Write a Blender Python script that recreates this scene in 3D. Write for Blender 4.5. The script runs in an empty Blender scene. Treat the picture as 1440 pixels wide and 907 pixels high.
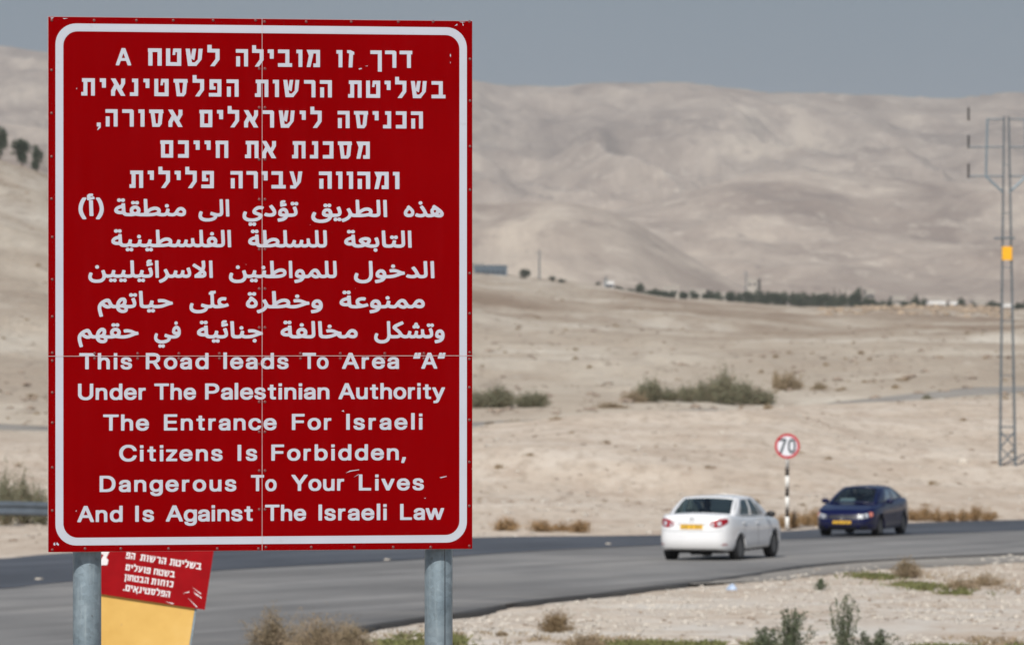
import bpy, bmesh, math, random
import numpy as np
from mathutils import Vector, Matrix

random.seed(7)
rng = np.random.default_rng(11)
scene = bpy.context.scene
COL = scene.collection
R = math.radians

# ------------------------------------------------------------------ camera, sky, sun
CAMZ = 3.63                      # lens height above the ground under the big sign
FPX = 8000.0                     # focal length in photo pixels (200 mm lens)
cam_data = bpy.data.cameras.new('camera')
cam = bpy.data.objects.new('camera', cam_data)
COL.objects.link(cam)
cam.location = (0, 0, CAMZ)
cam.rotation_euler = (R(90), 0, 0)
cam_data.lens = 200
cam_data.sensor_width = 36
cam_data.clip_start = 0.5
cam_data.clip_end = 40000
cam_data.dof.use_dof = True
cam_data.dof.focus_distance = 26.3
cam_data.dof.aperture_fstop = 9.3
scene.camera = cam

SUN_EL, SUN_AZ = R(42), R(180 + 13)          # azimuth clockwise from +Y: behind the lens, to the left
to_sun = Vector((math.sin(SUN_AZ) * math.cos(SUN_EL), math.cos(SUN_AZ) * math.cos(SUN_EL), math.sin(SUN_EL)))
sun_data = bpy.data.lights.new('sun', 'SUN')
sun_data.energy = 4.0
sun_data.angle = R(0.5)
sun_data.color = (1.0, 0.955, 0.88)
sun = bpy.data.objects.new('sun', sun_data)
COL.objects.link(sun)
sun.rotation_euler = to_sun.to_track_quat('Z', 'Y').to_euler()

world = bpy.data.worlds.new('World')
scene.world = world
world.use_nodes = True
wn, wl = world.node_tree.nodes, world.node_tree.links
bg = wn['Background']
sky = wn.new('ShaderNodeTexSky')
sky.sky_type = 'NISHITA'
sky.sun_disc = False
sky.sun_elevation = SUN_EL
sky.sun_rotation = SUN_AZ
sky.air_density = 1.0
sky.dust_density = 1.5
sky.ozone_density = 1.5
bg.inputs['Strength'].default_value = 0.08
# an even grey veil of high cloud, the same all round, thickest towards the horizon
geo = wn.new('ShaderNodeTexCoord')
sep = wn.new('ShaderNodeSeparateXYZ')
mr = wn.new('ShaderNodeMapRange')
mr.inputs['From Min'].default_value = 0.0
mr.inputs['From Max'].default_value = 0.5
mr.inputs['To Min'].default_value = 0.98
mr.inputs['To Max'].default_value = 0.25
veil = wn.new('ShaderNodeMix'); veil.data_type = 'RGBA'
nz = wn.new('ShaderNodeTexNoise'); nz.inputs['Scale'].default_value = 11.0; nz.inputs['Detail'].default_value = 4
vr = wn.new('ShaderNodeMapRange'); vr.inputs['To Min'].default_value = 0.93; vr.inputs['To Max'].default_value = 1.07
vs = wn.new('ShaderNodeVectorMath'); vs.operation = 'SCALE'
vs.inputs[0].default_value = (1.44, 2.08, 2.84)
wl.new(geo.outputs['Generated'], sep.inputs[0]); wl.new(sep.outputs['Z'], mr.inputs['Value'])
wl.new(geo.outputs['Generated'], nz.inputs['Vector']); wl.new(nz.outputs['Fac'], vr.inputs['Value'])
wl.new(vr.outputs['Result'], vs.inputs['Scale'])
wl.new(mr.outputs['Result'], veil.inputs['Factor']); wl.new(sky.outputs['Color'], veil.inputs['A'])
wl.new(vs.outputs['Vector'], veil.inputs['B']); wl.new(veil.outputs['Result'], bg.inputs['Color'])

scene.view_settings.view_transform = 'Standard'
scene.view_settings.look = 'None'
scene.view_settings.exposure = 0.28
scene.view_settings.gamma = 1
scene.view_settings.use_curve_mapping = False
scene.render.engine = 'CYCLES'
scene.cycles.use_denoising = True
scene.cycles.max_bounces = 6
scene.cycles.volume_bounces = 1

# ------------------------------------------------------------------ helpers
def link(o, parent=None):
    COL.objects.link(o)
    if parent is not None:
        o.parent = parent
    return o

def tag(o, label=None, cat=None, group=None, kind=None):
    if label: o['label'] = label
    if cat: o['category'] = cat
    if group: o['group'] = group
    if kind: o['kind'] = kind
    return o

def empty(name, loc=(0, 0, 0), rz=0.0):
    o = bpy.data.objects.new(name, None)
    o.empty_display_size = 0.3
    o.location = loc
    o.rotation_euler = (0, 0, rz)
    return link(o)

def mesh_np(name, verts, faces, mat=None, smooth=False):
    """verts (n,3) array, faces (m,4) or (m,3) array -> mesh datablock"""
    verts = np.asarray(verts, np.float32); faces = np.asarray(faces, np.int32)
    me = bpy.data.meshes.new(name)
    k = faces.shape[1]
    me.vertices.add(len(verts)); me.vertices.foreach_set('co', verts.ravel())
    me.loops.add(faces.size); me.loops.foreach_set('vertex_index', faces.ravel())
    me.polygons.add(len(faces))
    me.polygons.foreach_set('loop_start', np.arange(0, faces.size, k, dtype=np.int32))
    me.polygons.foreach_set('loop_total', np.full(len(faces), k, np.int32))
    me.polygons.foreach_set('use_smooth', np.full(len(faces), smooth))
    me.update(calc_edges=True)
    if mat: me.materials.append(mat)
    return me

def obj_me(name, me, parent=None, loc=(0, 0, 0), rot=(0, 0, 0)):
    o = bpy.data.objects.new(name, me)
    o.location = loc; o.rotation_euler = rot
    return link(o, parent)

class MB:
    """collects simple solids and links them as one mesh object"""
    def __init__(self): self.v, self.f = [], []
    def add(self, vs, fs):
        n = len(self.v); self.v += [tuple(v) for v in vs]; self.f += [tuple(i + n for i in f) for f in fs]
        return self
    def box(self, c, s, M=None):
        x, y, z = s[0] / 2, s[1] / 2, s[2] / 2
        vs = [Vector((a * x, b * y, d * z)) for a in (-1, 1) for b in (-1, 1) for d in (-1, 1)]
        if M is not None: vs = [M @ v for v in vs]
        vs = [v + Vector(c) for v in vs]
        return self.add(vs, [(0, 1, 3, 2), (4, 6, 7, 5), (0, 4, 5, 1), (2, 3, 7, 6), (0, 2, 6, 4), (1, 5, 7, 3)])
    def tube(self, a, b, r0, r1=None, n=8, cap=True):
        a, b = Vector(a), Vector(b); r1 = r0 if r1 is None else r1
        d = (b - a).normalized(); q = d.to_track_quat('Z', 'Y')
        vs = []
        for p, r in ((a, r0), (b, r1)):
            for i in range(n):
                t = 2 * math.pi * i / n
                vs.append(p + q @ Vector((r * math.cos(t), r * math.sin(t), 0)))
        fs = [(i, (i + 1) % n, n + (i + 1) % n, n + i) for i in range(n)]
        if cap: fs += [tuple(range(n - 1, -1, -1)), tuple(range(n, 2 * n))]
        return self.add(vs, fs)
    def lathe(self, prof, n=24, M=None):
        vs = []
        for r, z in prof:
            for i in range(n):
                t = 2 * math.pi * i / n
                v = Vector((r * math.cos(t), r * math.sin(t), z))
                vs.append(M @ v if M is not None else v)
        fs = []
        for j in range(len(prof) - 1):
            for i in range(n):
                fs.append((j * n + i, j * n + (i + 1) % n, (j + 1) * n + (i + 1) % n, (j + 1) * n + i))
        fs.append(tuple(range(n - 1, -1, -1))); fs.append(tuple((len(prof) - 1) * n + i for i in range(n)))
        return self.add(vs, fs)
    def mesh(self, name, mat, smooth=False, bevel=0):
        me = bpy.data.meshes.new(name); me.from_pydata(self.v, [], self.f); me.update()
        if mat: me.materials.append(mat)
        if bevel:
            bm = bmesh.new(); bm.from_mesh(me)
            bmesh.ops.bevel(bm, geom=bm.edges[:], offset=bevel, segments=2, affect='EDGES', profile=0.6)
            bm.to_mesh(me); bm.free()
        for p in me.polygons: p.use_smooth = smooth
        return me
    def build(self, name, mat, parent=None, smooth=False, bevel=0, loc=(0, 0, 0), rot=(0, 0, 0)):
        return obj_me(name, self.mesh(name, mat, smooth, bevel), parent, loc, rot)

# ---- numpy noise
def _hash(ix, iy, seed):
    n = (ix.astype(np.int64) * 374761393 + iy.astype(np.int64) * 668265263 + seed * 974711) & 0xFFFFFFFF
    n = ((n ^ (n >> 13)) * 1274126177) & 0xFFFFFFFF
    n = (n ^ (n >> 16)) & 0xFFFFFFFF
    return n / 4294967295.0
def vnoise(x, y, seed=0):
    ix, iy = np.floor(x), np.floor(y); fx, fy = x - ix, y - iy
    ux, uy = fx * fx * fx * (fx * (fx * 6 - 15) + 10), fy * fy * fy * (fy * (fy * 6 - 15) + 10)
    a, b = _hash(ix, iy, seed), _hash(ix + 1, iy, seed); c, d = _hash(ix, iy + 1, seed), _hash(ix + 1, iy + 1, seed)
    return (a + (b - a) * ux) * (1 - uy) + (c + (d - c) * ux) * uy - 0.5
def fbm(x, y, octv=4, seed=0, gain=0.5):
    s = np.zeros(np.broadcast(x, y).shape); a = 1.0
    for o in range(octv):
        ca, sa = math.cos(o * 1.1), math.sin(o * 1.1)
        s += a * vnoise(x * ca - y * sa + o * 17.3, x * sa + y * ca - o * 9.1, seed + o); x = x * 2.03; y = y * 2.03; a *= gain
    return s
def ridged(x, y, octv=4, seed=0):
    s = np.zeros(np.broadcast(x, y).shape); a = 1.0
    for o in range(octv):
        ca, sa = math.cos(o * 0.9 + .4), math.sin(o * 0.9 + .4)
        s += a * (0.5 - np.abs(vnoise(x * ca - y * sa + o * 7.7, x * sa + y * ca + o * 3.1, seed + o)) * 2); x = x * 2.1; y = y * 2.1; a *= 0.5
    return s
def sstep(a, b, x):
    t = np.clip((x - a) / (b - a), 0, 1); return t * t * (3 - 2 * t)

# ------------------------------------------------------------------ ground height
# the land falls gently away from the sign to the road, rises as a bank behind it, then a
# wide stony plain climbs to a crest; beyond lie the hills
SLOPE, DROP = 0.0175, 3.1725
def gp(px, py):
    """where a sight line meets the sloping plane round the road -> (x, y)"""
    d = FPX * DROP / (py - 453.5 - FPX * SLOPE)
    return ((px - 720) / FPX * d, d)
def ray(px, d): return ((px - 720) / FPX * d, d)
PL = None
_cols = [-300, 0, 68, 350, 665, 900, 1100, 1300, 1440, 1750]
_prof = {
 -300: [(168, PL), (190, 712), (300, 590), (330, 560), (500, 430), (700, 280), (900, 180), (960, 172), (1500, 230), (2400, 440)],
 0:    [(168, PL), (195, 704), (290, 612), (320, 596), (500, 478), (700, 330), (900, 222), (960, 214), (1500, 260), (2400, 450)],
 68:   [(168, PL), (195, 704), (290, 612), (320, 596), (500, 482), (700, 345), (920, 238), (980, 232), (1500, 280), (2400, 450)],
 350:  [(168, PL), (195, 690), (290, 610), (320, 594), (500, 510), (700, 420), (1200, 330), (1350, 328), (1700, 350), (2400, 460)],
 665:  [(157, PL), (180, 706), (222, 622), (250, 619), (280, 608), (300, 592), (330, 573), (500, 512), (800, 452), (1500, 390), (1600, 387), (1800, 392), (2400, 465)],
 900:  [(160, PL), (180, 706), (235, 590), (258, 592), (300, 596), (335, 567), (500, 512), (800, 462), (1600, 418), (1700, 416.5), (1900, 422), (2400, 465)],
 1100: [(166, PL), (190, 688), (242, 565), (262, 569), (322, 590), (338, 586), (366, 558), (500, 520), (800, 470), (1300, 446), (1700, 433), (1760, 432), (1950, 438), (2400, 472)],
 1300: [(176, PL), (200, 672), (262, 559), (300, 568), (343, 556), (400, 540), (550, 506), (800, 470), (1300, 440), (1560, 430), (1620, 429), (1800, 440), (2400, 472)],
 1440: [(184, PL), (205, 664), (270, 560), (300, 560), (350, 548), (400, 536), (550, 506), (800, 472), (1300, 446), (1560, 438), (1620, 437), (1800, 446), (2400, 474)],
 1750: [(190, PL), (215, 664), (280, 556), (320, 552), (370, 542), (400, 532), (550, 502), (800, 470), (1300, 444), (1560, 436), (1620, 436), (1800, 446), (2400, 474)],
}
_ld = np.linspace(math.log(2.0), math.log(20000), 1400)
_dd = np.exp(_ld)
def _plane(d): return CAMZ - DROP - SLOPE * d
_tab = []
for c in _cols:
    pts = [(p[0], _plane(p[0]) if p[1] is PL else CAMZ - (p[1] - 453.5) / FPX * p[0]) for p in _prof[c]]
    d0 = pts[0][0]
    z = np.where(_dd <= d0, _plane(_dd), np.interp(_dd, [p[0] for p in pts], [p[1] for p in pts]))
    k = np.exp(-0.5 * (np.arange(-9, 10) / 3.2) ** 2); k /= k.sum()
    _tab.append(np.convolve(np.pad(z, 9, mode='edge'), k, 'valid'))
_tab = np.array(_tab)
_xs = np.arange(-300, 1751, 25)
_T = np.array([[0.0]])
_T = np.stack([np.interp(_xs, _cols, _tab[:, j]) for j in range(len(_dd))], 1)      # (nx, nd)
_k = np.exp(-0.5 * (np.arange(-4, 5) / 2.0) ** 2); _k /= _k.sum()
_T = np.apply_along_axis(lambda v: np.convolve(np.pad(v, 4, mode='edge'), _k, 'valid'), 0, _T)

_RIDGES = [  # distance of the crest, where its foot lies, crest line, seed
 (7600, 4900, [(-900, 70), (-300, 50), (0, 65), (68, 78), (300, 104), (665, 120), (800, 123), (940, 121), (1000, 122), (1060, 135), (1110, 126), (1180, 135), (1300, 143), (1440, 139), (1700, 130), (2300, 120)]),
 (5300, 3500, [(-900, 130), (-300, 150), (0, 165), (68, 178), (400, 250), (665, 305), (860, 300), (920, 290), (1000, 262), (1093, 233), (1200, 246), (1330, 258), (1440, 250), (1700, 240), (2300, 230)]),
 (3500, 2350, [(-900, 190), (-300, 200), (0, 215), (68, 225), (300, 275), (600, 288), (760, 286), (850, 292), (880, 302), (950, 350), (1040, 405), (1150, 440), (1300, 452), (2300, 452)]),
]
def _crest(px, crest):
    """crest line through the given points, its corners rounded"""
    a, b = [c[0] for c in crest], [c[1] for c in crest]
    return sum(w * np.interp(px + o, a, b) for o, w in ((-60, .08), (-40, .14), (-20, .18), (0, .2), (20, .18), (40, .14), (60, .08)))
def _bear(x, y):
    r = np.hypot(x, y); th = np.arctan2(x, y)
    px = 720 + FPX * np.tan(np.clip(th, -1.2, 1.2))
    return r, px
_near = np.array([(-40, 8), (-30, 16), (-20, 25), (-13, 40)] + [gp(*p) for p in [(200, 960), (520, 880), (660, 862), (716, 851), (771, 843), (855, 835), (896, 828), (993, 818), (1060, 808), (1123, 797), (1207, 789.4), (1290, 784.7), (1440, 778), (1600, 773)]] + [(24, 152), (40, 168), (70, 190)])
_far = np.array([(-95, 22), (-70, 50), (-48, 78), (-33, 100), (-21, 118)] + [gp(*p) for p in [(0, 787), (68, 779), (340, 768), (660, 757), (927, 754.5), (1095, 749.5), (1276, 739.5), (1440, 734)]] + [(28, 196), (60, 222)])
_mid = np.array([(-88, 16), (-64, 44), (-44, 68), (-28, 90), (-17, 102)] + [gp(*p) for p in [(0, 830), (67, 821), (340, 801), (590, 788), (660, 782), (743, 776), (827, 771.5), (910, 768.5), (1095, 760), (1151, 757.5), (1276, 753), (1345, 750), (1440, 746)]] + [(26, 180), (58, 208)])
def road_dist(x, y):
    """metres outside the road edges (0 on the road)"""
    xn = np.interp(y, _near[:, 1], _near[:, 0]); xf = np.interp(y, _far[:, 1], _far[:, 0])
    dn = (x - xn) * 0.5; df = (xf - x) * 0.6
    d = np.maximum(np.maximum(dn, df), 0)
    d = np.where(y > 230, 60, d)
    return np.where(y < 5, 60, d)
_froad = np.array([ray(-400, 330), ray(0, 305), ray(350, 296), ray(665, 290), ray(880, 300), ray(1100, 322), ray(1280, 343), ray(1440, 356), ray(1700, 385)])
def froad_dist(x, y):
    yc = np.interp(x, _froad[:, 0], _froad[:, 1]); return np.abs(y - yc)
def G(x, y):
    x = np.asarray(x, float); y = np.asarray(y, float)
    r, px = _bear(x, y)
    r = np.maximum(r, 2.05)
    u = np.clip((np.log(r) - _ld[0]) / (_ld[1] - _ld[0]), 0, len(_ld) - 1.001)
    v = np.clip((px + 300) / 25.0, 0, len(_xs) - 1.001)
    iu, iv = u.astype(int), v.astype(int); fu, fv = u - iu, v - iv
    z = (_T[iv, iu] * (1 - fu) + _T[iv, iu + 1] * fu) * (1 - fv) + (_T[iv + 1, iu] * (1 - fu) + _T[iv + 1, iu + 1] * fu) * fv
    # hills
    foot = CAMZ - 8.0
    hz = np.full(z.shape, -60.0)
    for i, (D, F0, crest) in enumerate(_RIDGES):
        row = _crest(px, crest)
        wob = 1 + 0.05 * fbm(px / 260.0, px * 0 + i * 9.0, 3, 40 + i)
        zc = CAMZ - (row - 453.5) / FPX * D
        zc = zc + (zc - foot) * 0.012 * fbm(px / 90.0, px * 0 + 3.0 * i, 4, 70 + i)
        Dd = D * wob
        t = np.clip((r - F0) / (Dd - F0), 0, 1)
        up = 0.62 * t + 0.38 * t * t * (3 - 2 * t)
        g = foot + (zc - foot) * up
        xw, yw = x + 160 * fbm(x / 900, y / 900, 2, 5), y + 160 * fbm(x / 900, y / 900, 2, 6)
        rel = (zc - foot) * np.minimum(1, 4 * t) * (1 - 0.95 * t ** 3) * 0.8
        g = g + rel * (0.20 * ridged(xw / 560 + yw / 1500, yw / 1200, 6, 20 + i) + 0.17 * ridged(xw / 180 + yw / 800, yw / 560, 5, 60 + i) + 0.05 * fbm(xw / 120, yw / 200, 4, 33 + i))
        back = np.clip((r - Dd) / 1800, 0, 1)
        g = np.where(r > Dd, foot + (zc - foot) * (1 - 0.55 * back), g)
        hz = np.maximum(hz, g)
    z = np.where(r > 2300, np.maximum(z, hz), z)
    # relief of the stony ground
    rd = road_dist(x, y)
    m = sstep(0.6, 9.0, rd) * sstep(10, 18, froad_dist(x, y))
    bank = sstep(158, 185, r) * (1 - sstep(232, 275, r))
    z = z + m * (1 - sstep(2300, 2600, r)) * (
        0.10 * fbm(x / 5.0, y / 6.0, 4, 3) + bank * (1.0 * fbm(x / 19, y / 24, 3, 8) + 0.22 * ridged(x / 10, y / 18, 3, 12))
        + sstep(300, 420, r) * (1.5 * fbm(x / 34, y / 60, 5, 9) + 0.55 * ridged(x / 11, y / 22, 4, 15)) + sstep(500, 900, r) * 2.6 * fbm(x / 120, y / 200, 4, 10))
    return z
def g1(x, y): return float(G(np.array([x]), np.array([y]))[0])
def on(px, py):
    x, y = gp(px, py); return (x, y, g1(x, y))
def onr(px, d):
    x, y = ray(px, d); return (x, y, g1(x, y))

# outlines of the lettering: half millimetres on the plate, each loop a start point and then steps
GLYPHS = {
'h00': (2184.7, [[3098,54,0,162,-70,0,0,33,106,0,1,-195,-1,-1],
[3236,90,-1,126,-69,0,0,33,92,0,14,-13,-1,-2,1,-2,0,-141,-1,-1],
[3373,90,-1,126,-69,0,0,33,119,0,0,-33,-12,0,-1,-1,0,-124,-1,-1]]),
'h01': (2184.7, [[2729,90,0,125,-1,1,-19,0,0,32,1,1,54,0,1,-1,0,-157,-1,-1],
[2823,90,6,127,-1,2,-18,4,-1,25,1,1,32,0,34,-16,0,-25,-2,-1,-8,2,-1,-2,-6,-117]]),
'h02': (2184.7, [[1772,90,0,93,36,0,0,-93],
[1846,90,-1,126,-76,0,0,33,113,0,0,-158,-1,-1],
[1945,90,46,66,0,59,-1,1,-69,0,0,69,1,1,35,0,1,-36,68,-1,1,-1,0,-98,-43,-60],
[2162,90,0,33,69,1,0,91,-1,1,-68,0,0,33,106,0,0,-125,1,-1,25,0,0,-33],
[2354,90,0,125,-1,1,-19,0,0,32,1,1,54,0,1,-1,0,-157,-1,-1],
[2430,90,21,105,-21,54,125,0,0,-159,-62,0,0,33,25,0,1,1,0,91,-1,1,-24,0,-28,-126],
[2086,164,0,51,-1,1,-19,0,0,33,56,0,0,-85]]),
'h03': (2184.7, [[956,90,0,125,-3,2,0,32,127,0,0,-159,-38,0,-1,1,0,125,-45,0,-1,-1,0,-124,-1,-1],
[1120,90,0,159,38,0,1,-1,0,-124,63,-1,1,1,0,91,-1,1,-15,0,-2,-26,-25,0,7,57,1,2,73,0,0,-159],
[1323,90,-21,159,38,0,12,-73,13,72,1,1,34,0,-17,-105,-2,0,-25,13,-1,-1,6,-32,25,-1,29,27,7,99,38,0,-10,-99,-43,-52,-3,-7],
[1530,90,49,66,0,59,-1,1,-74,0,0,69,1,1,38,0,1,-36,72,-1,1,-1,0,-98,-46,-60]]),
'h04': (2184.7, [[658,90,-2,2,0,8,53,147,4,2,29,-1,2,-3,53,-145,0,-8,-4,-2,-25,0,-3,2,-15,40,-46,0,-3,-1,-14,-39,-3,-2],
[711,158,31,0,-16,44]]),
'h10': (2044.9, [[2819,90,0,33,19,0,1,1,0,91,-1,1,-12,0,0,33,119,0,0,-159,-36,0,0,125,-1,1,-32,0,-1,-1,0,-125],
[2988,90,0,159,35,0,1,-1,0,-124,58,-1,1,1,0,91,-1,1,-13,0,-2,-26,-23,0,6,58,1,1,69,0,0,-159],
[3285,90,0,2,46,65,0,58,-1,1,-69,0,0,69,1,1,35,0,1,-36,68,-1,1,-1,-1,-100,-42,-58],
[3429,90,-20,159,36,0,11,-72,13,72,33,0,-17,-105,-1,0,-24,13,-1,-1,6,-33,24,0,26,27,7,99,36,0,-9,-99,-40,-51,-4,-9],
[3604,90,0,33,69,1,0,91,-1,1,-68,0,0,33,106,0,0,-125,1,-1,25,0,0,-33],
[3182,164,0,51,-1,1,-19,0,0,33,56,0,0,-85]]),
'h11': (2044.9, [[1947,90,0,33,19,0,1,1,0,91,-1,1,-12,0,0,33,118,0,0,-159,-35,0,0,125,-1,1,-32,0,-1,-1,0,-125],
[2134,90,0,125,-1,1,-19,0,0,32,1,1,55,0,1,-1,0,-157,-1,-1],
[2232,90,-20,159,35,0,2,-1,11,-71,12,72,32,0,-15,-104,-2,-1,-24,13,-1,-1,6,-32,23,-1,27,27,7,99,36,0,-10,-99,-41,-53,-2,-6],
[2476,90,-1,126,-69,0,0,33,92,0,14,-13,0,-145,-1,-1],
[2557,90,0,93,36,0,0,-93],
[2630,90,-1,126,-75,0,0,33,112,0,0,-158,-1,-1]]),
'h12': (2044.9, [[337,90,0,33,19,0,1,1,0,91,-1,1,-12,0,0,33,118,0,0,-159,-35,0,0,125,-1,1,-32,0,-1,-1,0,-125],
[612,90,0,50,29,53,-32,56,43,0,40,-67,13,21,0,46,36,0,0,-47,-28,-50,-3,-2,34,-60,-42,0,-40,67,-13,-27,-1,-40],
[786,90,0,33,39,0,1,1,0,91,-1,1,-19,0,0,33,56,0,0,-159],
[1012,90,0,159,35,0,1,-1,0,-124,59,-1,1,1,0,91,-1,1,-14,0,-2,-26,-23,0,7,58,1,1,68,0,0,-159],
[1219,90,-15,122,-2,4,-12,0,0,33,128,0,4,-32,-7,-2,-10,-99,-20,-26],
[1391,90,3,6,43,61,0,58,-1,1,-69,0,0,69,1,1,35,0,1,-36,68,-1,1,-1,0,-99,-43,-59],
[1518,90,0,33,78,0,1,1,0,92,-35,0,-1,-1,0,-31,1,-1,18,0,0,-29,-56,0,0,95,110,0,0,-159],
[1686,90,0,93,36,0,0,-93],
[1758,90,0,126,-76,0,0,33,112,0,1,-158,-1,-1],
[1251,120,18,0,1,1,9,89,-1,6,-38,0],
[528,164,-1,51,-1,1,-18,0,0,33,56,0,0,-85],
[931,164,0,51,-1,1,-19,0,0,33,55,0,0,-85]]),
'h20': (1903.8, [[2723,90,0,93,36,0,0,-93],
[2796,90,0,126,-76,0,0,33,112,0,1,-158,-1,-1],
[2904,90,-15,124,-2,2,-13,0,0,33,130,0,3,-32,-6,-1,-1,-2,-10,-98,-20,-26],
[3147,90,0,33,39,0,1,1,0,91,-1,1,-19,0,0,33,56,0,0,-159],
[3268,90,0,33,63,1,0,91,-1,1,-62,0,0,33,100,0,0,-159],
[3413,90,0,93,36,0,0,-93],
[3486,90,0,126,-76,0,0,33,112,0,1,-158,-1,-1],
[2936,120,18,0,1,2,9,92,-1,2,-37,0,-1,-1],
[3069,164,0,51,-1,1,-19,0,0,33,56,0,0,-85]]),
'h21': (1903.8, [[1437,90,0,125,-7,2,0,32,120,0,0,-159],
[1717,90,46,66,0,59,-1,1,-69,0,0,69,1,1,35,0,1,-36,68,-1,1,-1,0,-98,-43,-60],
[1846,90,0,50,29,53,-32,56,43,0,40,-67,13,22,1,45,35,0,0,-47,-28,-51,-3,-1,34,-60,-42,0,-40,67,-13,-27,-1,-40],
[2089,90,-1,126,-69,0,0,33,93,0,13,-13,0,-145,-1,-1],
[2189,90,-20,159,36,0,11,-72,12,72,33,0,-16,-105,-24,12,-2,0,5,-32,24,-1,26,26,1,3,7,97,36,0,-10,-99,-40,-52,-3,-8],
[2489,90,1,4,44,62,0,59,-1,1,-68,0,0,69,1,1,35,0,1,-36,68,-1,1,-1,-1,-100,-42,-58],
[1474,124,39,0,0,92,-39,0],
[1614,164,-1,51,-1,1,-18,0,0,33,56,0,0,-85],
[2385,164,0,51,-1,1,-19,0,0,33,56,0,0,-85]]),
'h22': (1903.8, [[486,54,0,12,13,24,-19,0,0,36,36,0,0,-46],
[563,90,0,93,35,0,0,-93],
[636,90,-1,126,-75,0,0,33,112,0,0,-158,-1,-1],
[785,90,-1,126,-69,0,0,33,93,0,13,-13,0,-145,-1,-1],
[884,90,0,125,-1,1,-19,0,0,32,1,1,55,0,1,-1,0,-157,-1,-1],
[994,90,-16,125,-1,1,-13,0,0,33,129,0,4,-32,-7,-1,-1,-4,-9,-96,-20,-26],
[1143,90,0,50,29,53,-32,56,43,0,40,-67,13,22,0,45,36,0,1,-46,-30,-52,-2,-1,34,-60,-42,0,-40,67,-14,-27,0,-40],
[1026,120,18,0,1,1,8,91,-1,4,-38,0]]),
'h30': (1762.6, [[2294,90,0,33,18,0,1,1,0,91,-1,1,-12,0,0,33,119,0,0,-159,-35,0,-1,125,-1,1,-31,0,-1,-1,0,-125],
[2461,90,0,33,39,0,1,1,0,91,-1,1,-19,0,0,33,56,0,0,-159],
[2582,90,0,33,62,1,1,91,-1,1,-62,0,0,33,99,0,0,-159],
[2752,90,-15,125,-1,1,-13,0,0,33,129,0,3,-32,-6,-1,-1,-4,-9,-96,-21,-26],
[2897,90,21,106,-21,53,125,0,0,-159,-62,0,0,33,25,0,1,1,0,91,-1,1,-25,0,-27,-126],
[2784,120,18,0,1,1,9,90,-1,5,-38,0]]),
'h31': (1762.6, [[1854,90,0,33,19,0,1,1,0,91,-1,1,-12,0,0,33,119,0,0,-159,-36,0,-1,125,-1,1,-31,0,-1,-1,0,-125],
[2014,90,-1,50,30,53,-32,56,42,0,41,-67,13,22,0,45,36,0,0,-46,-29,-52,-3,-1,35,-60,-43,0,-39,67,-14,-27,0,-40]]),
'h32': (1762.6, [[1074,90,-1,125,-6,2,0,32,119,0,0,-159],
[1232,90,0,33,62,1,1,91,-1,1,-62,0,0,33,99,0,0,-159],
[1583,90,0,125,-4,2,1,32,118,0,0,-159,-35,0,-1,1,0,125,-42,0,-1,-1,0,-124,-1,-1],
[1110,124,40,0,0,92,-40,0],
[1396,164,0,51,-1,1,-19,0,0,33,56,0,0,-85],
[1498,164,-1,51,-1,1,-18,0,0,33,56,0,0,-85]]),
'h40': (1623.1, [[2549,90,0,93,38,0,0,-93],
[2627,90,-1,126,-81,0,0,33,120,0,0,-158,-1,-1],
[2727,90,0,125,-1,1,-20,0,-1,32,1,1,58,0,1,-1,0,-157,-1,-1],
[2827,90,0,125,-1,1,-20,0,-1,32,1,1,58,0,1,-1,0,-157,-1,-1],
[2909,90,0,93,39,0,0,-93],
[2987,90,-1,126,-80,0,0,33,120,0,0,-158,-1,-1],
[3066,90,23,105,-23,54,134,0,0,-159,-66,0,0,33,26,0,1,1,0,91,-1,1,-26,0,-29,-124,-1,-2],
[3262,90,-1,125,-1,1,-20,0,0,32,1,1,59,0,1,-1,0,-157,-1,-1]]),
'h41': (1623.1, [[1722,90,0,93,36,0,0,-93],
[1796,90,-1,126,-76,0,0,33,113,0,0,-158,-1,-1],
[1937,90,-1,126,-68,0,0,33,92,0,13,-13,0,-145,-1,-1],
[2101,90,0,33,69,1,1,91,-1,1,-69,0,0,33,106,0,0,-125,1,-1,26,0,0,-33],
[2276,90,0,30,31,0,1,1,-38,128,36,0,30,-103,4,4,1,3,11,95,2,1,34,0,1,-4,-14,-96,-49,-59],
[2029,164,0,51,-1,1,-19,0,0,33,56,0,0,-85]]),
'h42': (1623.1, [[782,90,0,33,18,0,1,1,0,91,-1,1,-11,0,0,33,119,0,0,-159,-36,0,-1,125,-1,1,-31,0,-1,-1,0,-125],
[1074,90,46,66,0,59,-1,1,-69,0,0,69,1,1,35,0,1,-36,69,-1,1,-1,0,-98,-44,-60],
[1323,90,46,66,0,59,-1,1,-69,0,0,69,1,1,35,0,1,-36,68,-1,1,-1,0,-98,-43,-60],
[1448,90,0,33,79,0,1,1,0,92,-36,0,-1,-1,0,-31,1,-1,19,0,0,-29,-56,0,0,95,109,0,0,-159],
[971,164,0,51,-1,1,-19,0,0,33,56,0,0,-85],
[1220,164,-1,51,-1,1,-18,0,0,33,56,0,0,-85]]),
'e00': (790.3, [[746,89,-20,3,-10,5,-6,4,-4,5,-4,7,-2,9,1,7,3,1,24,0,2,-1,4,-9,4,-3,6,-3,8,-2,10,2,6,2,4,4,1,4,-3,3,-5,3,-37,8,-15,8,-6,5,-4,8,0,18,3,7,5,6,5,4,10,5,10,2,10,1,26,-1,14,-6,11,-9,5,-12,1,-10,-1,-2,-3,-1,-25,0,-2,2,-2,7,-4,4,-5,3,-8,2,-12,-3,-5,-5,-1,-3,3,-4,6,-3,36,-8,15,-7,5,-5,4,-7,2,-6,-1,-12,-2,-7,-4,-6,-13,-9,-18,-5],
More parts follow.
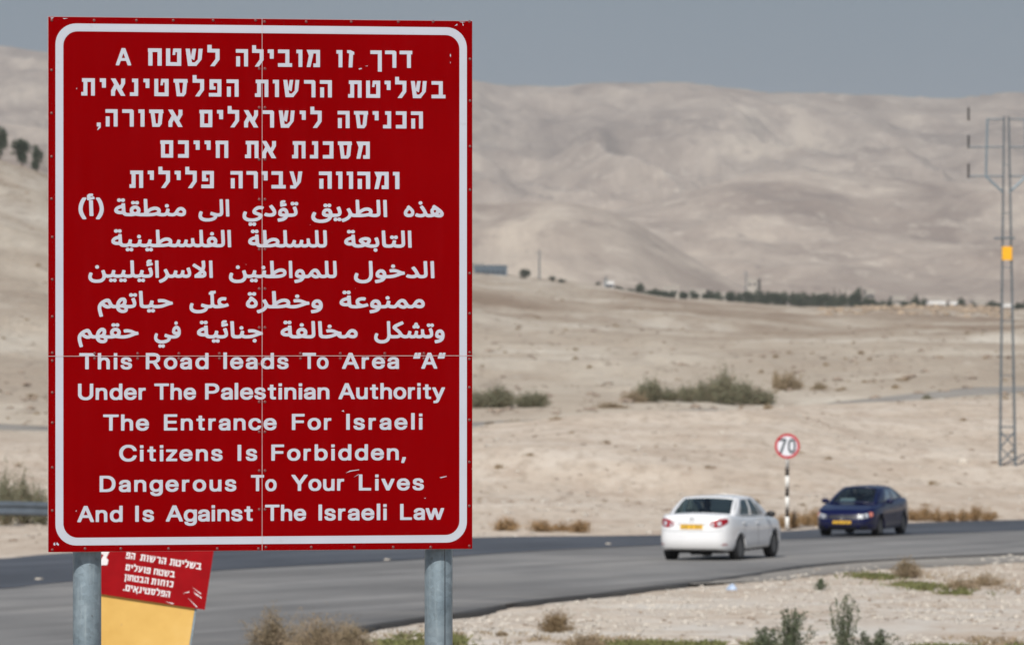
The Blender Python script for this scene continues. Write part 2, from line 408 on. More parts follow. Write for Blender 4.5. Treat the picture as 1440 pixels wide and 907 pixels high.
[640,90,-2,1,-1,3,0,102,3,3,26,0,3,-3,0,-103,-3,-3],
[376,91,-3,3,0,121,-53,1,-2,3,1,20,2,1,139,-1,1,-2,0,-17,-2,-4,-53,-1,0,-121,-1,-2,-3,-1],
[491,91,-2,3,0,143,1,2,2,1,26,0,2,-3,1,-42,17,6,26,-1,10,-2,9,-5,7,-6,5,-7,5,-15,0,-71,-3,-3,-25,0,-3,1,-1,68,-3,8,-5,4,-5,3,-9,2,-9,-2,-6,-3,-6,-6,-3,-5,-2,-9,0,-60,-3,-1],
[640,212,-2,1,-1,2,0,21,1,2,2,1,26,0,2,-1,1,-2,0,-21,-1,-2,-2,-1]]),
'e01': (790.3, [[1154,89,-10,1,-14,5,-10,6,-9,9,-7,12,-3,12,0,18,1,10,4,11,7,10,9,8,10,5,12,4,9,2,21,0,12,-3,10,-4,10,-6,7,-8,6,-9,4,-11,1,-9,0,-15,-2,-11,-4,-10,-5,-7,-7,-7,-8,-5,-18,-7],
[1291,89,-11,1,-9,3,-8,4,-7,6,-5,12,0,16,1,6,7,9,11,6,19,4,35,5,4,2,-1,3,-2,4,-5,4,-13,3,-9,-2,-6,-3,-5,-4,-3,-7,-2,-1,-26,0,-3,3,0,8,2,6,5,7,8,7,10,6,10,2,10,2,21,0,11,-2,9,-3,7,-5,6,-5,7,-13,1,-80,-4,-3,-24,0,-2,1,-2,3,-16,-5],
[1443,89,-14,2,-12,6,-9,7,-8,10,-5,10,-2,14,0,18,5,16,5,9,7,7,9,6,11,5,11,2,21,0,10,-2,10,-5,2,45,2,1,26,0,3,-4,-1,-143,-3,-2,-24,0,-3,1,-2,4,-8,-4,-10,-3],
[936,91,-3,3,0,142,1,3,3,1,79,0,21,-5,15,-9,8,-8,5,-11,1,-11,-1,-16,-4,-10,-6,-8,-9,-6,-12,-6,33,-50,1,-6,-1,-2,-3,-1,-28,0,-3,1,-35,53,-30,1,-2,-2,-1,-52,-3,-1],
[1299,113,13,2,9,4,6,9,1,9,-26,-3,-10,-3,-5,-3,-4,-5,2,-4,6,-4],
[1453,113,13,3,9,6,7,10,2,12,-2,14,-7,10,-9,6,-12,3,-12,-3,-8,-6,-7,-10,-2,-12,2,-14,5,-9,9,-7],
[1157,114,13,0,11,6,8,10,3,13,-2,14,-6,11,-9,7,-12,3,-13,-3,-9,-7,-6,-10,-2,-11,1,-11,5,-11,9,-8],
[966,170,37,0,17,4,7,5,5,7,1,7,-1,7,-8,9,-13,5,-9,1,-36,0]]),
'e02': (790.3, [[1770,89,-12,1,-13,5,-11,6,-8,9,-6,12,-4,12,0,18,2,10,4,10,6,10,7,7,11,7,9,3,11,2,20,1,12,-2,10,-4,8,-5,7,-5,6,-8,5,-9,3,-9,1,-12,-1,-10,-3,-2,-84,0,-1,0,2,-6,5,-8,5,-4,7,-3,9,-2,9,1,8,3,13,13,26,0,2,-2,0,-6,-4,-10,-5,-6,-8,-7,-7,-4,-19,-6],
[1902,89,-10,1,-10,3,-8,4,-6,6,-6,12,0,16,2,6,6,9,11,6,19,4,36,5,3,2,0,3,-3,4,-4,4,-14,3,-9,-2,-6,-3,-5,-4,-3,-7,-1,-1,-27,0,-3,3,1,8,2,6,4,7,8,7,11,6,9,2,11,2,20,0,12,-2,8,-3,8,-5,6,-5,6,-13,1,-80,-3,-3,-24,0,-3,1,-2,3,-15,-5],
[2052,89,-14,2,-12,6,-9,7,-8,10,-4,10,-3,14,0,18,5,16,6,9,7,7,8,6,11,5,11,2,21,0,10,-2,11,-5,1,45,3,1,26,0,2,-4,0,-143,-4,-2,-24,0,-2,1,-2,4,-8,-4,-10,-3],
[2201,89,-20,3,-10,5,-6,4,-4,5,-4,7,-3,9,1,7,3,1,25,0,2,-1,4,-9,3,-3,6,-3,9,-2,9,2,6,2,5,4,1,4,-3,3,-5,3,-37,8,-15,8,-6,5,-4,8,0,18,3,7,4,6,6,4,9,5,11,2,10,1,25,-1,14,-6,11,-9,6,-12,1,-10,-2,-2,-2,-1,-25,0,-2,2,-2,7,-4,4,-6,3,-7,2,-12,-3,-6,-5,-1,-3,3,-4,6,-3,37,-8,15,-7,5,-5,4,-7,1,-6,0,-12,-2,-7,-4,-6,-14,-9,-17,-5],
[1656,91,-2,1,-1,2,0,147,3,3,27,0,2,-1,1,-3,0,-146,-3,-3],
[1910,113,14,2,8,4,6,9,2,9,-27,-3,-10,-3,-5,-3,-4,-5,2,-4,6,-4],
[2062,113,13,3,10,6,6,10,3,12,-3,14,-6,10,-9,6,-12,3,-12,-3,-9,-6,-7,-10,-2,-12,2,-14,6,-9,8,-7],
[1751,160,53,0,-4,6,-6,7,-8,3,-10,2,-9,-2,-7,-4,-7,-6,-3,-5]]),
'e03': (790.3, [[2573,89,-12,2,-10,4,-9,7,-8,10,-5,10,-3,12,0,18,1,10,3,9,6,11,7,8,9,6,8,3,9,2,17,1,11,-1,9,-4,10,-5,7,-8,5,-8,5,-11,2,-10,0,-16,-1,-9,-3,-10,-5,-10,-5,-6,-7,-6,-17,-8],
[2441,91,-2,3,-1,121,-45,1,-2,3,0,19,3,2,120,0,3,-3,0,-18,-2,-3,-46,-1,0,-121,-1,-2,-3,-1],
[2577,114,4,-1,7,2,8,5,7,10,3,14,-2,14,-5,10,-8,7,-10,3,-11,-3,-7,-7,-6,-10,-2,-11,1,-11,5,-11,8,-8]]),
'e04': (790.3, [[3097,89,-11,1,-14,5,-10,6,-8,9,-7,12,-3,12,-1,18,2,10,4,10,6,10,7,7,11,7,9,3,11,2,21,1,12,-2,10,-4,8,-5,6,-5,6,-8,5,-9,3,-9,1,-12,-1,-10,-3,-2,-84,0,-1,0,2,-6,5,-8,5,-4,8,-3,8,-2,9,1,9,3,12,13,26,0,3,-2,0,-6,-4,-10,-5,-6,-8,-7,-8,-4,-18,-6],
[3228,89,-10,1,-10,3,-8,4,-6,6,-6,12,0,16,2,6,6,9,11,6,19,4,36,5,3,2,0,3,-3,4,-4,4,-14,3,-9,-2,-6,-3,-5,-4,-3,-7,-1,-1,-27,0,-3,3,1,8,2,6,4,7,8,7,11,6,9,2,11,2,20,0,12,-2,8,-3,8,-5,6,-5,6,-13,1,-80,-3,-3,-24,0,-3,1,-2,3,-15,-5],
[2764,91,-2,3,0,6,62,139,4,1,30,-1,63,-138,0,-9,-3,-1,-27,0,-3,1,-17,38,-58,0,-2,-1,-17,-37,-3,-1],
[2949,91,-3,3,1,104,3,2,24,0,4,-4,12,5,23,-1,2,-4,-1,-20,-3,-1,-14,1,-7,-2,-7,-4,-4,-7,-1,-8,-1,-63,-3,-1],
[3236,113,14,2,8,4,6,9,2,9,-27,-3,-10,-3,-5,-3,-4,-5,2,-4,6,-4],
[2822,155,39,0,-19,45],
[3078,160,53,0,-3,6,-7,7,-7,3,-10,2,-10,-2,-7,-4,-6,-6,-4,-5]]),
'e05': (790.3, [[3511,91,-3,3,0,6,59,138,3,2,27,0,3,-1,57,-138,1,-9,-4,-1,-27,1,-17,38,-53,0,-2,-1,-15,-37,-4,-1],
[3566,155,35,0,-17,44],
[3434,185,-3,3,1,6,16,45,20,1,4,-2,0,-7,-6,-30,14,38,3,1,18,0,3,-1,0,-8,-10,-45,-27,-1,-2,1,-1,2,-4,-3],
[3665,185,-2,3,0,6,16,45,21,1,3,-2,0,-7,-5,-30,13,38,3,1,18,0,3,-1,1,-8,-11,-45,-27,-1,-2,1,-1,2,-4,-3]]),
'e10': (650.2, [[372,88,-18,2,-20,7,-14,11,-9,13,-3,10,-1,9,0,98,4,2,25,0,3,-2,0,-92,2,-9,4,-9,9,-8,11,-4,13,-2,12,2,10,4,9,8,5,8,1,10,1,92,3,2,26,0,2,-3,0,-99,-1,-10,-3,-8,-11,-14,-17,-11,-19,-6],
[647,89,-13,2,-13,6,-10,8,-6,9,-5,14,-2,10,0,18,5,16,5,9,7,7,8,6,11,5,10,2,20,0,10,-2,10,-4,2,44,2,1,26,0,2,-4,0,-143,-4,-2,-23,0,-3,1,-2,3,-7,-3,-10,-3],
[783,89,-11,1,-13,5,-11,7,-8,9,-5,11,-3,12,-1,18,2,10,4,10,7,11,6,7,10,6,8,3,10,2,21,1,9,-2,9,-2,9,-5,8,-6,6,-8,5,-8,3,-11,1,-12,-1,-10,-3,-2,-81,0,-1,0,2,-7,5,-7,6,-4,6,-3,8,-2,10,2,7,3,12,12,25,0,3,-2,0,-6,-3,-8,-6,-8,-14,-10,-8,-4,-11,-3],
[868,91,-2,3,0,104,4,2,22,0,4,-3,12,4,22,-1,2,-4,-1,-20,-3,-1,-13,1,-7,-2,-6,-4,-4,-7,-2,-8,0,-63,-3,-1],
[471,92,-2,3,1,104,3,1,23,0,2,-1,2,-3,16,5,22,0,15,-3,12,-8,7,-10,4,-12,1,-73,-1,-3,-2,-1,-24,0,-3,2,-2,68,-2,7,-5,5,-6,3,-8,1,-8,-1,-6,-3,-6,-6,-3,-6,-1,-9,-1,-59,-3,-2],
[657,113,12,3,9,6,6,10,2,12,-2,14,-6,10,-9,6,-11,3,-12,-3,-8,-6,-6,-10,-3,-12,3,-14,5,-9,8,-7],
[765,160,51,0,-4,7,-6,5,-6,4,-10,2,-10,-2,-6,-4,-7,-7,-3,-5]]),
'e11': (650.2, [[1334,89,-10,1,-13,5,-10,7,-8,9,-6,11,-3,12,0,18,1,10,4,10,6,10,7,7,10,7,8,3,10,2,28,0,9,-3,9,-5,8,-6,6,-8,4,-8,3,-11,1,-12,0,-10,-4,-2,-78,0,-1,-1,2,-6,5,-7,6,-5,6,-2,8,-2,9,2,6,2,12,13,25,0,2,-2,0,-6,-3,-8,-5,-8,-14,-10,-8,-4,-10,-3],
[1066,91,-2,3,-1,121,-49,1,-2,3,0,19,3,2,130,0,2,-4,0,-17,-2,-3,-50,-1,0,-121,-3,-3],
[1164,91,-3,3,1,143,2,3,25,0,3,-3,0,-41,10,3,9,2,15,0,9,-1,9,-4,8,-4,5,-5,5,-7,4,-15,0,-71,-3,-3,-23,0,-4,1,-1,68,-3,8,-4,4,-5,3,-8,2,-8,-2,-6,-3,-5,-6,-3,-6,-1,-8,-1,-60,-3,-1],
[1317,160,49,0,-4,7,-6,6,-6,3,-9,2,-9,-2,-6,-3,-6,-7,-3,-5]]),
'e12': (650.2, [[1672,89,-11,1,-9,3,-8,4,-7,6,-6,12,0,16,2,6,7,9,10,6,20,4,35,5,4,2,-1,3,-2,4,-5,4,-13,3,-10,-2,-6,-3,-4,-4,-3,-7,-2,-1,-27,0,-2,3,0,8,2,6,5,7,7,7,11,6,9,2,11,2,21,0,11,-2,9,-3,7,-5,6,-5,7,-13,0,-80,-3,-3,-24,0,-3,1,-2,3,-15,-5],
[1862,89,-11,1,-13,5,-11,6,-8,9,-7,12,-3,12,0,18,1,10,4,10,6,10,8,7,10,7,10,3,10,2,21,1,12,-2,10,-4,8,-5,6,-5,7,-8,4,-9,3,-9,1,-12,0,-10,-4,-2,-84,0,-1,0,2,-6,5,-8,6,-4,7,-3,9,-2,8,1,9,3,13,13,25,0,3,-2,0,-6,-4,-10,-5,-6,-8,-7,-7,-4,-19,-6],
[1988,89,-20,3,-10,5,-6,4,-4,5,-4,7,-2,9,1,7,3,1,24,0,2,-1,4,-9,4,-3,6,-3,8,-2,10,2,6,2,4,4,1,4,-3,3,-5,3,-37,8,-15,8,-6,5,-4,8,0,18,3,7,5,6,5,4,10,5,10,2,10,1,26,-1,14,-6,11,-9,5,-12,1,-10,-1,-2,-3,-1,-25,0,-2,2,-2,7,-4,4,-5,3,-8,2,-12,-3,-5,-5,-1,-3,3,-4,6,-3,36,-8,15,-7,5,-5,4,-7,2,-6,-1,-12,-2,-7,-4,-6,-13,-9,-18,-5],
[2445,89,-11,1,-9,3,-8,4,-7,6,-5,12,0,16,1,6,7,9,11,6,19,4,35,5,4,2,-1,3,-2,4,-5,4,-13,3,-9,-2,-6,-3,-5,-4,-3,-7,-2,-1,-26,0,-3,3,0,8,2,6,5,7,8,7,10,6,10,2,10,2,21,0,11,-2,9,-3,7,-5,6,-5,7,-13,1,-80,-4,-3,-24,0,-2,1,-2,3,-16,-5],
[2170,90,-2,1,-1,3,0,102,3,3,26,0,3,-3,0,-103,-3,-3],
[2359,90,-2,1,-1,3,0,102,4,3,25,0,3,-3,0,-103,-3,-3],
[1486,91,-3,3,0,142,1,3,3,1,77,0,18,-4,18,-9,9,-12,5,-14,0,-15,-1,-7,-3,-7,-5,-8,-14,-10,-17,-6,-16,-2,-42,0,-1,-54,-3,-1],
[1761,91,-2,1,-1,2,0,147,3,3,27,0,2,-1,1,-3,0,-146,-3,-3],
[2115,91,-9,1,-10,5,-4,4,-4,7,-1,68,-18,0,-3,3,0,17,1,2,20,2,0,24,3,3,28,-1,1,-3,0,-23,21,-1,3,-3,0,-16,-1,-3,-23,-1,0,-52,1,-6,2,-3,18,-1,2,-1,1,-3,0,-16,-3,-3],
[2224,92,-2,3,0,104,4,1,23,0,3,-1,2,-3,16,5,24,0,14,-3,14,-9,7,-9,3,-12,1,-73,-1,-3,-2,-1,-25,0,-3,2,-1,68,-3,7,-4,4,-7,4,-8,1,-9,-1,-6,-3,-7,-6,-2,-5,-2,-10,-1,-59,-2,-2],
[2534,92,-2,3,1,104,3,1,24,0,2,-1,2,-3,17,5,23,0,15,-3,13,-9,7,-9,4,-12,0,-73,-1,-3,-2,-1,-24,0,-3,2,-2,68,-2,7,-5,4,-6,4,-8,1,-9,-1,-7,-3,-6,-6,-3,-5,-1,-10,-1,-59,-3,-2],
[1680,113,13,2,9,4,6,9,1,9,-27,-3,-10,-3,-5,-3,-4,-5,2,-4,7,-4],
[2453,113,13,2,9,4,6,9,1,9,-26,-3,-10,-3,-5,-3,-4,-5,2,-4,6,-4],
[1843,160,53,0,-3,6,-7,7,-7,3,-10,2,-9,-2,-8,-4,-6,-6,-3,-5],
[1516,170,35,0,17,4,7,5,5,7,1,7,-2,8,-7,8,-13,5,-9,1,-34,0],
[2170,212,-2,1,-1,2,0,21,1,2,2,1,26,0,2,-1,1,-2,0,-21,-1,-2,-2,-1],
[2359,212,-2,1,-1,2,0,21,1,2,2,1,26,0,2,-1,1,-2,0,-21,-1,-2,-2,-1]]),
'e13': (650.2, [[3625,52,-3,3,1,19,3,1,12,0,5,2,5,6,6,13,-43,94,1,8,2,1,25,0,3,-1,30,-65,28,65,4,1,24,0,2,-1,1,-8,-57,-123,-9,-9,-11,-5],
[2936,89,-12,2,-12,6,-9,7,-6,11,-2,13,0,70,4,1,23,0,3,-1,1,-63,1,-7,3,-6,4,-5,6,-2,8,-2,7,2,7,3,5,5,3,6,2,10,1,59,3,1,25,0,2,-3,-1,-104,-2,-1,-24,0,-2,1,-2,3,-16,-6],
[3298,89,-10,1,-14,5,-10,7,-9,8,-6,12,-3,12,-1,18,2,10,4,11,7,10,8,8,8,5,9,3,11,3,17,0,13,-2,11,-3,9,-6,8,-7,6,-8,5,-11,2,-10,1,-16,-2,-9,-3,-10,-5,-9,-6,-7,-8,-7,-10,-4,-9,-3],
[3473,90,-2,1,-1,3,0,102,4,3,24,0,3,-3,0,-103,-3,-3],
[2731,91,-3,3,1,6,60,138,3,2,30,-1,60,-138,0,-9,-3,-1,-28,1,-17,38,-56,0,-2,-1,-16,-37,-3,-1],
[3072,91,-10,2,-8,4,-5,5,-3,6,-1,68,-17,0,-4,3,0,17,2,2,19,2,0,24,3,3,27,-1,1,-3,1,-23,19,-1,4,-3,0,-16,-1,-3,-3,-1,-19,0,-1,-52,1,-6,3,-3,19,-2,1,-3,0,-16,-4,-3],
[3124,91,-2,3,0,143,3,3,25,0,3,-3,1,-42,16,6,25,-1,10,-2,9,-5,6,-6,5,-7,4,-8,1,-7,0,-71,-3,-3,-24,0,-3,1,-1,68,-3,8,-5,4,-5,3,-8,2,-14,-4,-6,-5,-3,-7,-2,-9,-1,-60,-2,-1],
[3384,91,-2,3,0,104,4,2,22,0,4,-3,12,4,22,-1,2,-4,-1,-20,-3,-1,-13,1,-7,-2,-6,-4,-4,-7,-2,-8,0,-63,-3,-1],
[3571,91,-11,2,-8,4,-4,5,-3,6,-1,68,-18,0,-3,3,0,17,1,2,20,2,0,24,3,3,27,-1,1,-3,0,-23,20,-1,4,-3,0,-16,-1,-3,-3,-1,-20,0,0,-52,1,-6,2,-3,20,-2,1,-3,0,-16,-4,-3],
[3301,114,5,-1,8,2,10,5,7,10,3,13,-2,14,-6,11,-8,7,-12,3,-12,-3,-8,-6,-6,-8,-3,-13,1,-12,5,-11,9,-8],
[2787,155,37,0,-18,45],
[3473,212,-2,1,-1,2,0,21,1,2,2,1,25,0,2,-1,1,-2,0,-21,-1,-2,-2,-1]]),
'e20': (508.7, [[894,89,-11,1,-13,5,-11,6,-8,9,-7,12,-3,12,0,18,1,10,4,10,6,10,8,7,10,7,10,3,10,2,21,1,12,-2,10,-4,8,-5,6,-5,7,-8,4,-9,3,-9,1,-12,0,-10,-4,-2,-84,0,-1,0,2,-6,5,-8,6,-4,7,-3,9,-2,8,1,9,3,13,13,25,0,3,-2,0,-6,-4,-10,-5,-6,-8,-7,-7,-4,-19,-6],
[596,91,-2,3,0,121,-53,1,-2,3,0,20,3,1,138,-1,2,-2,0,-17,-2,-4,-53,-1,-1,-121,0,-2,-3,-1],
[706,91,-2,3,0,143,1,2,3,1,25,0,3,-3,0,-42,17,6,26,-1,10,-2,9,-5,8,-6,5,-7,4,-15,0,-71,-3,-3,-24,0,-3,1,-2,68,-3,8,-4,4,-6,3,-8,2,-10,-2,-6,-3,-6,-6,-3,-5,-1,-9,-1,-60,-3,-1],
[875,160,53,0,-3,6,-7,7,-7,3,-10,2,-9,-2,-8,-4,-6,-6,-3,-5]]),
'e21': (508.7, [[1650,89,-10,1,-10,3,-8,4,-6,6,-6,12,0,16,2,6,6,9,11,6,19,4,36,5,3,2,0,3,-3,4,-4,4,-14,3,-9,-2,-6,-3,-5,-4,-3,-7,-1,-1,-27,0,-3,3,1,8,2,6,4,7,8,7,11,6,9,2,11,2,20,0,12,-2,8,-3,8,-5,6,-5,6,-13,1,-80,-3,-3,-24,0,-3,1,-2,3,-15,-5],
[1940,89,-10,1,-14,5,-10,6,-9,9,-7,12,-3,12,0,18,1,10,4,10,6,10,8,7,10,7,10,3,10,3,17,0,14,-1,17,-7,12,-9,7,-13,2,-6,-1,-7,-2,-1,-26,0,-2,2,-5,9,-7,5,-13,4,-10,-2,-11,-7,-7,-11,-3,-14,4,-14,5,-7,5,-5,7,-3,9,-2,10,2,6,3,6,6,4,8,2,1,27,0,2,-3,-1,-8,-4,-10,-4,-6,-8,-6,-8,-5,-18,-6],
[2081,89,-11,1,-14,5,-10,6,-8,9,-7,12,-3,12,-1,18,2,10,4,10,6,10,7,7,11,7,9,3,11,2,21,1,12,-2,10,-4,8,-5,6,-5,6,-8,5,-9,3,-9,1,-12,-1,-10,-3,-2,-84,0,-1,0,2,-6,5,-8,5,-4,8,-3,8,-2,9,1,9,3,12,13,26,0,3,-2,0,-6,-4,-10,-5,-6,-8,-7,-8,-4,-18,-6],
[1104,91,-2,1,-1,2,0,142,1,3,4,1,115,0,2,-1,1,-2,0,-18,-2,-3,-87,0,-1,-2,0,-34,80,0,3,-2,1,-3,0,-17,-4,-3,-80,0,0,-39,88,-1,2,-3,0,-18,-1,-2,-2,-1],
[1451,91,-9,1,-10,5,-4,4,-4,7,-1,68,-18,0,-3,3,0,17,1,2,20,2,0,24,3,3,28,-1,1,-3,0,-23,21,-1,3,-3,0,-16,-1,-3,-23,-1,0,-52,1,-6,2,-3,18,-1,2,-1,1,-3,0,-16,-3,-3],
[1516,91,-2,3,0,104,4,2,23,0,4,-4,13,5,22,-1,2,-4,-1,-20,-3,-1,-14,1,-7,-2,-6,-4,-4,-7,-2,-8,-1,-63,-2,-1],
[1259,92,-2,3,1,104,3,1,23,0,3,-1,2,-3,17,5,23,0,15,-3,13,-9,7,-9,4,-12,0,-73,-1,-3,-2,-1,-25,0,-3,2,-1,68,-3,7,-4,4,-7,4,-8,1,-8,-1,-7,-3,-6,-6,-3,-5,-2,-10,0,-59,-3,-2],
[1750,92,-2,3,1,104,3,1,24,0,2,-1,2,-3,17,5,23,0,15,-3,13,-9,7,-9,4,-12,0,-73,-1,-3,-2,-1,-24,0,-3,2,-2,68,-2,7,-5,4,-6,4,-8,1,-9,-1,-7,-3,-6,-6,-3,-5,-1,-10,-1,-59,-3,-2],
[1658,113,14,2,8,4,6,9,2,9,-27,-3,-10,-3,-5,-3,-4,-5,2,-4,6,-4],
[2062,160,53,0,-3,6,-7,7,-7,3,-10,2,-10,-2,-7,-4,-6,-6,-4,-5]]),
'e22': (508.7, [[2493,89,-11,1,-13,5,-11,6,-8,9,-7,12,-3,12,-1,18,2,10,4,11,7,10,9,8,9,5,12,4,10,2,21,0,11,-3,11,-4,9,-6,8,-8,6,-9,4,-11,1,-9,0,-15,-2,-11,-4,-10,-5,-7,-8,-7,-7,-5,-18,-7],
[2294,91,-2,3,0,142,1,3,3,1,111,0,3,-1,1,-2,0,-18,-3,-3,-83,-1,0,-35,76,-1,3,-3,0,-18,-4,-3,-75,0,-1,-63,-3,-1],
[2595,91,-3,3,1,104,3,2,24,0,4,-4,12,5,23,-1,2,-4,-1,-20,-3,-1,-14,1,-7,-2,-7,-4,-4,-7,-1,-8,-1,-63,-3,-1],
[2496,114,12,0,12,6,8,10,3,13,-2,14,-6,11,-9,7,-12,3,-13,-3,-9,-7,-6,-10,-3,-11,2,-11,5,-11,9,-8]]),
'e23': (508.7, [[2916,89,-20,3,-10,5,-6,4,-5,5,-4,7,-2,9,1,7,3,1,25,0,2,-1,3,-9,4,-3,6,-3,9,-2,9,2,6,2,5,4,1,4,-3,3,-6,3,-36,8,-16,8,-5,5,-4,8,0,18,2,7,5,6,6,4,9,5,11,2,10,1,25,-1,14,-6,11,-9,6,-12,0,-10,-1,-2,-3,-1,-24,0,-3,2,-2,7,-3,4,-6,3,-8,2,-12,-3,-5,-5,-1,-3,3,-4,6,-3,37,-8,15,-7,5,-5,4,-7,1,-6,0,-12,-3,-7,-4,-6,-13,-9,-17,-5],
[3156,89,-11,1,-9,3,-8,4,-7,6,-6,12,0,16,2,6,7,9,10,6,20,4,35,5,4,2,-1,3,-2,4,-5,4,-13,3,-10,-2,-6,-3,-4,-4,-3,-7,-2,-1,-27,0,-2,3,0,8,2,6,5,7,7,7,11,6,9,2,11,2,21,0,11,-2,9,-3,7,-5,6,-5,7,-13,0,-80,-3,-3,-24,0,-3,1,-2,3,-15,-5],
[3308,89,-11,1,-13,5,-11,6,-8,9,-7,12,-3,12,0,18,1,10,4,10,6,10,8,7,10,7,10,3,10,2,21,1,12,-2,10,-4,8,-5,6,-5,7,-8,4,-9,3,-9,1,-12,0,-10,-4,-2,-84,0,-1,0,2,-6,5,-8,6,-4,7,-3,9,-2,8,1,9,3,13,13,25,0,3,-2,0,-6,-4,-10,-5,-6,-8,-7,-7,-4,-19,-6],
[3489,90,-2,1,-1,3,0,102,4,3,25,0,3,-3,0,-103,-3,-3],
[2804,91,-2,1,-1,2,0,142,3,3,27,0,2,-1,1,-2,0,-142,-3,-3],
[3014,91,-3,3,1,104,3,2,23,0,4,-4,13,5,23,-1,1,-4,0,-20,-3,-1,-14,1,-8,-2,-6,-4,-4,-7,-1,-8,-1,-63,-3,-1],
[3415,91,-2,1,-1,2,0,147,3,3,27,0,2,-1,1,-3,0,-146,-3,-3],
[3164,113,13,2,9,4,6,9,1,9,-27,-3,-10,-3,-5,-3,-4,-5,2,-4,7,-4],
[3289,160,53,0,-3,6,-7,7,-7,3,-10,2,-9,-2,-8,-4,-6,-6,-3,-5],
[3489,212,-2,1,-1,2,0,21,1,2,2,1,26,0,2,-1,1,-2,0,-21,-1,-2,-2,-1]]),
'e30': (367.6, [[764,89,-18,2,-16,6,-16,9,-11,12,-9,14,-5,14,-2,22,2,18,5,14,9,14,10,11,13,8,16,7,15,3,25,0,15,-2,10,-3,11,-5,16,-13,7,-9,4,-9,3,-7,-1,-8,-3,-1,-27,0,-6,12,-7,8,-8,6,-10,3,-15,3,-19,-4,-9,-5,-8,-7,-7,-9,-5,-9,-2,-10,-1,-10,2,-12,4,-10,7,-11,11,-9,12,-5,15,-3,15,3,13,5,10,9,7,13,2,2,27,0,3,-3,0,-7,-6,-13,-5,-9,-9,-8,-10,-7,-11,-5,-14,-4],
[1298,89,-11,1,-13,5,-11,6,-8,9,-7,12,-3,12,0,18,1,10,4,10,6,10,8,7,10,7,10,3,10,2,21,1,12,-2,10,-4,8,-5,6,-5,7,-8,4,-9,3,-9,1,-12,0,-10,-4,-2,-84,0,-1,0,2,-6,5,-8,6,-4,7,-3,9,-2,8,1,9,3,13,13,25,0,3,-2,0,-6,-4,-10,-5,-6,-8,-7,-7,-4,-19,-6],
[1586,89,-20,3,-10,5,-6,4,-5,5,-4,7,-2,9,1,7,3,1,25,0,2,-1,3,-9,4,-3,6,-3,9,-2,9,2,6,2,5,4,1,4,-3,3,-6,3,-36,8,-16,8,-5,5,-4,8,0,18,2,7,5,6,6,4,9,5,11,2,10,1,25,-1,14,-6,11,-9,6,-12,0,-10,-1,-2,-3,-1,-24,0,-3,2,-2,7,-3,4,-6,3,-8,2,-12,-3,-5,-5,-1,-3,3,-4,6,-3,37,-8,15,-7,5,-5,4,-7,1,-6,0,-12,-3,-7,-4,-6,-13,-9,-17,-5],
[882,90,-2,1,-1,3,0,102,3,3,26,0,3,-3,0,-103,-3,-3],
[1066,90,-2,1,-1,3,0,102,3,3,26,0,3,-3,0,-103,-3,-3],
[997,91,-9,1,-10,5,-4,4,-4,7,-1,68,-18,0,-3,3,0,17,1,2,20,2,0,24,3,3,28,-1,1,-3,0,-23,21,-1,3,-3,0,-16,-1,-3,-23,-1,0,-52,1,-6,2,-3,18,-1,2,-1,1,-3,0,-16,-3,-3],
[1124,91,-3,3,1,18,57,64,-56,0,-2,3,1,20,4,1,96,-1,1,-3,0,-15,-1,-3,-56,-63,55,-1,3,-3,-1,-19,-3,-1],
[1399,92,-2,3,1,104,3,1,23,0,3,-1,2,-3,17,5,23,0,15,-3,13,-9,7,-9,4,-12,0,-73,-1,-3,-2,-1,-25,0,-3,2,-1,68,-3,7,-4,4,-7,4,-8,1,-8,-1,-7,-3,-6,-6,-3,-5,-2,-10,0,-59,-3,-2],
[1279,160,53,0,-3,6,-7,7,-7,3,-10,2,-9,-2,-8,-4,-6,-6,-3,-5],
[882,212,-2,1,-1,2,0,21,1,2,2,1,26,0,2,-1,1,-2,0,-21,-1,-2,-2,-1],
[1066,212,-2,1,-1,2,0,21,1,2,2,1,26,0,2,-1,1,-2,0,-21,-1,-2,-2,-1]]),
'e31': (367.6, [[1908,89,-20,3,-10,5,-6,4,-4,5,-4,7,-2,9,1,7,3,1,24,0,2,-1,4,-9,4,-3,6,-3,8,-2,10,2,6,2,4,4,1,4,-3,3,-5,3,-37,8,-15,8,-6,5,-4,8,0,18,3,7,5,6,5,4,10,5,10,2,10,1,26,-1,14,-6,11,-9,5,-12,1,-10,-1,-2,-3,-1,-25,0,-2,2,-2,7,-4,4,-5,3,-8,2,-12,-3,-5,-5,-1,-3,3,-4,6,-3,36,-8,15,-7,5,-5,4,-7,2,-6,-1,-12,-2,-7,-4,-6,-13,-9,-18,-5],
[1788,91,-2,1,-1,2,0,142,3,3,28,0,2,-1,1,-2,0,-142,-3,-3]]),
'e32': (367.6, [[3322,64,-3,3,0,5,11,46,4,1,24,0,3,-1,1,-8,-17,-45,-3,-1],
[2302,89,-11,1,-13,5,-11,6,-9,9,-6,12,-4,12,0,18,1,10,5,11,7,10,9,8,9,5,12,4,9,2,22,0,11,-3,11,-4,9,-6,8,-8,6,-9,3,-11,2,-9,0,-15,-3,-11,-4,-10,-5,-7,-7,-7,-7,-5,-18,-7],
[2561,89,-13,2,-11,5,-2,-4,-3,-1,-24,0,-3,2,0,143,2,4,26,0,3,-1,1,-45,11,5,10,2,21,0,11,-3,12,-5,9,-7,7,-8,6,-12,2,-11,0,-22,-3,-13,-8,-12,-9,-9,-13,-7,-13,-3],
[2777,89,-14,2,-12,6,-9,7,-8,10,-5,10,-2,14,0,18,5,16,5,9,7,7,9,6,11,5,11,2,21,0,10,-2,10,-5,2,45,2,1,26,0,3,-4,-1,-143,-3,-2,-24,0,-3,1,-2,4,-8,-4,-10,-3],
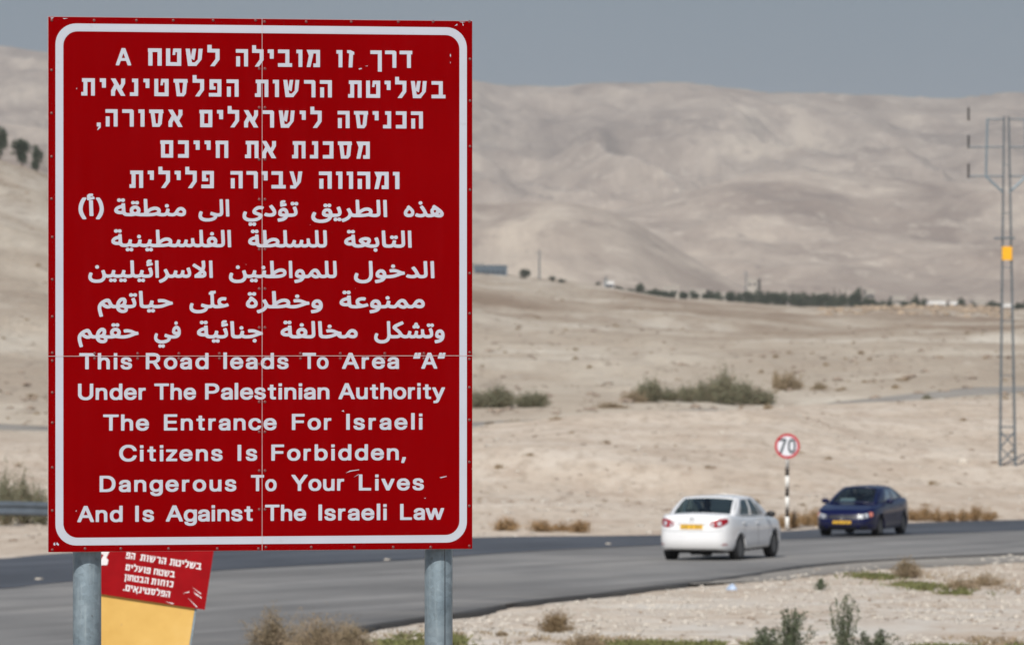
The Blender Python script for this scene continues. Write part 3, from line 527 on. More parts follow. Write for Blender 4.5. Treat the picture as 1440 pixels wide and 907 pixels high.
[2933,89,-14,2,-12,6,-9,7,-8,10,-5,10,-2,14,0,18,5,16,5,9,7,7,9,6,11,5,11,2,21,0,10,-2,10,-5,2,45,2,1,26,0,3,-4,-1,-143,-3,-2,-24,0,-3,1,-2,4,-8,-4,-10,-3],
[3087,89,-11,1,-14,5,-10,6,-8,9,-7,12,-3,12,-1,18,2,10,4,10,6,10,7,7,11,7,9,3,11,2,21,1,12,-2,10,-4,8,-5,6,-5,6,-8,5,-9,3,-9,1,-12,-1,-10,-3,-2,-84,0,-1,0,2,-6,5,-8,5,-4,8,-3,8,-2,9,1,9,3,12,13,26,0,3,-2,0,-6,-4,-10,-5,-6,-8,-7,-8,-4,-18,-6],
[2664,90,-2,1,-1,3,0,102,3,3,26,0,3,-3,0,-103,-3,-3],
[2103,91,-3,3,0,142,1,3,4,1,111,0,2,-1,1,-2,0,-18,-3,-3,-83,-1,1,-35,76,-1,2,-3,0,-18,-3,-3,-75,0,-2,-63,-2,-1],
[2404,91,-3,3,1,104,3,2,23,0,4,-4,13,5,23,-1,1,-4,0,-20,-3,-1,-14,1,-8,-2,-6,-4,-4,-7,-1,-8,-1,-63,-3,-1],
[3186,92,-2,3,0,104,4,1,23,0,3,-1,2,-3,16,5,24,0,14,-3,14,-9,7,-9,3,-12,1,-73,-1,-3,-2,-1,-25,0,-3,2,-1,68,-3,7,-4,4,-7,4,-8,1,-9,-1,-6,-3,-7,-6,-2,-5,-2,-10,-1,-59,-2,-2],
[2564,113,13,3,10,6,5,10,3,13,-3,13,-6,10,-8,6,-12,3,-13,-3,-9,-6,-6,-10,-3,-13,3,-13,6,-9,8,-7],
[2787,113,13,3,9,6,7,10,2,12,-2,14,-7,10,-9,6,-12,3,-12,-3,-8,-6,-7,-10,-2,-12,2,-14,5,-9,9,-7],
[2943,113,13,3,9,6,7,10,2,12,-2,14,-7,10,-9,6,-12,3,-12,-3,-8,-6,-7,-10,-2,-12,2,-14,5,-9,9,-7],
[2305,114,12,0,11,6,8,10,4,13,-2,14,-6,11,-10,7,-12,3,-12,-3,-9,-7,-7,-10,-2,-11,1,-11,5,-11,9,-8],
[3068,160,53,0,-3,6,-7,7,-7,3,-10,2,-10,-2,-7,-4,-6,-6,-4,-5],
[2664,212,-2,1,-1,2,0,21,1,2,2,1,26,0,2,-1,1,-2,0,-21,-1,-2,-2,-1]]),
'e40': (227.7, [[1017,51,-19,5,-14,8,-5,5,-4,7,-1,6,1,7,3,1,25,0,11,-12,8,-3,10,-1,10,2,8,5,6,6,2,8,-20,-6,-24,0,-16,5,-14,9,-10,14,-6,17,0,22,5,16,7,11,8,8,10,6,11,4,10,1,19,-1,10,-2,10,-4,4,5,26,0,2,-4,0,-103,-1,-7,-3,-10,-9,-12,-15,-9,-19,-4],
[724,89,-10,1,-10,3,-8,4,-6,6,-6,12,0,16,2,6,6,9,11,6,19,4,36,5,3,2,0,3,-3,4,-4,4,-14,3,-9,-2,-6,-3,-5,-4,-3,-7,-1,-1,-27,0,-3,3,1,8,2,6,4,7,8,7,11,6,9,2,11,2,20,0,12,-2,8,-3,8,-5,6,-5,6,-13,1,-80,-3,-3,-24,0,-3,1,-2,3,-15,-5],
[1169,89,-11,1,-14,5,-10,6,-8,9,-7,12,-3,12,-1,18,2,10,4,10,6,10,7,7,11,7,9,3,11,2,21,1,12,-2,10,-4,8,-5,6,-5,6,-8,5,-9,3,-9,1,-12,-1,-10,-3,-2,-84,0,-1,0,2,-6,5,-8,5,-4,8,-3,8,-2,9,1,9,3,12,13,26,0,3,-2,0,-6,-4,-10,-5,-6,-8,-7,-8,-4,-18,-6],
[1422,89,-10,1,-14,5,-10,6,-9,9,-7,12,-3,12,0,18,1,10,4,11,7,10,9,8,10,5,12,4,9,2,21,0,12,-3,10,-4,10,-6,7,-8,6,-9,4,-11,1,-9,0,-15,-2,-11,-4,-10,-5,-7,-7,-7,-8,-5,-18,-7],
[1567,89,-13,2,-12,6,-10,9,-5,9,-3,13,1,70,3,1,23,0,4,-1,1,-63,1,-7,3,-6,4,-4,6,-3,8,-2,8,2,7,2,5,5,4,6,2,11,0,57,1,2,3,1,26,0,1,-3,0,-104,-3,-1,-24,0,-2,1,-2,3,-16,-5],
[1714,89,-20,3,-10,5,-6,4,-5,5,-4,7,-2,9,1,7,3,1,25,0,2,-1,3,-9,4,-3,6,-3,9,-2,9,2,6,2,5,4,1,4,-3,3,-6,3,-36,8,-16,8,-5,5,-4,8,0,18,2,7,5,6,6,4,9,5,11,2,10,1,25,-1,14,-6,11,-9,6,-12,0,-10,-1,-2,-3,-1,-24,0,-3,2,-2,7,-3,4,-6,3,-8,2,-12,-3,-5,-5,-1,-3,3,-4,6,-3,37,-8,15,-7,5,-5,4,-7,1,-6,0,-12,-3,-7,-4,-6,-13,-9,-17,-5],
[510,91,-3,1,-1,2,0,142,1,3,3,1,61,0,20,-1,13,-3,11,-5,11,-6,8,-7,7,-8,7,-13,3,-11,2,-12,-1,-21,-2,-12,-5,-13,-10,-14,-7,-6,-10,-7,-10,-4,-14,-4,-19,-2],
[1271,91,-3,3,1,104,3,2,24,0,4,-4,12,5,23,-1,2,-4,-1,-20,-3,-1,-14,1,-7,-2,-7,-4,-4,-7,-1,-8,-1,-63,-3,-1],
[828,92,-2,3,0,104,4,1,23,0,3,-1,2,-3,16,5,24,0,14,-3,14,-9,7,-9,3,-12,1,-73,-1,-3,-2,-1,-25,0,-3,2,-1,68,-3,7,-4,4,-7,4,-8,1,-9,-1,-6,-3,-7,-6,-2,-5,-2,-10,-1,-59,-2,-2],
[732,113,14,2,8,4,6,9,2,9,-27,-3,-10,-3,-5,-3,-4,-5,2,-4,6,-4],
[1029,113,12,3,10,6,6,10,3,13,-2,12,-7,11,-9,7,-12,3,-12,-3,-10,-7,-6,-9,-2,-13,2,-14,6,-9,9,-7],
[1425,114,13,0,11,6,8,10,3,13,-2,14,-6,11,-9,7,-12,3,-13,-3,-9,-7,-6,-10,-2,-11,1,-11,5,-11,9,-8],
[539,116,29,0,18,3,14,6,7,6,5,6,6,15,2,12,-1,10,-2,10,-4,9,-6,7,-7,6,-10,5,-12,3,-15,2,-24,-1],
[1150,160,53,0,-3,6,-7,7,-7,3,-10,2,-10,-2,-7,-4,-6,-6,-4,-5]]),
'e41': (227.7, [[2089,89,-9,1,-12,5,-8,6,-8,9,-5,12,-3,12,-1,18,2,10,3,10,5,10,7,7,7,6,7,4,10,2,25,0,9,-2,10,-6,8,-7,7,-10,4,-11,2,-10,-1,-25,-3,-10,-4,-9,-6,-8,-7,-5,-8,-5,-8,-3],
[1959,91,-3,3,0,121,-44,1,-2,3,0,19,3,2,117,0,2,-3,0,-18,-2,-3,-44,-1,0,-121,-4,-3],
[2093,114,4,-1,6,2,9,6,5,9,3,14,-1,14,-5,10,-8,6,-10,4,-10,-3,-7,-7,-5,-10,-2,-11,1,-11,4,-11,8,-8]]),
'e42': (227.7, [[2500,89,-10,1,-14,5,-10,7,-9,8,-6,12,-3,12,-1,18,2,10,4,11,7,10,8,8,8,5,9,3,11,3,17,0,13,-2,11,-3,9,-6,8,-7,6,-8,5,-11,2,-10,1,-16,-2,-9,-3,-10,-5,-9,-6,-7,-8,-7,-10,-4,-9,-3],
[2626,89,-13,2,-12,6,-8,7,-6,11,-3,13,1,70,3,1,24,0,2,-1,1,-63,1,-7,3,-6,5,-5,5,-2,8,-2,7,2,7,3,6,5,3,6,1,10,1,59,3,1,25,0,2,-3,-1,-104,-2,-1,-24,0,-2,1,-2,3,-15,-6],
[2350,91,-2,1,-1,2,0,56,-59,81,0,8,3,1,30,-1,42,-57,42,57,3,1,30,-1,1,-2,-1,-7,-59,-80,-1,-58,-2,-1],
[2718,91,-3,3,1,104,3,2,23,0,4,-3,12,4,22,-1,1,-4,0,-20,-3,-1,-14,1,-7,-2,-6,-4,-4,-7,-1,-8,-1,-63,-3,-1],
[2503,114,5,-1,8,2,10,5,7,10,3,13,-2,14,-6,11,-8,7,-12,3,-12,-3,-8,-6,-6,-8,-3,-13,1,-12,5,-11,9,-8]]),
'e43': (227.7, [[3331,89,-11,1,-14,5,-10,6,-8,9,-7,12,-3,12,-1,18,2,10,4,10,6,10,7,7,11,7,9,3,11,2,21,1,12,-2,10,-4,8,-5,6,-5,6,-8,5,-9,3,-9,1,-12,-1,-10,-3,-2,-84,0,-1,0,2,-6,5,-8,5,-4,8,-3,8,-2,9,1,9,3,12,13,26,0,3,-2,0,-6,-4,-10,-5,-6,-8,-7,-8,-4,-18,-6],
[3472,89,-20,3,-10,5,-6,4,-5,5,-4,7,-2,9,1,7,3,1,25,0,2,-1,3,-9,4,-3,6,-3,9,-2,9,2,6,2,5,4,1,4,-3,3,-6,3,-36,8,-16,8,-5,5,-4,8,0,18,2,7,5,6,6,4,9,5,11,2,10,1,25,-1,14,-6,11,-9,6,-12,0,-10,-1,-2,-3,-1,-24,0,-3,2,-2,7,-3,4,-6,3,-8,2,-12,-3,-5,-5,-1,-3,3,-4,6,-3,37,-8,15,-7,5,-5,4,-7,1,-6,0,-12,-3,-7,-4,-6,-13,-9,-17,-5],
[3076,90,-2,1,-1,3,0,102,3,3,26,0,3,-3,0,-103,-3,-3],
[2924,91,-3,1,-1,2,0,143,1,2,3,1,26,0,3,-3,0,-121,79,-1,3,-3,0,-18,-3,-3],
[3180,91,-3,3,-45,96,0,8,3,1,25,0,4,-1,30,-65,30,65,3,1,25,0,2,-1,1,-8,-46,-98,-3,-1],
[3312,160,53,0,-3,6,-7,7,-7,3,-10,2,-10,-2,-7,-4,-6,-6,-4,-5],
[3076,212,-2,1,-1,2,0,21,1,2,2,1,26,0,2,-1,1,-2,0,-21,-1,-2,-2,-1]]),
'e50': (90.2, [[650,89,-14,2,-12,6,-10,8,-7,9,-5,14,-1,10,0,18,4,16,6,9,7,7,8,6,10,5,11,2,20,0,10,-2,10,-4,1,44,3,1,25,0,3,-4,-1,-143,-3,-2,-23,0,-3,1,-2,3,-7,-3,-10,-3],
[303,91,-3,3,1,6,60,138,3,2,30,-1,60,-138,0,-9,-3,-1,-28,1,-17,38,-56,0,-2,-1,-16,-37,-3,-1],
[472,92,-2,3,0,104,4,1,22,0,3,-1,2,-3,16,5,22,0,15,-3,12,-8,7,-10,4,-12,0,-73,-1,-3,-2,-1,-24,0,-3,2,-1,68,-3,7,-4,5,-6,3,-8,1,-8,-1,-7,-3,-5,-6,-3,-6,-2,-9,0,-59,-3,-2],
[659,113,12,3,9,6,6,10,3,12,-3,14,-6,10,-8,6,-12,3,-12,-3,-8,-6,-6,-10,-2,-12,2,-14,5,-9,9,-7],
[359,155,37,0,-18,45]]),
'e51': (90.2, [[949,89,-20,3,-10,5,-6,4,-4,5,-4,7,-3,9,1,7,3,1,25,0,2,-1,4,-9,3,-3,6,-3,9,-2,9,2,6,2,5,4,1,4,-3,3,-5,3,-37,8,-15,8,-6,5,-4,8,0,18,3,7,4,6,6,4,9,5,11,2,10,1,25,-1,14,-6,11,-9,6,-12,1,-10,-2,-2,-2,-1,-25,0,-2,2,-2,7,-4,4,-6,3,-7,2,-12,-3,-6,-5,-1,-3,3,-4,6,-3,37,-8,15,-7,5,-5,4,-7,1,-6,0,-12,-2,-7,-4,-6,-14,-9,-17,-5],
[838,91,-2,1,-1,2,0,142,3,3,27,0,2,-1,1,-2,0,-142,-3,-3]]),
'e52': (90.2, [[1334,51,-20,5,-14,8,-4,5,-4,7,-1,6,1,7,2,1,26,0,11,-12,8,-3,9,-1,11,2,8,5,6,6,2,8,-20,-6,-24,0,-17,5,-13,9,-11,14,-5,17,0,22,5,16,6,11,9,8,9,6,12,4,10,1,19,-1,10,-2,9,-4,4,5,26,0,3,-4,0,-103,-1,-7,-3,-10,-9,-12,-16,-9,-18,-4],
[1457,89,-11,1,-9,3,-8,4,-7,6,-5,12,0,16,1,6,7,9,11,6,19,4,35,5,4,2,-1,3,-2,4,-5,4,-13,3,-9,-2,-6,-3,-5,-4,-3,-7,-2,-1,-26,0,-3,3,0,8,2,6,5,7,8,7,10,6,10,2,10,2,21,0,11,-2,9,-3,7,-5,6,-5,7,-13,1,-80,-4,-3,-24,0,-2,1,-2,3,-16,-5],
[1772,89,-20,3,-10,5,-6,4,-5,5,-4,7,-2,9,1,7,3,1,25,0,2,-1,3,-9,4,-3,6,-3,9,-2,9,2,6,2,5,4,1,4,-3,3,-6,3,-36,8,-16,8,-5,5,-4,8,0,18,2,7,5,6,6,4,9,5,11,2,10,1,25,-1,14,-6,11,-9,6,-12,0,-10,-1,-2,-3,-1,-24,0,-3,2,-2,7,-3,4,-6,3,-8,2,-12,-3,-5,-5,-1,-3,3,-4,6,-3,37,-8,15,-7,5,-5,4,-7,1,-6,0,-12,-3,-7,-4,-6,-13,-9,-17,-5],
[1546,90,-2,1,0,3,0,102,3,3,25,0,3,-3,0,-103,-3,-3],
[1121,91,-3,3,1,6,62,139,3,1,31,-1,62,-138,0,-9,-3,-1,-26,0,-3,1,-17,38,-58,0,-3,-1,-16,-37,-3,-1],
[1898,91,-9,1,-10,5,-5,4,-3,7,-1,68,-18,0,-4,3,0,17,2,2,20,2,0,24,3,3,27,-1,2,-3,0,-23,20,-1,4,-3,0,-16,-1,-3,-23,-1,0,-52,0,-6,3,-3,17,-1,3,-1,1,-3,0,-16,-4,-3],
[1600,92,-2,3,0,104,4,1,23,0,3,-1,2,-3,16,5,24,0,14,-3,14,-9,7,-9,3,-12,1,-73,-1,-3,-2,-1,-25,0,-3,2,-1,68,-3,7,-4,4,-7,4,-8,1,-9,-1,-6,-3,-7,-6,-2,-5,-2,-10,-1,-59,-2,-2],
[1345,113,13,3,9,6,7,10,2,13,-2,12,-6,11,-9,7,-13,3,-12,-3,-9,-7,-6,-9,-2,-13,2,-14,5,-9,10,-7],
[1465,113,13,2,9,4,6,9,1,9,-26,-3,-10,-3,-5,-3,-4,-5,2,-4,6,-4],
[1179,155,38,0,-19,45],
[1546,212,-2,1,-1,2,0,21,1,2,2,1,26,0,2,-1,1,-2,0,-21,-1,-2,-2,-1]]),
'e53': (90.2, [[2361,89,-11,1,-12,5,-10,7,-8,9,-6,11,-3,12,0,18,1,10,4,10,5,10,7,7,10,7,9,3,9,2,28,0,10,-3,9,-5,7,-6,7,-8,4,-8,3,-11,1,-12,-1,-10,-3,-2,-78,0,-1,-1,2,-6,5,-7,5,-5,6,-2,8,-2,10,2,6,2,12,13,24,0,3,-2,0,-6,-3,-8,-5,-8,-14,-10,-8,-4,-11,-3],
[2096,91,-3,3,0,121,-49,1,-3,3,1,19,2,2,130,0,2,-4,0,-17,-2,-3,-50,-1,0,-121,-3,-3],
[2192,91,-3,3,1,143,2,3,25,0,3,-3,0,-41,10,3,9,2,15,0,9,-1,9,-4,8,-4,5,-5,5,-7,4,-15,0,-71,-3,-3,-23,0,-4,1,-1,68,-3,8,-4,4,-5,3,-8,2,-8,-2,-6,-3,-5,-6,-3,-6,-1,-8,-1,-60,-3,-1],
[2344,160,49,0,-4,7,-6,6,-6,3,-9,2,-9,-2,-7,-3,-6,-7,-3,-5]]),
'e54': (90.2, [[2643,89,-20,3,-10,5,-6,4,-4,5,-4,7,-3,9,1,7,3,1,25,0,2,-1,4,-9,3,-3,6,-3,9,-2,9,2,6,2,5,4,1,4,-3,3,-5,3,-37,8,-15,8,-6,5,-4,8,0,18,3,7,4,6,6,4,9,5,11,2,10,1,25,-1,14,-6,11,-9,6,-12,1,-10,-2,-2,-2,-1,-25,0,-2,2,-2,7,-4,4,-6,3,-7,2,-12,-3,-6,-5,-1,-3,3,-4,6,-3,37,-8,15,-7,5,-5,4,-7,1,-6,0,-12,-2,-7,-4,-6,-14,-9,-17,-5],
[2857,89,-11,1,-9,3,-8,4,-7,6,-5,12,0,16,1,6,7,9,11,6,19,4,35,5,4,2,-1,3,-2,4,-5,4,-13,3,-9,-2,-6,-3,-5,-4,-3,-7,-2,-1,-26,0,-3,3,0,8,2,6,5,7,8,7,10,6,10,2,10,2,21,0,11,-2,9,-3,7,-5,6,-5,7,-13,1,-80,-4,-3,-24,0,-2,1,-2,3,-16,-5],
[2997,89,-11,1,-14,5,-10,6,-8,9,-7,12,-3,12,-1,18,2,10,4,10,6,10,7,7,11,7,9,3,11,2,21,1,12,-2,10,-4,8,-5,6,-5,6,-8,5,-9,3,-9,1,-12,-1,-10,-3,-2,-84,0,-1,0,2,-6,5,-8,5,-4,8,-3,8,-2,9,1,9,3,12,13,26,0,3,-2,0,-6,-4,-10,-5,-6,-8,-7,-8,-4,-18,-6],
[3152,90,-2,1,0,3,0,102,3,3,25,0,3,-3,0,-103,-3,-3],
[2544,91,-2,1,-1,2,0,142,3,3,27,0,2,-1,1,-2,0,-142,-3,-3],
[2728,91,-2,3,0,104,4,2,23,0,4,-4,13,5,22,-1,2,-4,-1,-20,-3,-1,-14,1,-7,-2,-6,-4,-4,-7,-2,-8,-1,-63,-2,-1],
[3091,91,-2,1,-1,2,0,147,3,3,27,0,2,-1,1,-3,0,-146,-3,-3],
[2865,113,13,2,9,4,6,9,1,9,-26,-3,-10,-3,-5,-3,-4,-5,2,-4,6,-4],
[2978,160,53,0,-3,6,-7,7,-7,3,-10,2,-10,-2,-7,-4,-6,-6,-4,-5],
[3152,212,-2,1,-1,2,0,21,1,2,2,1,26,0,2,-1,1,-2,0,-21,-1,-2,-2,-1]]),
'e55': (90.2, [[3474,89,-17,3,-9,5,-7,6,-6,12,0,16,2,6,6,9,11,6,18,4,34,5,4,1,0,4,-3,4,-5,4,-12,3,-6,-1,-8,-4,-5,-4,-3,-7,-2,-1,-26,0,-2,3,0,8,2,7,4,6,8,7,10,6,9,2,10,2,20,0,12,-2,7,-3,8,-5,6,-5,4,-6,3,-7,0,-80,-3,-3,-24,0,-4,4,-15,-5],
[3311,91,-3,1,0,2,0,143,1,2,2,1,26,0,3,-3,0,-121,76,-1,3,-3,0,-18,-3,-3],
[3587,91,-4,3,-35,96,1,8,3,1,24,0,3,-1,21,-60,21,60,3,1,25,0,2,-3,20,-58,21,60,3,1,25,0,2,-1,1,-2,-1,-7,-36,-97,-27,-1,-3,1,-20,59,-21,-59,-3,-1],
[3482,113,13,2,9,5,5,8,1,9,-29,-4,-11,-5,-3,-5,2,-4,5,-4]]),
'a00': (1493.1, [[3664,89,-16,3,-15,5,-31,-7,-31,-1,-14,4,-12,8,-12,-7,-11,-3,-14,-2,-22,0,-20,4,-13,5,-5,4,0,7,9,15,4,3,5,0,18,-6,15,-2,16,2,7,2,3,3,2,5,-5,11,-27,39,0,6,1,3,20,10,3,0,3,-3,16,-20,13,-21,12,-25,4,-7,5,-3,7,-1,21,0,-6,17,0,13,1,10,7,11,10,9,-2,4,1,8,12,12,6,2,34,-21,29,-21,17,-17,8,-14,2,-8,-1,-13,-4,-9,-6,-6,-8,-5,-9,-3],
[3380,90,-16,5,-7,4,-7,6,-6,12,-1,17,3,10,6,12,8,10,9,8,0,9,1,3,13,13,5,1,9,-5,16,-13,17,-18,7,-10,3,-8,1,-8,0,-12,-1,-7,-4,-9,-6,-8,-7,-5,-9,-4,-8,-2],
[3671,118,11,1,4,2,-1,5,-6,7,-9,-14],
[3389,120,7,0,10,3,4,4,2,5,-1,7,-3,5,-6,8,-8,6,-13,-14,-6,-13,0,-4,3,-3],
[3635,131,3,1,6,6,5,10,-3,7,-8,4,-9,-3,-4,-4,-1,-4,3,-9],
[3495,206,-6,2,-5,6,-2,4,0,10,4,5,6,5,5,1,9,-1,6,-2,4,-6,2,-4,-1,-10,-3,-5,-6,-4,-4,-2]]),
'a01': (1493.1, [[2549,34,-22,3,-21,6,-15,9,-12,13,-5,15,0,19,6,18,11,18,7,1,17,-6,4,-4,0,-7,-8,-16,-3,-11,4,-10,7,-7,13,-6,20,-4,17,0,25,3,13,3,12,5,9,6,5,6,-21,1,-16,4,-12,6,-8,8,-3,10,2,19,6,14,11,11,12,7,11,3,15,0,10,-2,13,-6,10,-11,6,-13,4,-19,41,0,9,3,2,7,-4,16,-10,23,0,7,4,4,19,6,5,0,4,-2,9,-24,4,-13,1,-10,0,-12,-2,-8,-5,-9,-6,-7,-13,-7,-14,-3,-15,-2,-32,0,-9,-18,-10,-11,-13,-10,-18,-8,-15,-4,-18,-3],
[2767,43,-3,3,-8,16,-6,-8,-8,-4,-14,2,-4,2,-6,6,-4,-6,-6,-3,-10,-1,-6,1,-7,5,-3,5,0,10,1,5,5,4,4,3,12,1,8,-3,6,-7,6,6,4,3,14,1,6,-3,4,-3,4,-10,4,4,24,7,18,10,9,7,6,7,4,9,2,6,-4,15,-14,22,0,7,4,4,18,7,6,-1,4,-4,10,-18,10,-21,4,-5,11,-4,16,0,6,6,-5,113,0,6,2,3,3,2,23,-1,4,-3,5,-91,24,13,20,8,20,3,15,0,10,-2,17,-7,8,-7,5,-7,3,-7,1,-8,0,-9,-4,-11,19,-2,20,2,5,2,1,4,-5,119,2,2,3,2,24,-1,3,-2,6,-101,0,-20,-1,-10,-3,-7,-4,-7,-7,-5,-17,-6,-21,-2,-30,2,-16,3,-12,4,-30,-6,-41,-3,-74,0,-10,2,-8,3,-5,-9,-8,-9,-19,-15,-28,-13,-16,-5],
[3158,90,-3,2,-2,2,-5,151,1,3,3,1,24,0,3,-1,2,-3,5,-151,-2,-3,-2,-1],
[2623,120,15,-1,1,1,-3,10,-3,6,-5,4,-7,1,-5,-1,-5,-4,-3,-5,-2,-5,1,-3,3,-1],
[2933,120,31,0,28,4,18,5,5,4,2,5,-4,5,-8,4,-11,2,-12,-2,-11,-3,-13,-6,-14,-10],
[2600,180,-9,4,-4,8,0,8,2,4,4,5,5,3,6,1,9,-1,6,-3,5,-6,4,5,6,4,5,1,8,0,8,-4,6,-7,-1,-12,-4,-6,-6,-4,-6,-1,-9,1,-6,4,-5,5,-5,-6,-5,-3]]),
'a02': (1493.1, [[1900,4,-8,4,-5,8,1,12,4,5,5,3,5,1,10,0,6,-4,5,-6,5,6,4,3,13,1,8,-3,5,-7,1,-13,-5,-6,-6,-4,-14,0,-6,4,-5,5,-5,-5,-5,-3],
[1902,42,-20,3,-20,6,-13,8,-12,12,-3,7,-2,8,0,19,3,15,8,17,3,2,4,0,18,-5,3,-2,1,-9,-6,-15,-2,-11,3,-9,9,-7,14,-5,16,-3,23,0,21,3,21,8,9,6,3,5,-39,14,-10,5,-6,6,-4,8,-1,12,3,10,5,9,9,9,10,9,14,7,12,4,12,1,17,0,11,-3,11,-4,2,-3,0,-7,-11,-16,-6,-1,-17,4,-12,-2,-16,-7,-6,-4,-5,-6,2,-2,7,-4,38,-13,7,-4,6,-6,3,-6,0,-13,-3,-8,-6,-9,-9,-8,-11,-7,-14,-7,-13,-5,-29,-5],
[2167,43,-4,3,-5,16,0,7,2,3,2,1,35,6,11,4,8,5,-18,2,-14,3,-11,7,-7,9,-2,6,0,9,2,14,6,12,10,11,10,7,11,4,15,1,12,-3,13,-7,10,-11,6,-16,2,-16,41,0,9,3,3,7,-4,16,-10,23,0,7,4,4,18,6,6,0,3,-2,9,-24,5,-22,0,-13,-2,-8,-4,-8,-6,-7,-12,-7,-15,-4,-16,-2,-33,0,-7,-11,-6,-7,-8,-7,-11,-7,-12,-5,-16,-5],
[2069,90,-17,3,-16,6,-4,4,0,7,10,14,4,3,4,0,19,-6,16,-2,18,3,9,4,2,5,-5,12,-29,38,1,6,2,3,17,9,6,1,6,-6,14,-17,15,-23,5,-18,0,-12,-1,-6,-4,-8,-5,-6,-7,-6,-10,-5,-21,-4],
[2214,120,14,-1,1,1,-2,10,-5,7,-4,4,-7,1,-5,-1,-4,-4,-4,-5,-2,-6,4,-4],
[2188,181,-3,3,-3,10,0,7,2,4,-2,6,0,11,2,8,8,7,9,4,17,1,11,-2,2,-3,0,-7,-3,-11,-3,-2,-11,1,-6,-2,8,-4,15,3,6,0,6,-13,-1,-8,-3,-3,-16,-4,-29,-6],
[2292,194,-8,5,-4,8,0,8,1,4,4,5,5,3,6,1,9,-1,6,-3,5,-6,5,6,5,2,13,1,7,-3,6,-7,-1,-13,-4,-6,-6,-3,-9,-1,-6,1,-5,3,-5,6,-5,-6,-5,-3]]),
'a03': (1493.1, [[1486,43,-20,3,-16,6,-13,9,-9,11,-6,14,0,19,3,15,8,17,3,2,4,0,16,-5,3,-2,1,-9,-5,-15,-2,-11,2,-6,3,-5,11,-7,21,-5,24,-1,23,3,19,7,7,5,2,4,-10,5,-21,6,-4,4,0,7,5,17,3,2,5,0,33,-9,22,-5,15,1,7,3,1,11,-4,111,1,3,3,1,21,1,3,-1,2,-4,5,-107,-1,-20,-2,-7,-4,-7,-7,-7,-10,-5,-15,-3,-17,0,-2,-11,-8,-10,-11,-9,-15,-7,-16,-5,-20,-3],
[1682,90,-3,2,-1,2,-5,151,2,3,3,1,22,0,3,-1,1,-3,5,-151,-2,-3,-3,-1]]),
'a04': (1493.1, [[754,90,-14,2,-8,4,-8,5,-7,8,-22,-1,-17,1,-14,4,-12,7,-6,6,-3,6,-2,4,0,12,4,11,8,11,11,8,12,6,13,5,19,5,0,11,3,4,25,0,3,-1,1,-3,5,-71,2,-7,5,-5,13,-3,26,1,-6,10,-1,10,1,14,5,13,10,10,12,7,12,4,15,1,11,-2,12,-5,10,-8,7,-9,5,-12,0,-15,-2,-9,-5,-9,35,0,6,6,-5,119,2,3,3,2,24,-1,4,-3,4,-91,23,13,21,8,18,3,22,-1,10,-3,9,-4,8,-6,6,-7,3,-7,2,-8,-1,-11,-3,-11,27,-2,15,4,3,3,3,6,7,26,3,3,4,0,20,-2,3,-3,1,-8,-5,-20,2,-4,12,-4,19,-1,8,3,7,4,21,31,12,12,8,4,8,3,17,1,15,-4,14,-10,9,-12,4,-7,1,-8,-1,-18,-5,-13,-6,-5,-7,-5,-17,-5,-14,0,-14,2,-26,9,-7,-5,-9,-4,-16,-3,-33,2,-11,3,-8,6,-14,-8,-20,-3,-20,0,-16,2,-16,3,-11,4,-30,-6,-39,-3,-83,0,-48,6,-16,-4,-19,-2],
[957,120,30,0,28,4,18,6,5,4,2,4,-4,5,-8,4,-10,2,-12,-2,-11,-3,-13,-6,-14,-9],
[1260,120,12,3,3,3,1,4,-4,7,-7,7,-7,3,-6,-1,-8,-6,-10,-14,13,-4],
[831,127,3,0,10,5,5,5,2,5,-1,5,-4,6,-5,4,-5,1,-6,-1,-6,-3,-5,-5,-2,-6,3,-8],
[693,138,18,1,-1,23,-10,-1,-12,-4,-9,-5,-4,-5,-1,-3,4,-2],
[1123,170,-7,2,-4,5,-2,5,0,10,4,6,6,4,10,1,6,-1,6,-4,4,-5,0,-13,-4,-6,-5,-3,-5,-2],
[809,197,-8,5,-4,7,0,9,1,4,4,4,6,3,6,1,8,-1,6,-3,5,-6,5,6,5,3,13,1,8,-3,5,-7,0,-14,-4,-5,-6,-4,-9,0,-6,0,-6,3,-5,6,-5,-5,-5,-3],
[679,220,-9,6,-3,7,0,8,2,4,4,5,5,2,6,1,9,0,5,-4,6,-6,4,6,6,3,12,1,8,-3,6,-8,0,-10,-1,-3,-4,-5,-5,-3,-6,-1,-10,1,-6,3,-4,6,-5,-6,-6,-3]]),
'a05': (1493.1, [[353,60,-5,3,-13,18,-8,13,-7,16,-5,14,-3,16,0,32,3,18,8,24,9,19,12,19,8,8,28,0,4,-4,0,-7,-15,-24,-11,-24,-6,-21,-3,-24,2,-18,6,-20,10,-20,16,-26,1,-8,-4,-4],
[476,60,-4,4,0,7,16,25,10,21,7,21,2,19,-3,23,-7,22,-10,24,-15,22,0,8,1,2,3,2,27,0,3,-2,4,-4,12,-17,8,-16,7,-19,6,-29,1,-20,-1,-15,-4,-19,-7,-19,-10,-18,-12,-15,-4,-5,-3,-2],
[416,90,-3,4,-5,137,4,5,28,-1,3,-2,1,-3,5,-136,-1,-2,-3,-2],
[396,235,-4,4,-3,9,0,7,3,4,-3,7,0,10,4,8,8,7,12,4,20,1,11,-2,2,-4,0,-6,-2,-8,-2,-4,-2,-1,-14,1,-7,-2,4,-3,7,-2,18,4,5,-1,3,-2,4,-10,0,-6,-1,-3,-4,-2,-43,-9,-11,-2]]),
'a10': (1351.6, [[3072,51,-7,3,-5,5,-2,4,0,11,4,6,7,4,15,0,6,-4,4,-5,1,-13,-3,-5,-6,-4,-6,-2],
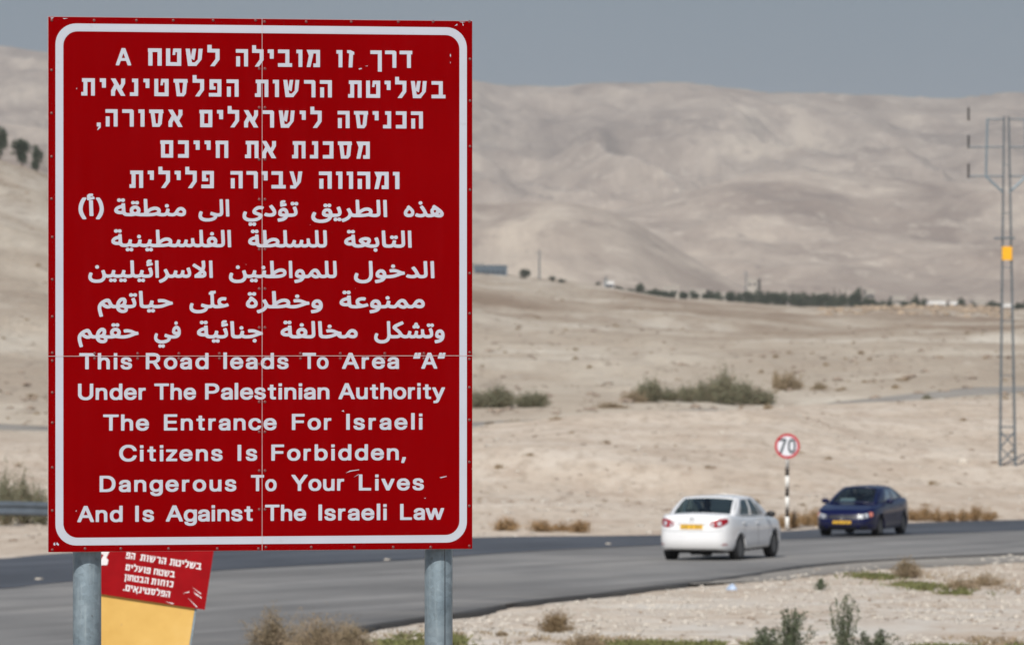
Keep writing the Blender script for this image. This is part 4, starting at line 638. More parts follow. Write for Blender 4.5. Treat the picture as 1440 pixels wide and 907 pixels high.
[2896,90,-14,2,-8,4,-8,4,-8,9,-28,-1,-12,1,-12,4,-14,8,-5,5,-3,6,-1,5,0,14,3,8,5,7,10,9,13,7,17,7,18,4,1,13,3,3,24,0,4,-2,6,-73,4,-10,10,-4,19,-1,27,4,-23,17,-5,11,0,9,4,7,9,7,13,7,14,4,18,3,23,-1,13,-3,12,-7,4,-5,3,-7,1,-15,-5,-13,-11,-15,15,-2,35,0,9,2,3,3,1,5,-1,8,-13,32,0,6,2,4,21,6,5,0,4,-3,6,-13,7,-28,0,-22,-4,-9,-5,-7,-6,-6,-9,-4,-10,-3,-14,-2,-31,0,-28,4,-25,8,-21,-7,-19,-3,-19,-2],
[3180,90,-15,2,-11,5,-8,7,-5,11,-2,14,-5,110,0,6,2,3,2,1,24,1,2,-2,2,-2,6,-102,1,-16,2,-4,4,-2,18,-3,19,1,11,4,5,9,7,25,2,2,3,1,22,-2,3,-3,1,-8,-5,-21,2,-4,12,-3,17,-1,16,1,8,3,2,3,0,7,-5,113,2,2,3,2,23,-1,3,-1,2,-3,0,-13,5,-105,-3,-15,-8,-12,-14,-7,-19,-4,-28,0,-17,2,-10,3,-9,5,-11,-6,-12,-3,-20,-1],
[3389,90,-3,2,-1,2,-5,151,1,3,3,1,24,0,3,-1,1,-3,5,-151,-1,-3,-3,-1],
[2982,136,6,2,8,7,4,6,-1,3,-7,3,-11,1,-11,-1,-11,-3],
[2835,138,18,1,-2,23,-9,-1,-13,-4,-8,-5,-5,-5,0,-3,4,-2],
[3226,170,-8,4,-5,8,1,12,4,5,6,3,6,1,9,-1,6,-3,5,-6,5,6,5,3,13,1,8,-4,5,-7,0,-13,-4,-5,-6,-4,-6,-1,-9,1,-6,3,-5,6,-5,-6,-5,-3],
[2821,220,-9,5,-4,8,1,8,1,4,4,5,6,3,6,0,8,0,6,-4,5,-6,5,6,6,3,12,1,8,-3,6,-8,0,-10,-1,-3,-4,-5,-6,-3,-9,-1,-6,1,-6,3,-5,6,-5,-6,-5,-3]]),
'a11': (1351.6, [[1994,90,-11,1,-11,4,-7,5,-7,9,-16,-1,-18,1,-13,2,-11,5,-9,7,-5,8,-2,6,0,13,6,14,14,12,21,11,24,7,0,11,2,4,3,1,22,-1,4,-4,5,-67,2,-11,3,-4,6,-2,10,-2,14,1,6,6,-5,114,0,6,4,3,23,0,5,-3,4,-91,24,14,21,8,20,2,21,-2,8,-3,9,-5,7,-6,5,-7,3,-7,1,-8,-1,-10,-3,-10,18,-2,19,2,4,2,2,3,0,10,-4,109,1,3,3,1,23,1,5,-4,5,-112,2,-6,4,-4,6,-3,9,-2,13,1,6,4,6,11,7,21,5,4,20,-4,4,-2,1,-9,-5,-19,1,-4,11,-3,17,2,3,2,3,4,8,30,2,3,3,1,21,-2,3,-3,1,-8,-4,-22,1,-4,12,-3,16,2,6,3,2,6,-3,39,2,3,3,2,20,0,4,-3,5,-33,4,-10,5,-5,5,-2,9,-2,16,1,7,2,2,3,1,7,-4,113,1,3,3,2,23,0,4,-4,5,-106,3,-12,5,-5,8,-3,13,-1,12,2,3,3,1,8,-5,114,2,2,4,2,22,-1,4,-3,5,-102,-1,-26,-3,-9,-6,-8,-7,-6,-11,-4,-15,-2,-24,0,-10,3,-12,7,-10,-5,-10,-3,-13,-2,-20,0,-15,4,-14,9,-7,-6,-7,-3,-19,-4,-23,1,-8,3,-8,5,-8,-5,-10,-3,-28,-1,-13,3,-11,7,-9,-6,-8,-2,-11,-2,-20,0,-12,3,-12,7,-15,-7,-20,-3,-19,0,-16,2,-15,3,-11,4,-24,-5,-28,-3],
[2064,120,29,0,27,4,18,6,4,3,2,5,-3,5,-8,4,-10,2,-12,-2,-11,-3,-12,-6,-15,-10],
[1935,138,17,1,-2,23,-12,-2,-9,-3,-8,-5,-4,-5,-1,-3,4,-2],
[1921,220,-9,6,-3,7,0,8,2,4,4,5,5,3,5,0,9,0,6,-3,5,-6,5,5,5,4,12,0,8,-3,5,-8,0,-12,-4,-5,-6,-4,-5,-1,-10,1,-5,3,-5,5,-5,-5,-5,-3]]),
'a12': (1351.6, [[761,50,-9,4,-3,4,-2,5,0,8,2,5,4,4,5,3,14,0,6,-3,4,-6,5,6,5,3,12,1,8,-4,5,-6,0,-14,-4,-5,-5,-4,-6,-1,-9,1,-6,3,-5,6,-4,-6,-5,-3],
[943,50,-9,4,-3,4,-2,5,0,8,1,4,4,5,6,3,14,0,5,-3,5,-6,5,6,5,3,12,1,8,-4,5,-7,0,-13,-4,-5,-5,-4,-6,-1,-9,1,-6,3,-5,6,-4,-6,-5,-3],
[722,90,-12,2,-10,4,-6,5,-7,8,-27,-1,-13,2,-10,3,-14,9,-5,5,-2,5,-1,19,3,8,6,8,10,10,13,7,14,5,17,5,1,12,4,3,22,0,4,-3,5,-72,4,-9,6,-4,22,-1,10,1,7,3,6,9,6,25,2,2,3,2,21,-3,4,-3,0,-8,-4,-21,1,-4,8,-2,13,-2,16,0,9,2,6,3,3,4,8,31,3,2,4,0,19,-2,3,-3,1,-8,-4,-20,2,-5,7,-2,12,-2,23,1,8,2,4,4,4,9,6,23,3,3,4,1,19,-3,4,-3,0,-8,-4,-21,1,-4,12,-3,28,-1,7,7,-5,119,1,3,3,1,23,1,3,-2,2,-3,4,-90,20,12,22,9,17,3,21,-1,10,-3,10,-5,7,-6,5,-6,3,-8,1,-8,0,-10,-3,-11,25,-2,11,3,6,9,9,26,3,3,4,0,17,-4,4,-2,1,-9,-5,-21,6,-4,12,-1,10,2,4,3,5,10,6,24,3,3,6,0,16,-3,4,-3,0,-8,-4,-22,1,-3,7,-2,13,-1,11,3,2,3,2,4,-3,35,1,7,4,2,20,1,5,-4,4,-31,5,-13,4,-3,5,-2,18,-2,13,3,2,2,1,5,-4,117,4,4,23,0,3,-2,1,-3,5,-106,2,-10,4,-5,5,-3,8,-2,22,0,-5,13,-1,14,1,11,6,10,9,10,11,7,11,4,16,1,12,-3,11,-5,9,-8,7,-9,3,-12,0,-14,-2,-9,-4,-9,29,-1,13,3,2,2,1,5,-5,117,4,3,22,1,4,-2,2,-3,5,-101,-1,-26,-4,-11,-8,-8,-9,-6,-13,-3,-38,-1,-44,6,-16,-4,-18,-2,-38,0,-12,3,-13,7,-9,-5,-11,-3,-13,-2,-18,0,-16,4,-14,9,-7,-6,-8,-4,-19,-3,-23,2,-13,7,-9,-5,-9,-3,-28,-1,-13,3,-11,7,-14,-8,-16,-2,-33,2,-15,3,-11,4,-24,-5,-27,-3,-92,-1,-22,3,-12,7,-10,-6,-10,-2,-14,-2,-23,0,-22,3,-13,7,-14,-7,-15,-3,-40,1,-12,3,-9,6,-12,-6,-11,-3],
[1699,90,-3,2,-1,2,-6,151,2,3,3,1,22,1,4,-2,1,-3,5,-151,-2,-3,-2,-1],
[1068,120,29,0,27,4,16,5,5,4,2,5,-3,5,-8,4,-10,2,-11,-2,-11,-3,-12,-6,-14,-10],
[1545,127,3,0,10,5,5,6,2,4,-2,6,-4,5,-4,4,-5,1,-6,-1,-6,-3,-5,-6,-1,-5,3,-8],
[665,138,16,1,-1,23,-12,-2,-9,-3,-8,-5,-4,-5,0,-3,4,-2],
[865,170,-6,2,-5,6,-2,4,1,10,4,6,5,4,6,1,10,-1,5,-3,4,-6,1,-10,-1,-4,-4,-6,-5,-3],
[1542,197,-6,3,-5,4,-2,5,1,10,3,6,7,4,5,1,9,-1,6,-3,4,-6,1,-13,-4,-5,-6,-4],
[651,220,-8,5,-4,7,0,9,2,4,4,5,5,2,5,1,9,0,6,-3,4,-6,6,6,4,2,12,1,8,-3,5,-7,0,-13,-4,-6,-5,-3,-6,-1,-9,1,-5,2,-6,6,-4,-5,-5,-3]]),
'a20': (1210.5, [[2946,42,-20,3,-19,6,-15,8,-10,11,-7,12,-1,18,2,14,6,14,4,9,4,2,4,0,16,-5,5,-2,1,-9,-6,-16,-2,-11,2,-6,4,-4,13,-8,20,-5,23,0,19,4,13,6,6,7,5,9,3,11,2,14,-5,122,4,4,26,-1,3,-4,5,-115,-1,-25,-6,-20,-6,-11,-8,-9,-10,-8,-11,-6,-13,-5,-14,-3],
[3079,43,-4,3,-5,16,0,7,2,3,2,1,36,6,12,5,9,4,-23,3,-14,4,-11,8,-6,11,0,20,6,13,12,14,15,9,12,3,17,-1,10,-3,10,-5,7,-8,7,-10,3,-10,3,-17,28,0,31,4,26,6,21,8,-11,4,-18,4,-21,0,-17,-2,-5,1,-2,4,-4,13,0,7,3,4,9,2,26,2,24,-3,17,-5,40,-15,21,-2,4,-4,2,-20,-4,-4,-25,-4,-52,-19,-28,-7,-30,-4,-40,0,-7,-11,-7,-8,-11,-9,-10,-5,-29,-9],
[3402,90,-18,3,-17,6,-4,4,0,7,11,14,4,3,4,-1,20,-5,17,-2,18,2,7,2,4,3,2,5,-5,10,-9,13,-21,26,0,6,2,4,19,9,7,-1,19,-22,14,-21,13,-25,5,-6,5,-3,9,-2,16,1,8,3,2,10,-6,113,2,2,3,1,24,0,3,-1,2,-3,0,-13,5,-104,-2,-14,-3,-7,-5,-6,-6,-4,-9,-4,-20,-4,-22,0,-10,2,-12,4,-9,6,-13,-7,-12,-3,-17,-2],
[3603,90,-3,2,-1,2,-6,151,1,3,4,1,24,1,3,-2,1,-3,6,-151,-2,-3,-2,-1],
[3129,120,15,-1,1,5,-4,8,-4,6,-5,3,-8,1,-5,-2,-5,-4,-3,-6,-1,-5,6,-3],
[3237,184,-7,2,-6,6,-2,4,1,10,4,6,6,4,6,1,10,-1,6,-3,4,-5,1,-4,0,-10,-3,-5,-7,-4]]),
'a21': (1210.5, [[1768,43,-19,3,-17,7,-13,9,-9,11,-5,14,0,19,4,17,8,15,7,1,16,-5,4,-4,0,-7,-5,-15,-2,-10,2,-8,3,-5,7,-5,7,-3,22,-4,20,1,15,2,11,5,9,7,5,10,1,10,-4,18,-7,20,0,8,4,3,18,5,5,0,4,-3,8,-26,4,-7,5,-4,7,-2,23,0,12,4,5,9,7,25,2,2,3,2,21,-3,4,-3,0,-8,-4,-21,1,-4,8,-2,13,-2,16,0,10,2,5,2,3,5,9,31,3,2,4,0,19,-2,4,-3,0,-8,-4,-20,2,-5,11,-3,27,-1,6,7,-5,114,0,6,4,3,24,0,4,-3,4,-91,20,11,19,9,15,3,20,1,15,-3,13,-6,10,-10,5,-12,1,-19,-4,-8,-5,-7,-6,-6,-8,-5,-23,-8,-20,-4,-24,-2,-78,-1,-28,3,-9,4,-7,4,-10,-6,-9,-2,-13,-2,-22,0,-23,2,-8,3,-7,5,-11,-6,-13,-3,-30,-1,-14,3,-5,-14,-6,-10,-10,-9,-11,-7,-14,-5,-18,-3],
[2323,43,-4,3,-4,16,-1,7,2,3,36,7,11,4,8,5,-18,2,-14,4,-11,7,-7,10,0,19,4,14,9,14,14,10,11,4,13,1,10,-2,10,-4,11,-9,7,-12,4,-10,2,-16,19,-1,6,2,5,3,20,30,16,14,17,9,19,0,13,-4,10,-9,8,-10,13,-23,7,-8,11,-4,18,2,5,3,1,8,-4,114,4,4,24,-1,3,-1,1,-3,4,-105,2,-9,4,-7,7,-3,9,-2,17,2,5,3,1,8,-4,114,1,2,3,1,23,0,3,-2,6,-100,0,-22,-2,-11,-3,-7,-5,-6,-6,-5,-9,-4,-10,-2,-28,-1,-13,3,-13,7,-8,-5,-9,-3,-13,-2,-16,0,-15,2,-14,5,-15,-8,-18,-2,-10,1,-12,4,-12,7,-10,8,-11,-10,-11,-5,-10,-2,-28,0,-7,-12,-9,-10,-11,-8,-11,-5,-25,-8],
[1916,50,-9,4,-4,4,-2,5,0,8,2,4,4,5,5,3,14,0,6,-3,5,-6,5,6,5,3,13,1,7,-4,5,-6,0,-14,-3,-4,-6,-5,-5,-1,-10,1,-6,3,-5,6,-4,-5,-5,-4],
[2271,90,-3,2,-1,2,-5,151,1,3,3,1,23,0,3,-1,1,-3,5,-151,-1,-3,-3,-1],
[2519,116,7,1,3,3,-7,15,-5,8,-4,3,-5,2,-6,-2,-7,-6,-5,-8,14,-11],
[2131,119,35,1,23,4,16,5,5,5,1,4,-4,5,-7,4,-10,1,-11,-1,-11,-3,-12,-6,-15,-10],
[2369,120,14,-1,1,1,-2,10,-5,7,-5,4,-6,1,-4,-1,-5,-4,-3,-6,-2,-5,4,-4],
[2021,170,-6,2,-6,6,-1,4,0,10,4,6,6,4,6,1,10,-1,5,-3,4,-6,1,-13,-4,-6,-6,-3,-4,-2],
[1782,172,-7,4,-4,4,-2,5,1,10,4,6,6,4,9,1,6,-1,6,-4,4,-6,0,-13,-4,-6,-5,-3]]),
'a22': (1210.5, [[464,43,-18,3,-18,7,-12,8,-9,12,-5,14,0,19,4,16,8,16,8,1,15,-5,4,-4,0,-7,-6,-15,-2,-10,2,-8,4,-5,6,-5,7,-3,22,-4,20,1,14,2,11,5,8,7,5,10,0,10,-3,18,-7,20,0,8,4,3,18,5,5,-1,3,-2,9,-26,3,-7,6,-4,6,-2,23,0,11,4,5,8,6,26,2,2,3,2,21,-3,4,-3,0,-8,-4,-22,1,-3,4,-1,16,-2,16,-1,12,2,6,2,3,3,3,6,7,26,3,3,4,1,18,-3,5,-4,0,-7,-5,-20,2,-5,7,-2,13,-2,16,0,10,2,4,3,2,6,-5,115,2,3,3,2,22,0,5,-4,4,-106,3,-12,6,-6,10,-2,10,-1,11,2,6,2,6,9,6,26,2,2,3,2,21,-3,4,-3,0,-8,-4,-21,1,-4,12,-3,14,-1,20,1,8,2,4,5,0,7,-5,16,-8,19,0,7,4,4,18,6,5,0,4,-4,7,-17,4,-18,1,-23,-1,-8,-4,-8,-5,-6,-6,-5,-9,-4,-10,-2,-19,-2,-30,1,-13,3,-9,6,-10,-5,-9,-3,-14,-2,-21,0,-12,3,-13,7,-10,-6,-10,-2,-13,-2,-24,0,-21,3,-12,7,-11,-6,-11,-3,-37,-1,-22,3,-12,7,-12,-6,-12,-3,-29,-1,-13,3,-6,-14,-6,-10,-10,-9,-10,-7,-12,-5,-14,-3,-16,-1],
[1064,43,-3,3,-7,14,0,7,1,3,27,10,15,9,12,11,6,12,1,7,-2,10,-15,26,0,7,4,4,17,7,6,-1,10,-16,14,-30,5,-4,9,-3,14,1,6,3,5,10,7,23,4,4,21,-4,3,-2,2,-2,0,-7,-5,-21,4,-3,11,-2,11,1,6,4,4,8,6,25,1,3,7,1,17,-2,3,-2,1,-3,-3,-31,6,-3,13,-1,12,3,2,3,2,5,-4,15,-10,24,1,9,3,2,18,6,5,0,4,-4,6,-16,5,-18,2,-10,-1,-14,-2,-10,-4,-8,-7,-7,-6,-4,-14,-5,-13,-1,-21,2,-14,7,-12,-6,-16,-3,-16,0,-10,2,-8,3,-6,5,-12,-7,-15,-3,-22,0,-13,4,-14,-19,-18,-14,-27,-13,-13,-4],
[608,50,-9,4,-3,4,-3,5,0,8,2,4,4,5,5,3,6,1,8,-1,6,-3,4,-6,5,6,5,3,12,1,8,-4,5,-6,0,-14,-3,-4,-6,-5,-6,-1,-9,1,-5,3,-6,6,-4,-6,-4,-2],
[701,50,-9,4,-3,4,-2,5,0,8,1,4,4,5,6,3,14,0,5,-3,5,-5,5,5,5,3,12,1,7,-4,5,-6,0,-14,-4,-5,-5,-4,-5,-1,-10,1,-5,3,-5,5,-5,-5,-4,-2],
[870,50,-9,4,-3,4,-2,5,0,8,1,4,4,5,5,3,6,1,8,-1,5,-3,5,-6,6,6,4,3,12,1,8,-4,5,-6,0,-14,-3,-4,-6,-5,-6,-1,-9,1,-5,3,-6,5,-4,-5,-4,-2],
[1028,90,-3,2,-2,2,-5,151,2,3,3,1,22,1,3,-2,2,-3,4,-151,-1,-2,-3,-2],
[1528,90,-3,2,-1,2,-5,151,1,3,4,1,22,1,3,-2,1,-3,5,-151,-1,-3,-3,-1],
[1387,90,-3,4,1,24,30,20,18,17,-22,15,-43,26,-2,4,0,8,12,13,7,1,64,-40,3,10,1,14,-4,31,1,7,4,4,20,2,5,-1,2,-3,2,-12,2,-34,-3,-19,-6,-20,13,-15,5,-10,1,-18,-3,-10,-4,-6,-7,-5,-17,-6,-14,-1],
[1443,120,16,1,5,2,1,3,-3,5,-4,4],
[477,172,-6,3,-5,6,-1,4,1,10,4,6,6,4,9,1,5,-1,6,-4,4,-5,0,-14,-4,-6,-6,-3],
[945,196,-3,4,-3,10,0,6,3,4,-3,7,0,10,3,9,7,6,11,5,15,0,10,-2,2,-3,0,-6,-3,-12,-3,-2,-11,1,-5,-1,7,-5,14,3,7,-1,5,-11,0,-9,-4,-3,-21,-5,-22,-5]]),
'a30': (1071.0, [[3028,43,-4,3,-4,16,-1,7,3,3,38,7,12,4,9,5,-23,3,-15,4,-12,9,-3,5,-2,6,1,19,3,9,5,8,13,13,10,5,10,3,14,1,11,-2,11,-4,8,-5,6,-8,6,-9,4,-13,1,-12,1,-1,26,1,10,1,5,2,6,9,7,26,2,2,4,1,22,-2,4,-3,1,-8,-5,-20,2,-4,14,-4,14,-1,10,1,8,6,19,26,13,12,16,10,16,4,17,-1,15,-7,13,-14,19,-29,6,-5,6,-2,10,0,11,3,8,8,15,22,9,10,13,9,14,4,19,0,8,-2,9,-4,8,-6,7,-8,5,-7,3,-9,1,-18,-2,-8,-3,-6,-11,-11,-17,-6,-16,-1,-15,1,-15,4,-16,6,-12,-7,-11,-4,-29,0,-12,2,-10,5,-7,-5,-8,-4,-8,-2,-12,0,-14,2,-12,4,-12,6,-11,8,-10,-8,-7,-5,-7,-2,-9,-2,-24,0,-15,2,-12,3,-9,6,-11,-6,-13,-4,-46,-1,-6,-11,-8,-8,-10,-8,-11,-6,-29,-9],
[2858,90,-14,2,-10,4,-8,5,-7,8,-23,-1,-18,1,-16,4,-13,7,-5,6,-4,6,-1,17,5,12,10,11,10,7,13,6,32,9,0,12,4,3,26,0,4,-4,4,-67,3,-12,5,-4,8,-2,35,-1,2,1,-6,8,-4,8,-1,18,1,8,4,7,10,11,18,9,19,4,28,0,11,-3,4,-2,1,-2,0,-7,-4,-13,-3,-4,-6,-1,-20,2,-14,-2,-6,-2,-6,-4,-3,-5,0,-4,5,-7,8,-5,21,-7,5,0,32,9,5,0,3,-3,8,-14,0,-7,-2,-3,-36,-10,-34,-6,-39,-4],
[3338,116,8,2,4,3,-9,17,-9,8,-5,2,-7,-2,-8,-6,-6,-7,4,-5,10,-6,9,-4],
[3079,120,16,-1,0,5,-3,8,-5,6,-7,4,-6,0,-5,-2,-5,-4,-4,-10,1,-2,4,-2],
[3491,120,13,2,4,3,1,3,-3,6,-4,6,-5,4,-5,2,-6,0,-8,-3,-6,-6,-8,-10,10,-4],
[2793,138,19,1,-1,23,-10,-1,-14,-4,-9,-5,-5,-5,0,-3,5,-2],
[3184,170,-7,3,-5,5,-1,4,0,11,5,5,6,4,10,1,6,-1,6,-4,4,-5,1,-13,-4,-6,-6,-3,-5,-2],
[2779,220,-9,5,-4,7,0,9,1,4,5,5,5,2,6,1,10,0,6,-4,5,-7,5,6,5,4,6,1,8,0,9,-3,5,-8,0,-12,-4,-6,-6,-3,-11,-1,-6,1,-6,3,-5,7,-5,-7,-5,-3]]),
'a31': (1071.0, [[1975,43,-3,3,-8,14,0,7,1,3,3,2,28,8,16,8,14,11,8,13,1,7,-2,10,-17,26,0,7,3,3,20,8,5,0,3,-3,7,-9,17,-32,5,-6,9,-3,19,-1,7,7,-5,114,0,6,4,3,26,0,4,-3,6,-92,23,13,24,9,21,3,16,0,11,-2,10,-3,10,-6,7,-6,4,-6,4,-8,1,-7,-1,-10,-3,-10,17,-2,26,1,22,3,27,6,22,8,-12,4,-19,4,-21,0,-17,-2,-6,1,-2,4,-4,12,0,8,4,4,8,2,27,2,25,-3,18,-4,41,-16,22,-2,4,-5,2,-19,-4,-4,-26,-4,-55,-19,-37,-9,-23,-2,-31,0,-25,4,-18,5,-33,-6,-44,-3,-79,0,-10,2,-9,3,-13,-18,-20,-15,-30,-13,-18,-5],
[2478,43,-4,4,-4,15,-1,7,2,3,3,1,37,6,13,5,7,4,-21,1,-10,2,-12,6,-7,6,-5,11,0,14,2,9,6,12,6,7,8,7,10,6,8,2,10,2,14,-1,8,-2,10,-5,7,-6,7,-8,5,-11,3,-10,1,-18,-1,-11,-3,-10,-5,-10,-14,-15,-22,-12,-25,-7],
[1904,90,-18,5,-9,4,-6,6,-7,11,-1,18,2,8,7,13,8,9,12,11,-1,8,1,3,15,12,6,2,14,-8,15,-11,19,-17,5,-8,5,-10,1,-8,0,-11,-2,-9,-4,-8,-7,-8,-7,-5,-18,-6],
[2524,118,11,0,12,2,-4,12,-4,5,-5,4,-6,1,-6,-1,-6,-4,-4,-6,-2,-5,2,-4,5,-2],
[2152,120,34,0,30,4,19,5,6,4,2,5,-4,5,-9,4,-11,2,-13,-2,-12,-3,-14,-6,-17,-10],
[1913,120,9,0,11,3,6,4,2,5,-2,8,-4,5,-7,7,-9,6,-15,-13,-5,-8,-2,-6,1,-4,3,-3],
[2337,184,-7,2,-6,5,-2,5,0,10,5,7,7,3,10,1,6,-1,6,-3,4,-5,1,-4,0,-10,-4,-5,-6,-4,-5,-1],
[1894,205,-9,4,-5,8,0,9,2,4,4,4,5,3,7,1,10,0,6,-4,6,-7,4,6,6,4,5,1,9,0,8,-3,6,-7,0,-14,-5,-5,-6,-3,-10,-1,-6,1,-7,3,-4,7,-6,-7,-5,-3,-5,-1]]),
'a32': (1071.0, [[1401,43,-19,3,-17,7,-13,9,-9,11,-5,14,0,18,3,15,7,17,4,2,4,0,15,-5,4,-2,1,-9,-6,-15,-1,-12,2,-6,3,-4,11,-7,20,-5,25,-1,24,4,18,7,7,5,1,3,-10,5,-21,6,-4,3,0,9,4,14,3,4,6,0,32,-9,22,-4,15,0,5,2,3,2,0,12,-3,78,-11,0,-3,1,-1,3,1,18,3,2,10,3,0,5,3,3,23,1,4,-1,15,3,3,-2,2,-2,0,-19,-4,-3,-13,-3,-1,-1,3,-83,3,-11,7,-6,9,-3,22,1,-8,16,-1,20,2,8,4,8,7,8,7,5,12,6,15,2,23,-1,10,-2,3,-2,0,-9,-3,-13,-2,-4,-6,-1,-18,2,-10,-2,-10,-6,-3,-5,0,-4,3,-6,6,-6,8,-4,11,-3,3,0,7,1,21,8,6,-1,2,-2,7,-15,0,-6,-3,-4,-40,-12,-43,-6,-42,-1,-10,3,-11,7,-9,-5,-9,-3,-26,-2,-2,-11,-8,-11,-12,-9,-16,-7,-16,-5,-17,-2]]),
'a33': (1071.0, [[510,9,-4,3,-3,8,-12,46,-3,19,1,23,6,16,10,15,15,15,18,11,16,8,14,4,15,1,9,-2,7,-4,7,-8,16,-30,7,-10,8,-4,19,-1,2,1,3,16,5,14,7,11,9,11,11,9,12,5,9,2,13,0,8,-2,9,-5,6,-7,4,-9,2,-9,-1,-15,-2,-8,-5,-11,22,-3,22,1,17,2,3,2,1,5,-3,15,-11,25,1,9,3,2,19,6,5,0,4,-4,8,-20,6,-22,-1,-20,-5,-12,-9,-9,-16,-6,-21,-4,-26,0,0,-17,-4,-10,-10,-9,-15,-6,-11,-2,-18,1,-12,3,-11,5,-10,6,-9,9,-5,9,-4,12,-27,-1,-9,2,-9,4,-9,-5,-8,-3,-14,-1,-11,1,-12,4,-11,5,-11,7,-11,10,-3,-9,-2,-15,5,-27,11,-38,0,-6,-1,-3,-3,-2],
[959,50,-9,4,-4,4,-1,5,0,8,1,4,4,5,6,3,14,0,6,-3,6,-6,4,6,5,3,5,1,8,0,8,-4,6,-7,0,-13,-4,-4,-6,-4,-6,-2,-9,1,-7,3,-4,6,-5,-6,-5,-3],
[717,76,10,0,8,3,2,5,-3,5,-6,3,-9,3,-13,0,-13,-1,2,-6,5,-5,8,-4],
[916,90,-16,2,-12,5,-7,7,-5,12,-1,11,-6,112,0,7,5,3,24,0,4,-3,6,-112,2,-9,5,-4,13,-2,14,0,12,2,6,2,4,3,3,6,7,26,2,3,3,1,22,-3,4,-3,1,-8,-5,-22,1,-3,5,-2,17,-2,29,1,27,4,28,8,11,5,-17,5,-20,3,-28,-2,-6,2,-5,16,1,9,4,3,17,2,23,0,18,-2,17,-6,35,-14,20,-3,4,-4,2,-19,-2,-3,-28,-6,-44,-16,-25,-8,-33,-4,-37,-1,-20,3,-12,7,-12,-6,-12,-3],
[583,117,6,0,3,2,-9,19,-5,7,-3,1,-9,-2,-16,-8,6,-6,10,-7],
[691,123,7,1,9,3,11,7,3,7,2,7,-2,6,-2,4,-2,0,-5,-2,-9,-9,-7,-11],
[792,194,-9,4,-4,8,0,9,1,4,4,5,5,3,5,1,10,-1,6,-4,5,-5,6,6,5,3,12,0,8,-3,6,-7,-1,-13,-4,-6,-6,-3,-15,0,-5,3,-6,6,-4,-6,-6,-3]]),
'a40': (932.1, [[3121,43,-16,3,-13,5,-11,8,-9,9,-5,10,-3,10,0,18,3,14,7,16,3,3,5,0,18,-6,2,-3,0,-6,-7,-20,-1,-6,1,-5,3,-5,4,-5,6,-4,8,-3,16,-3,20,1,14,5,12,8,6,11,4,15,-5,127,0,6,4,3,22,0,4,-3,4,-108,4,-12,5,-4,5,-2,13,-1,32,1,12,2,6,3,0,2,-1,3,-9,11,-46,39,-1,4,0,13,5,9,14,11,27,13,43,18,4,0,2,-2,8,-14,1,-8,-1,-2,-67,-31,34,-29,11,-12,15,-22,12,-6,17,-3,7,1,4,2,6,10,7,25,3,2,4,1,17,-4,4,-4,0,-8,-5,-18,1,-4,11,-3,15,2,3,3,3,6,7,28,2,2,5,1,17,-2,4,-4,0,-8,-4,-22,1,-3,11,-3,14,2,5,3,2,6,-2,34,0,7,4,3,18,0,4,-1,2,-3,4,-32,3,-8,3,-6,6,-3,8,-2,28,2,5,3,1,7,-4,17,-8,21,0,7,3,4,18,6,5,0,3,-3,6,-15,5,-18,1,-10,0,-14,-1,-9,-3,-7,-4,-6,-6,-5,-9,-5,-9,-3,-17,-2,-22,0,-13,4,-12,8,-13,-8,-15,-4,-23,1,-8,3,-6,4,-10,-5,-7,-2,-27,-1,-12,3,-9,6,-8,-4,-8,-3,-26,-2,-19,4,-11,5,-7,5,-15,-9,-19,-4,-50,-1,-14,4,-6,-15,-6,-9,-9,-9,-11,-7,-12,-5,-14,-4,-16,-1],
[3641,43,-4,4,-4,15,0,6,1,3,4,2,30,6,9,4,7,5,-17,1,-9,3,-8,4,-7,6,-3,8,-2,8,1,12,4,14,4,8,6,7,7,7,8,4,14,3,11,-1,7,-2,8,-6,7,-6,6,-10,4,-10,2,-14,0,-16,-2,-12,-3,-10,-5,-10,-7,-8,-16,-12,-25,-9],
[3680,118,12,1,5,1,-5,15,-4,5,-6,2,-4,-1,-4,-3,-3,-5,-3,-7,3,-5],
[3437,180,-7,3,-5,6,0,11,1,5,6,6,9,3,0,11,6,8,8,3,7,0,5,-2,5,-4,3,-5,0,-11,9,-4,6,-7,1,-11,-2,-5,-5,-5,-6,-2,-11,0,-9,8,-5,-5,-4,-3],
[3572,194,-9,6,-4,7,0,8,2,4,4,5,5,3,12,0,6,-3,5,-5,4,5,5,3,12,0,6,-3,6,-7,0,-13,-4,-5,-6,-4,-4,-1,-10,1,-4,2,-5,6,-9,-8]]),
'a41': (932.1, [[2302,90,-14,2,-8,4,-8,4,-8,9,-22,-1,-18,1,-15,4,-13,8,-5,5,-3,7,-1,17,5,12,11,11,21,12,31,9,0,12,4,3,25,0,4,-4,4,-67,4,-12,4,-4,8,-2,32,-1,1,1,-7,12,-1,16,3,11,6,10,11,10,14,7,13,2,19,0,11,-4,10,-6,8,-8,6,-9,2,-9,0,-15,-1,-7,-5,-10,31,-1,11,2,5,3,2,8,-5,114,1,2,3,2,24,0,3,-2,1,-3,1,-12,5,-106,-3,-15,-4,-8,-6,-5,-14,-7,-19,-3,-42,1,-38,5,-16,-4,-20,-2],
[2584,90,-15,2,-12,5,-7,7,-6,12,-1,11,-6,112,0,7,5,3,24,0,4,-3,7,-112,2,-9,5,-3,18,-3,34,3,28,5,26,9,0,2,-10,3,-18,4,-20,0,-17,-2,-5,1,-3,4,-4,13,1,9,4,3,21,2,20,0,16,-2,17,-4,39,-16,21,-2,4,-5,1,-13,0,-7,-3,-4,8,-2,19,-1,9,3,8,7,15,23,11,12,14,9,13,4,20,-1,16,-7,14,-14,5,-9,2,-9,-1,-19,-5,-12,-11,-10,-16,-5,-16,-1,-17,2,-27,9,-10,-7,-12,-4,-19,-1,-21,1,-13,3,-10,4,-9,8,-7,9,-38,-14,-26,-7,-30,-4],
